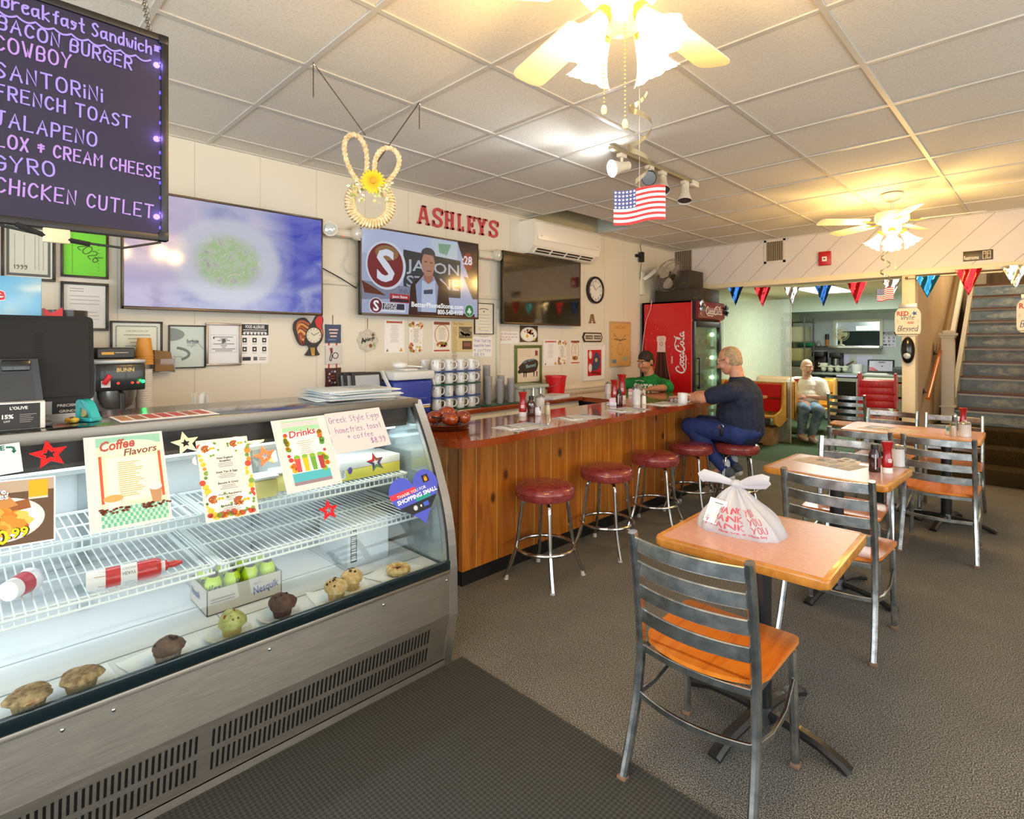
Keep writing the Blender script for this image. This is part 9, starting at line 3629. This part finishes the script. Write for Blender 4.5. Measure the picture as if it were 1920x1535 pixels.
for c in (ankL,ankR):
 c = Vector(c)
 ghost([('c',c + Vector((.045,0,-.035)),c + Vector((-.06,0,-.075)),.044,.043),('c',c + Vector((-.06,0,-.08)),c + Vector((-.155,0,-.105)),.044,.036),('c',c + Vector((.0,0,.01)),c + Vector((.02,0,-.03)),.046,.044)],C('#4c525a',.7),'shoe',navy,None,.006,4,'grey running shoe')
 ghost([('c',c + Vector((.062,0,-.070)),c + Vector((-.05,0,-.112)),.030,.027),('c',c + Vector((-.05,0,-.112)),c + Vector((-.16,0,-.135)),.028,.022)],C('#d9d6cf',.6),'shoe_sole',navy,None,.006,3,'pale shoe sole')
 ghost([('c',c + Vector((.0,0,.05)),c + Vector((.0,0,.0)),.043,.045)],C('#c9ccd2',.8),'sock',navy,None,.006,3)
ghost([hm(H1,(0,-.022,.036),(.083,.097,.090)),hm(H1,(0,-.035,.0),(.0835,.08,.07)),hm(H1,(0,-.050,-.028),(.070,.062,.055))],mottled('grey_ginger_hair','#9a7a56','#bfa684',60,.8,3,.6,.003),'hair',navy,None,.007,3,'short thinning grey hair')
face_parts(H1,navy,1.06)
g = G()
for s in (-1,1):
 g.tube([H1 @ Vector((s*.034 + .024*cos(q),.108,.010 + .017*sin(q))) for q in [2*pi*i / 16 for i in range(16)]],.0017,C('#4a3c30',.3,.6),5,True)
 g.tube([H1 @ Vector((s*.058,.106,.016)),H1 @ Vector((s*.086,.05,.016)),H1 @ Vector((s*.090,-.02,.010))],.0017,C('#4a3c30',.3,.6),5)
g.tube([H1 @ Vector((-.010,.110,.014)),H1 @ Vector((.010,.110,.014))],.0016,C('#4a3c30',.3,.6),5)
wpart(g,'glasses',navy)
g = G()
q = Vector((-2.13,4.795,.735))
g.tube([q + Vector((.02*cos(a),-.004,.02*sin(a) + .035)) for a in [2*pi*i / 14 for i in range(14)]],.0025,MAT_CHROME,5,True,up=(0,1,0))
g.box(q.x - .014,q.x + .014,q.y - .012,q.y,q.z - .05,q.z + .018,MAT_BLACK,.004)
for a in (-.5,.1):
 g.bar([q + Vector((0,-.006,.02)),q + Vector((-.03 + .02*a,-.008,.045 + .02*a))],.008,.002,MAT_CHROME,up=(0,1,0))
wpart(g,'key_ring',navy,'key fob and keys on the belt loop')
gx_,gy_ = -3.47,5.84
H2 = head_frame((gx_ - .02,5.775,1.285),pi - .10,-.22)
pcs = head_pieces(H2,1.05) + [('c',(gx_,5.84,1.06),H2 @ Vector((0,-.02,-.07)),.064,.060),('c',(gx_,5.85,.56),(gx_,5.85,.98),.13,.14),('c',(gx_ - .15,5.85,1.02),(gx_ + .15,5.85,1.02),.07,.07)]
aL = [(gx_ + .215,5.83,1.01),(gx_ + .285,5.70,1.01 - .02 + .0),(gx_ + .145,5.50,.995)]
aR = [(gx_ - .215,5.83,1.01),(gx_ - .275,5.72,.83),(gx_ - .17,5.62,1.0)]
aL[1:] = [(gx_ + .33,5.66,1.01),(gx_ + .205,5.49,.995)]
aR[1:] = [(gx_ - .33,5.70,1.01),(gx_ - .25,5.50,.995)]
for A,s in ((aL,1),(aR,-1)):
 pcs += [('c',A[0],A[1],.056,.044),('c',A[1],A[2],.046,.029)]
 pcs += hand_pieces(A[2],(Vector(A[2]) - Vector(A[1])) + Vector((0,0,-.02)),(0,0,1),-s,1.0,.6)
for s in (-1,1):
 hp_ = (gx_ + s*.10,5.84,.53)
 kn = (gx_ + s*.12,5.76,.50)
 pcs += [('c',hp_,kn,.085,.075),('c',kn,(gx_ + s*.12,5.74,.10),.06,.04),('c',(gx_ + s*.12,5.74,.06),(gx_ + s*.12,5.68,.04),.04,.035)]
green = ghost(pcs,SK2,'person',None,(gx_,gy_,0),.0065,4)
tag(green,'man in a green shirt seated behind the return of the bar','person')
sh = [('c',(gx_,5.86,.58),(gx_,5.86,.98),.185,.165),('e',(gx_,5.83,.78),(.19,.165,.2)),('c',(gx_ - .15,5.855,1.015),(gx_ + .15,5.855,1.015),.088,.088),('c',(gx_,5.85,1.05),(gx_,5.835,1.10),.082,.072)]
for A in (aL,aR):
 sh += [('c',A[0],Vector(A[0]).lerp(Vector(A[1]),.9),.082,.074)]
gs = ghost(sh,GRN,'shirt',green,None,.009,5,'green shirt with white lettering')
Mp = frame((gx_ + .0,5.6,.935),(1,.05,0),(0,0,1))
g = G()
on_shirt(g,gs,Mp)
st,L = strokes('BOSTON',.085,.28)
for q in st:
 q2 = []
 for a,b_ in zip(q,q[1:]):
  q2 += [(a[0] + (b_[0] - a[0])*i / 4,a[1] + (b_[1] - a[1])*i / 4) for i in range(4)]
 q2.append(q[-1])
 g.stroke([(-.155 + a*.31 / L,b_) for a,b_ in q2],.020,C('#dfe8dc',.7),0)
g.stroke([(-.15 + .02*i,.118 + .012*sin(i*.4)) for i in range(8)],.008,C('#dfe8dc',.7),0)
g.warp = None
wpart(g,'lettering',green,'white shirt lettering')
ghost([('e',(gx_,5.86,.55),(.19,.15,.10))] + [('c',(gx_ + s*.10,5.84,.54),(gx_ + s*.12,5.76,.50),.10,.085) for s in (-1,1)] + [('c',(gx_ + s*.12,5.76,.50),(gx_ + s*.12,5.74,.12),.08,.058) for s in (-1,1)],C('#2b2d33',.8),'trousers',green,None,.01,4)
ghost([hm(H2,(0,-.014,.048),(.087,.103,.090)),hm(H2,(0,-.040,.0),(.086,.078,.075))],mottled('dark_hair','#1e1611','#33261d',60,.7,3,.5,.003),'hair',green,None,.007,3,'short dark hair')
face_parts(H2,green,1.05,'#2a1e16')
t = thing('seat_stool','low dark stool under the man in green','stool',(gx_,5.90,0))
g = G()
g.lathe([(0,.40),(.16,.40),(.165,.43),(.15,.445),(0,.445)],MAT_VINYL,26)
part(g,'seat',t)
for i in range(4):
 g = G()
 a = pi / 4 + i*pi / 2
 g.cyl((.10*cos(a),.10*sin(a),.40),(.16*cos(a),.16*sin(a),0),.012,MAT_CHROME,8)
 part(g,'leg',t)
g = G()
g.prism([(0,-.03),(.035,0),(.03,.03),(-.02,.032),(-.034,.005)],0,.02,C('#f0efec',.7))
tag(g.build('paper_napkin',None,None,(-3.30,5.36,BZ + .001)),'crumpled white napkin on the bar by the man in green','napkin')
wx,wy = -2.82,9.36
H3 = head_frame((-2.785,9.33,1.125),pi + .52,-.08)
pcs = head_pieces(H3,1.05) + [('c',(-2.80,9.38,.93),H3 @ Vector((0,-.02,-.07)),.064,.060),('c',(-2.82,9.39,.53),(-2.80,9.39,.86),.13,.135),('c',(-2.95,9.37,.895),(-2.66,9.43,.895),.07,.07)]
wL = [(-2.60,9.40,.875),(-2.52,9.33,.67),(-2.74,9.20,.685)]
wR = [(-3.01,9.33,.875),(-3.02,9.18,.66),(-2.80,9.13,.60)]
for A,s in ((wL,1),(wR,-1)):
 pcs += [('c',A[0],A[1],.054,.043),('c',A[1],A[2],.044,.028)]
 pcs += hand_pieces(A[2],Vector(A[2]) - Vector(A[1]),(.2,-.6,.6),s,1.0,.7)
lg = [((-2.76,9.36,.53),(-2.52,9.02,.50),(-2.66,9.13,.115),(.09,-.13,-.06)),((-2.90,9.32,.53),(-2.72,8.99,.505),(-2.80,9.10,.13),(.10,-.10,-.06))]
for a,b_,c,f_ in lg:
 pcs += [('c',a,b_,.085,.06),('c',b_,c,.055,.036),('c',c,Vector(c) + Vector(f_)*.7,.034,.028)]
white = ghost(pcs,SK3,'person',None,(wx,wy,0),.0065,4)
tag(white,'man in a white shirt and jeans sitting sideways at the back booth','person')
sh = [('c',(-2.82,9.39,.50),(-2.80,9.39,.82),.185,.165),('e',(-2.80,9.34,.66),(.19,.17,.17)),('c',(-2.95,9.37,.89),(-2.66,9.43,.89),.088,.088),('c',(-2.80,9.39,.92),(-2.80,9.385,.965),.082,.07)]
for A in (wL,wR):
 sh += [('c',A[0],Vector(A[0]).lerp(Vector(A[1]),.72),.084,.080)]
ws = ghost(sh,IVO,'shirt',white,None,.009,5,'loose white short sleeved shirt')
g = G()
on_shirt(g,ws,frame((-2.76,9.0,.84),(.88,.47,0),(0,0,1)),.004)
g.flat([(-.045,.10),(0,.0),(.045,.10)],C('#a83038',.8),0)
g.flat([(-.075,.10),(-.045,.11),(.0,.0),(-.05,.035)],C('#f0f1e8',.8),.002)
g.flat([(.075,.10),(.045,.11),(.0,.0),(.05,.035)],C('#f0f1e8',.8),.002)
g.stroke([(0,.0),(.002,-.08),(.0,-.16)],.005,C('#b5b8a8',.8),.001)
g.warp = None
wpart(g,'collar',white,'open collar over a red undershirt')
trz = [('e',(-2.82,9.37,.52),(.19,.19,.11))]
for a,b_,c,f_ in lg:
 trz += [('c',a,b_,.108,.082),('c',b_,Vector(b_).lerp(Vector(c),.95),.080,.06)]
ghost(trz,DEN,'jeans',white,None,.009,5,'faded blue jeans')
for a,b_,c,f_ in lg:
 c,f_ = Vector(c),Vector(f_)
 h_ = f_.normalized()
 ghost([('c',c + Vector((0,0,-.05)) - h_*.05,c + f_*.6 + Vector((0,0,-.02)),.045,.043),('c',c + f_*.5 + Vector((0,0,-.025)),c + f_*1.1 + Vector((0,0,-.0)),.043,.034),('c',c,c + Vector((0,0,-.03)),.047,.045)],C('#e2dcd2',.6),'shoe',white,None,.006,4,'white trainer')
 g = G()
 s_ = h_.cross(Vector((0,0,1)))
 for k in (-1,1):
  g.bar([c + s_*k*.046 - h_*.04 + Vector((0,0,-.02)),c + s_*k*.050 + h_*.06 + Vector((0,0,-.055)),c + s_*k*.040 + h_*.11 + Vector((0,0,-.05))],.006,.012,C('#b02a34',.6))
 wpart(g,'shoe_stripe',white,'red shoe stripe')
ghost([hm(H3,(0,-.045,.005),(.083,.072,.072)),hm(H3,(0,-.055,-.025),(.072,.055,.055))],mottled('grey_hair','#8f8a80','#b9b4a8',60,.8,3,.5,.003),'hair',white,None,.007,3,'grey hair at the sides of a bald head')
ghost([hm(H3,(0,.062,-.095),(.045,.036,.030)),hm(H3,(0,.088,-.060),(.030,.012,.009))],mottled('grey_beard','#8f7a68','#b5a492',60,.8,3,.5,.003),'beard',white,None,.006,3,'short grey beard')
face_parts(H3,white,1.05)
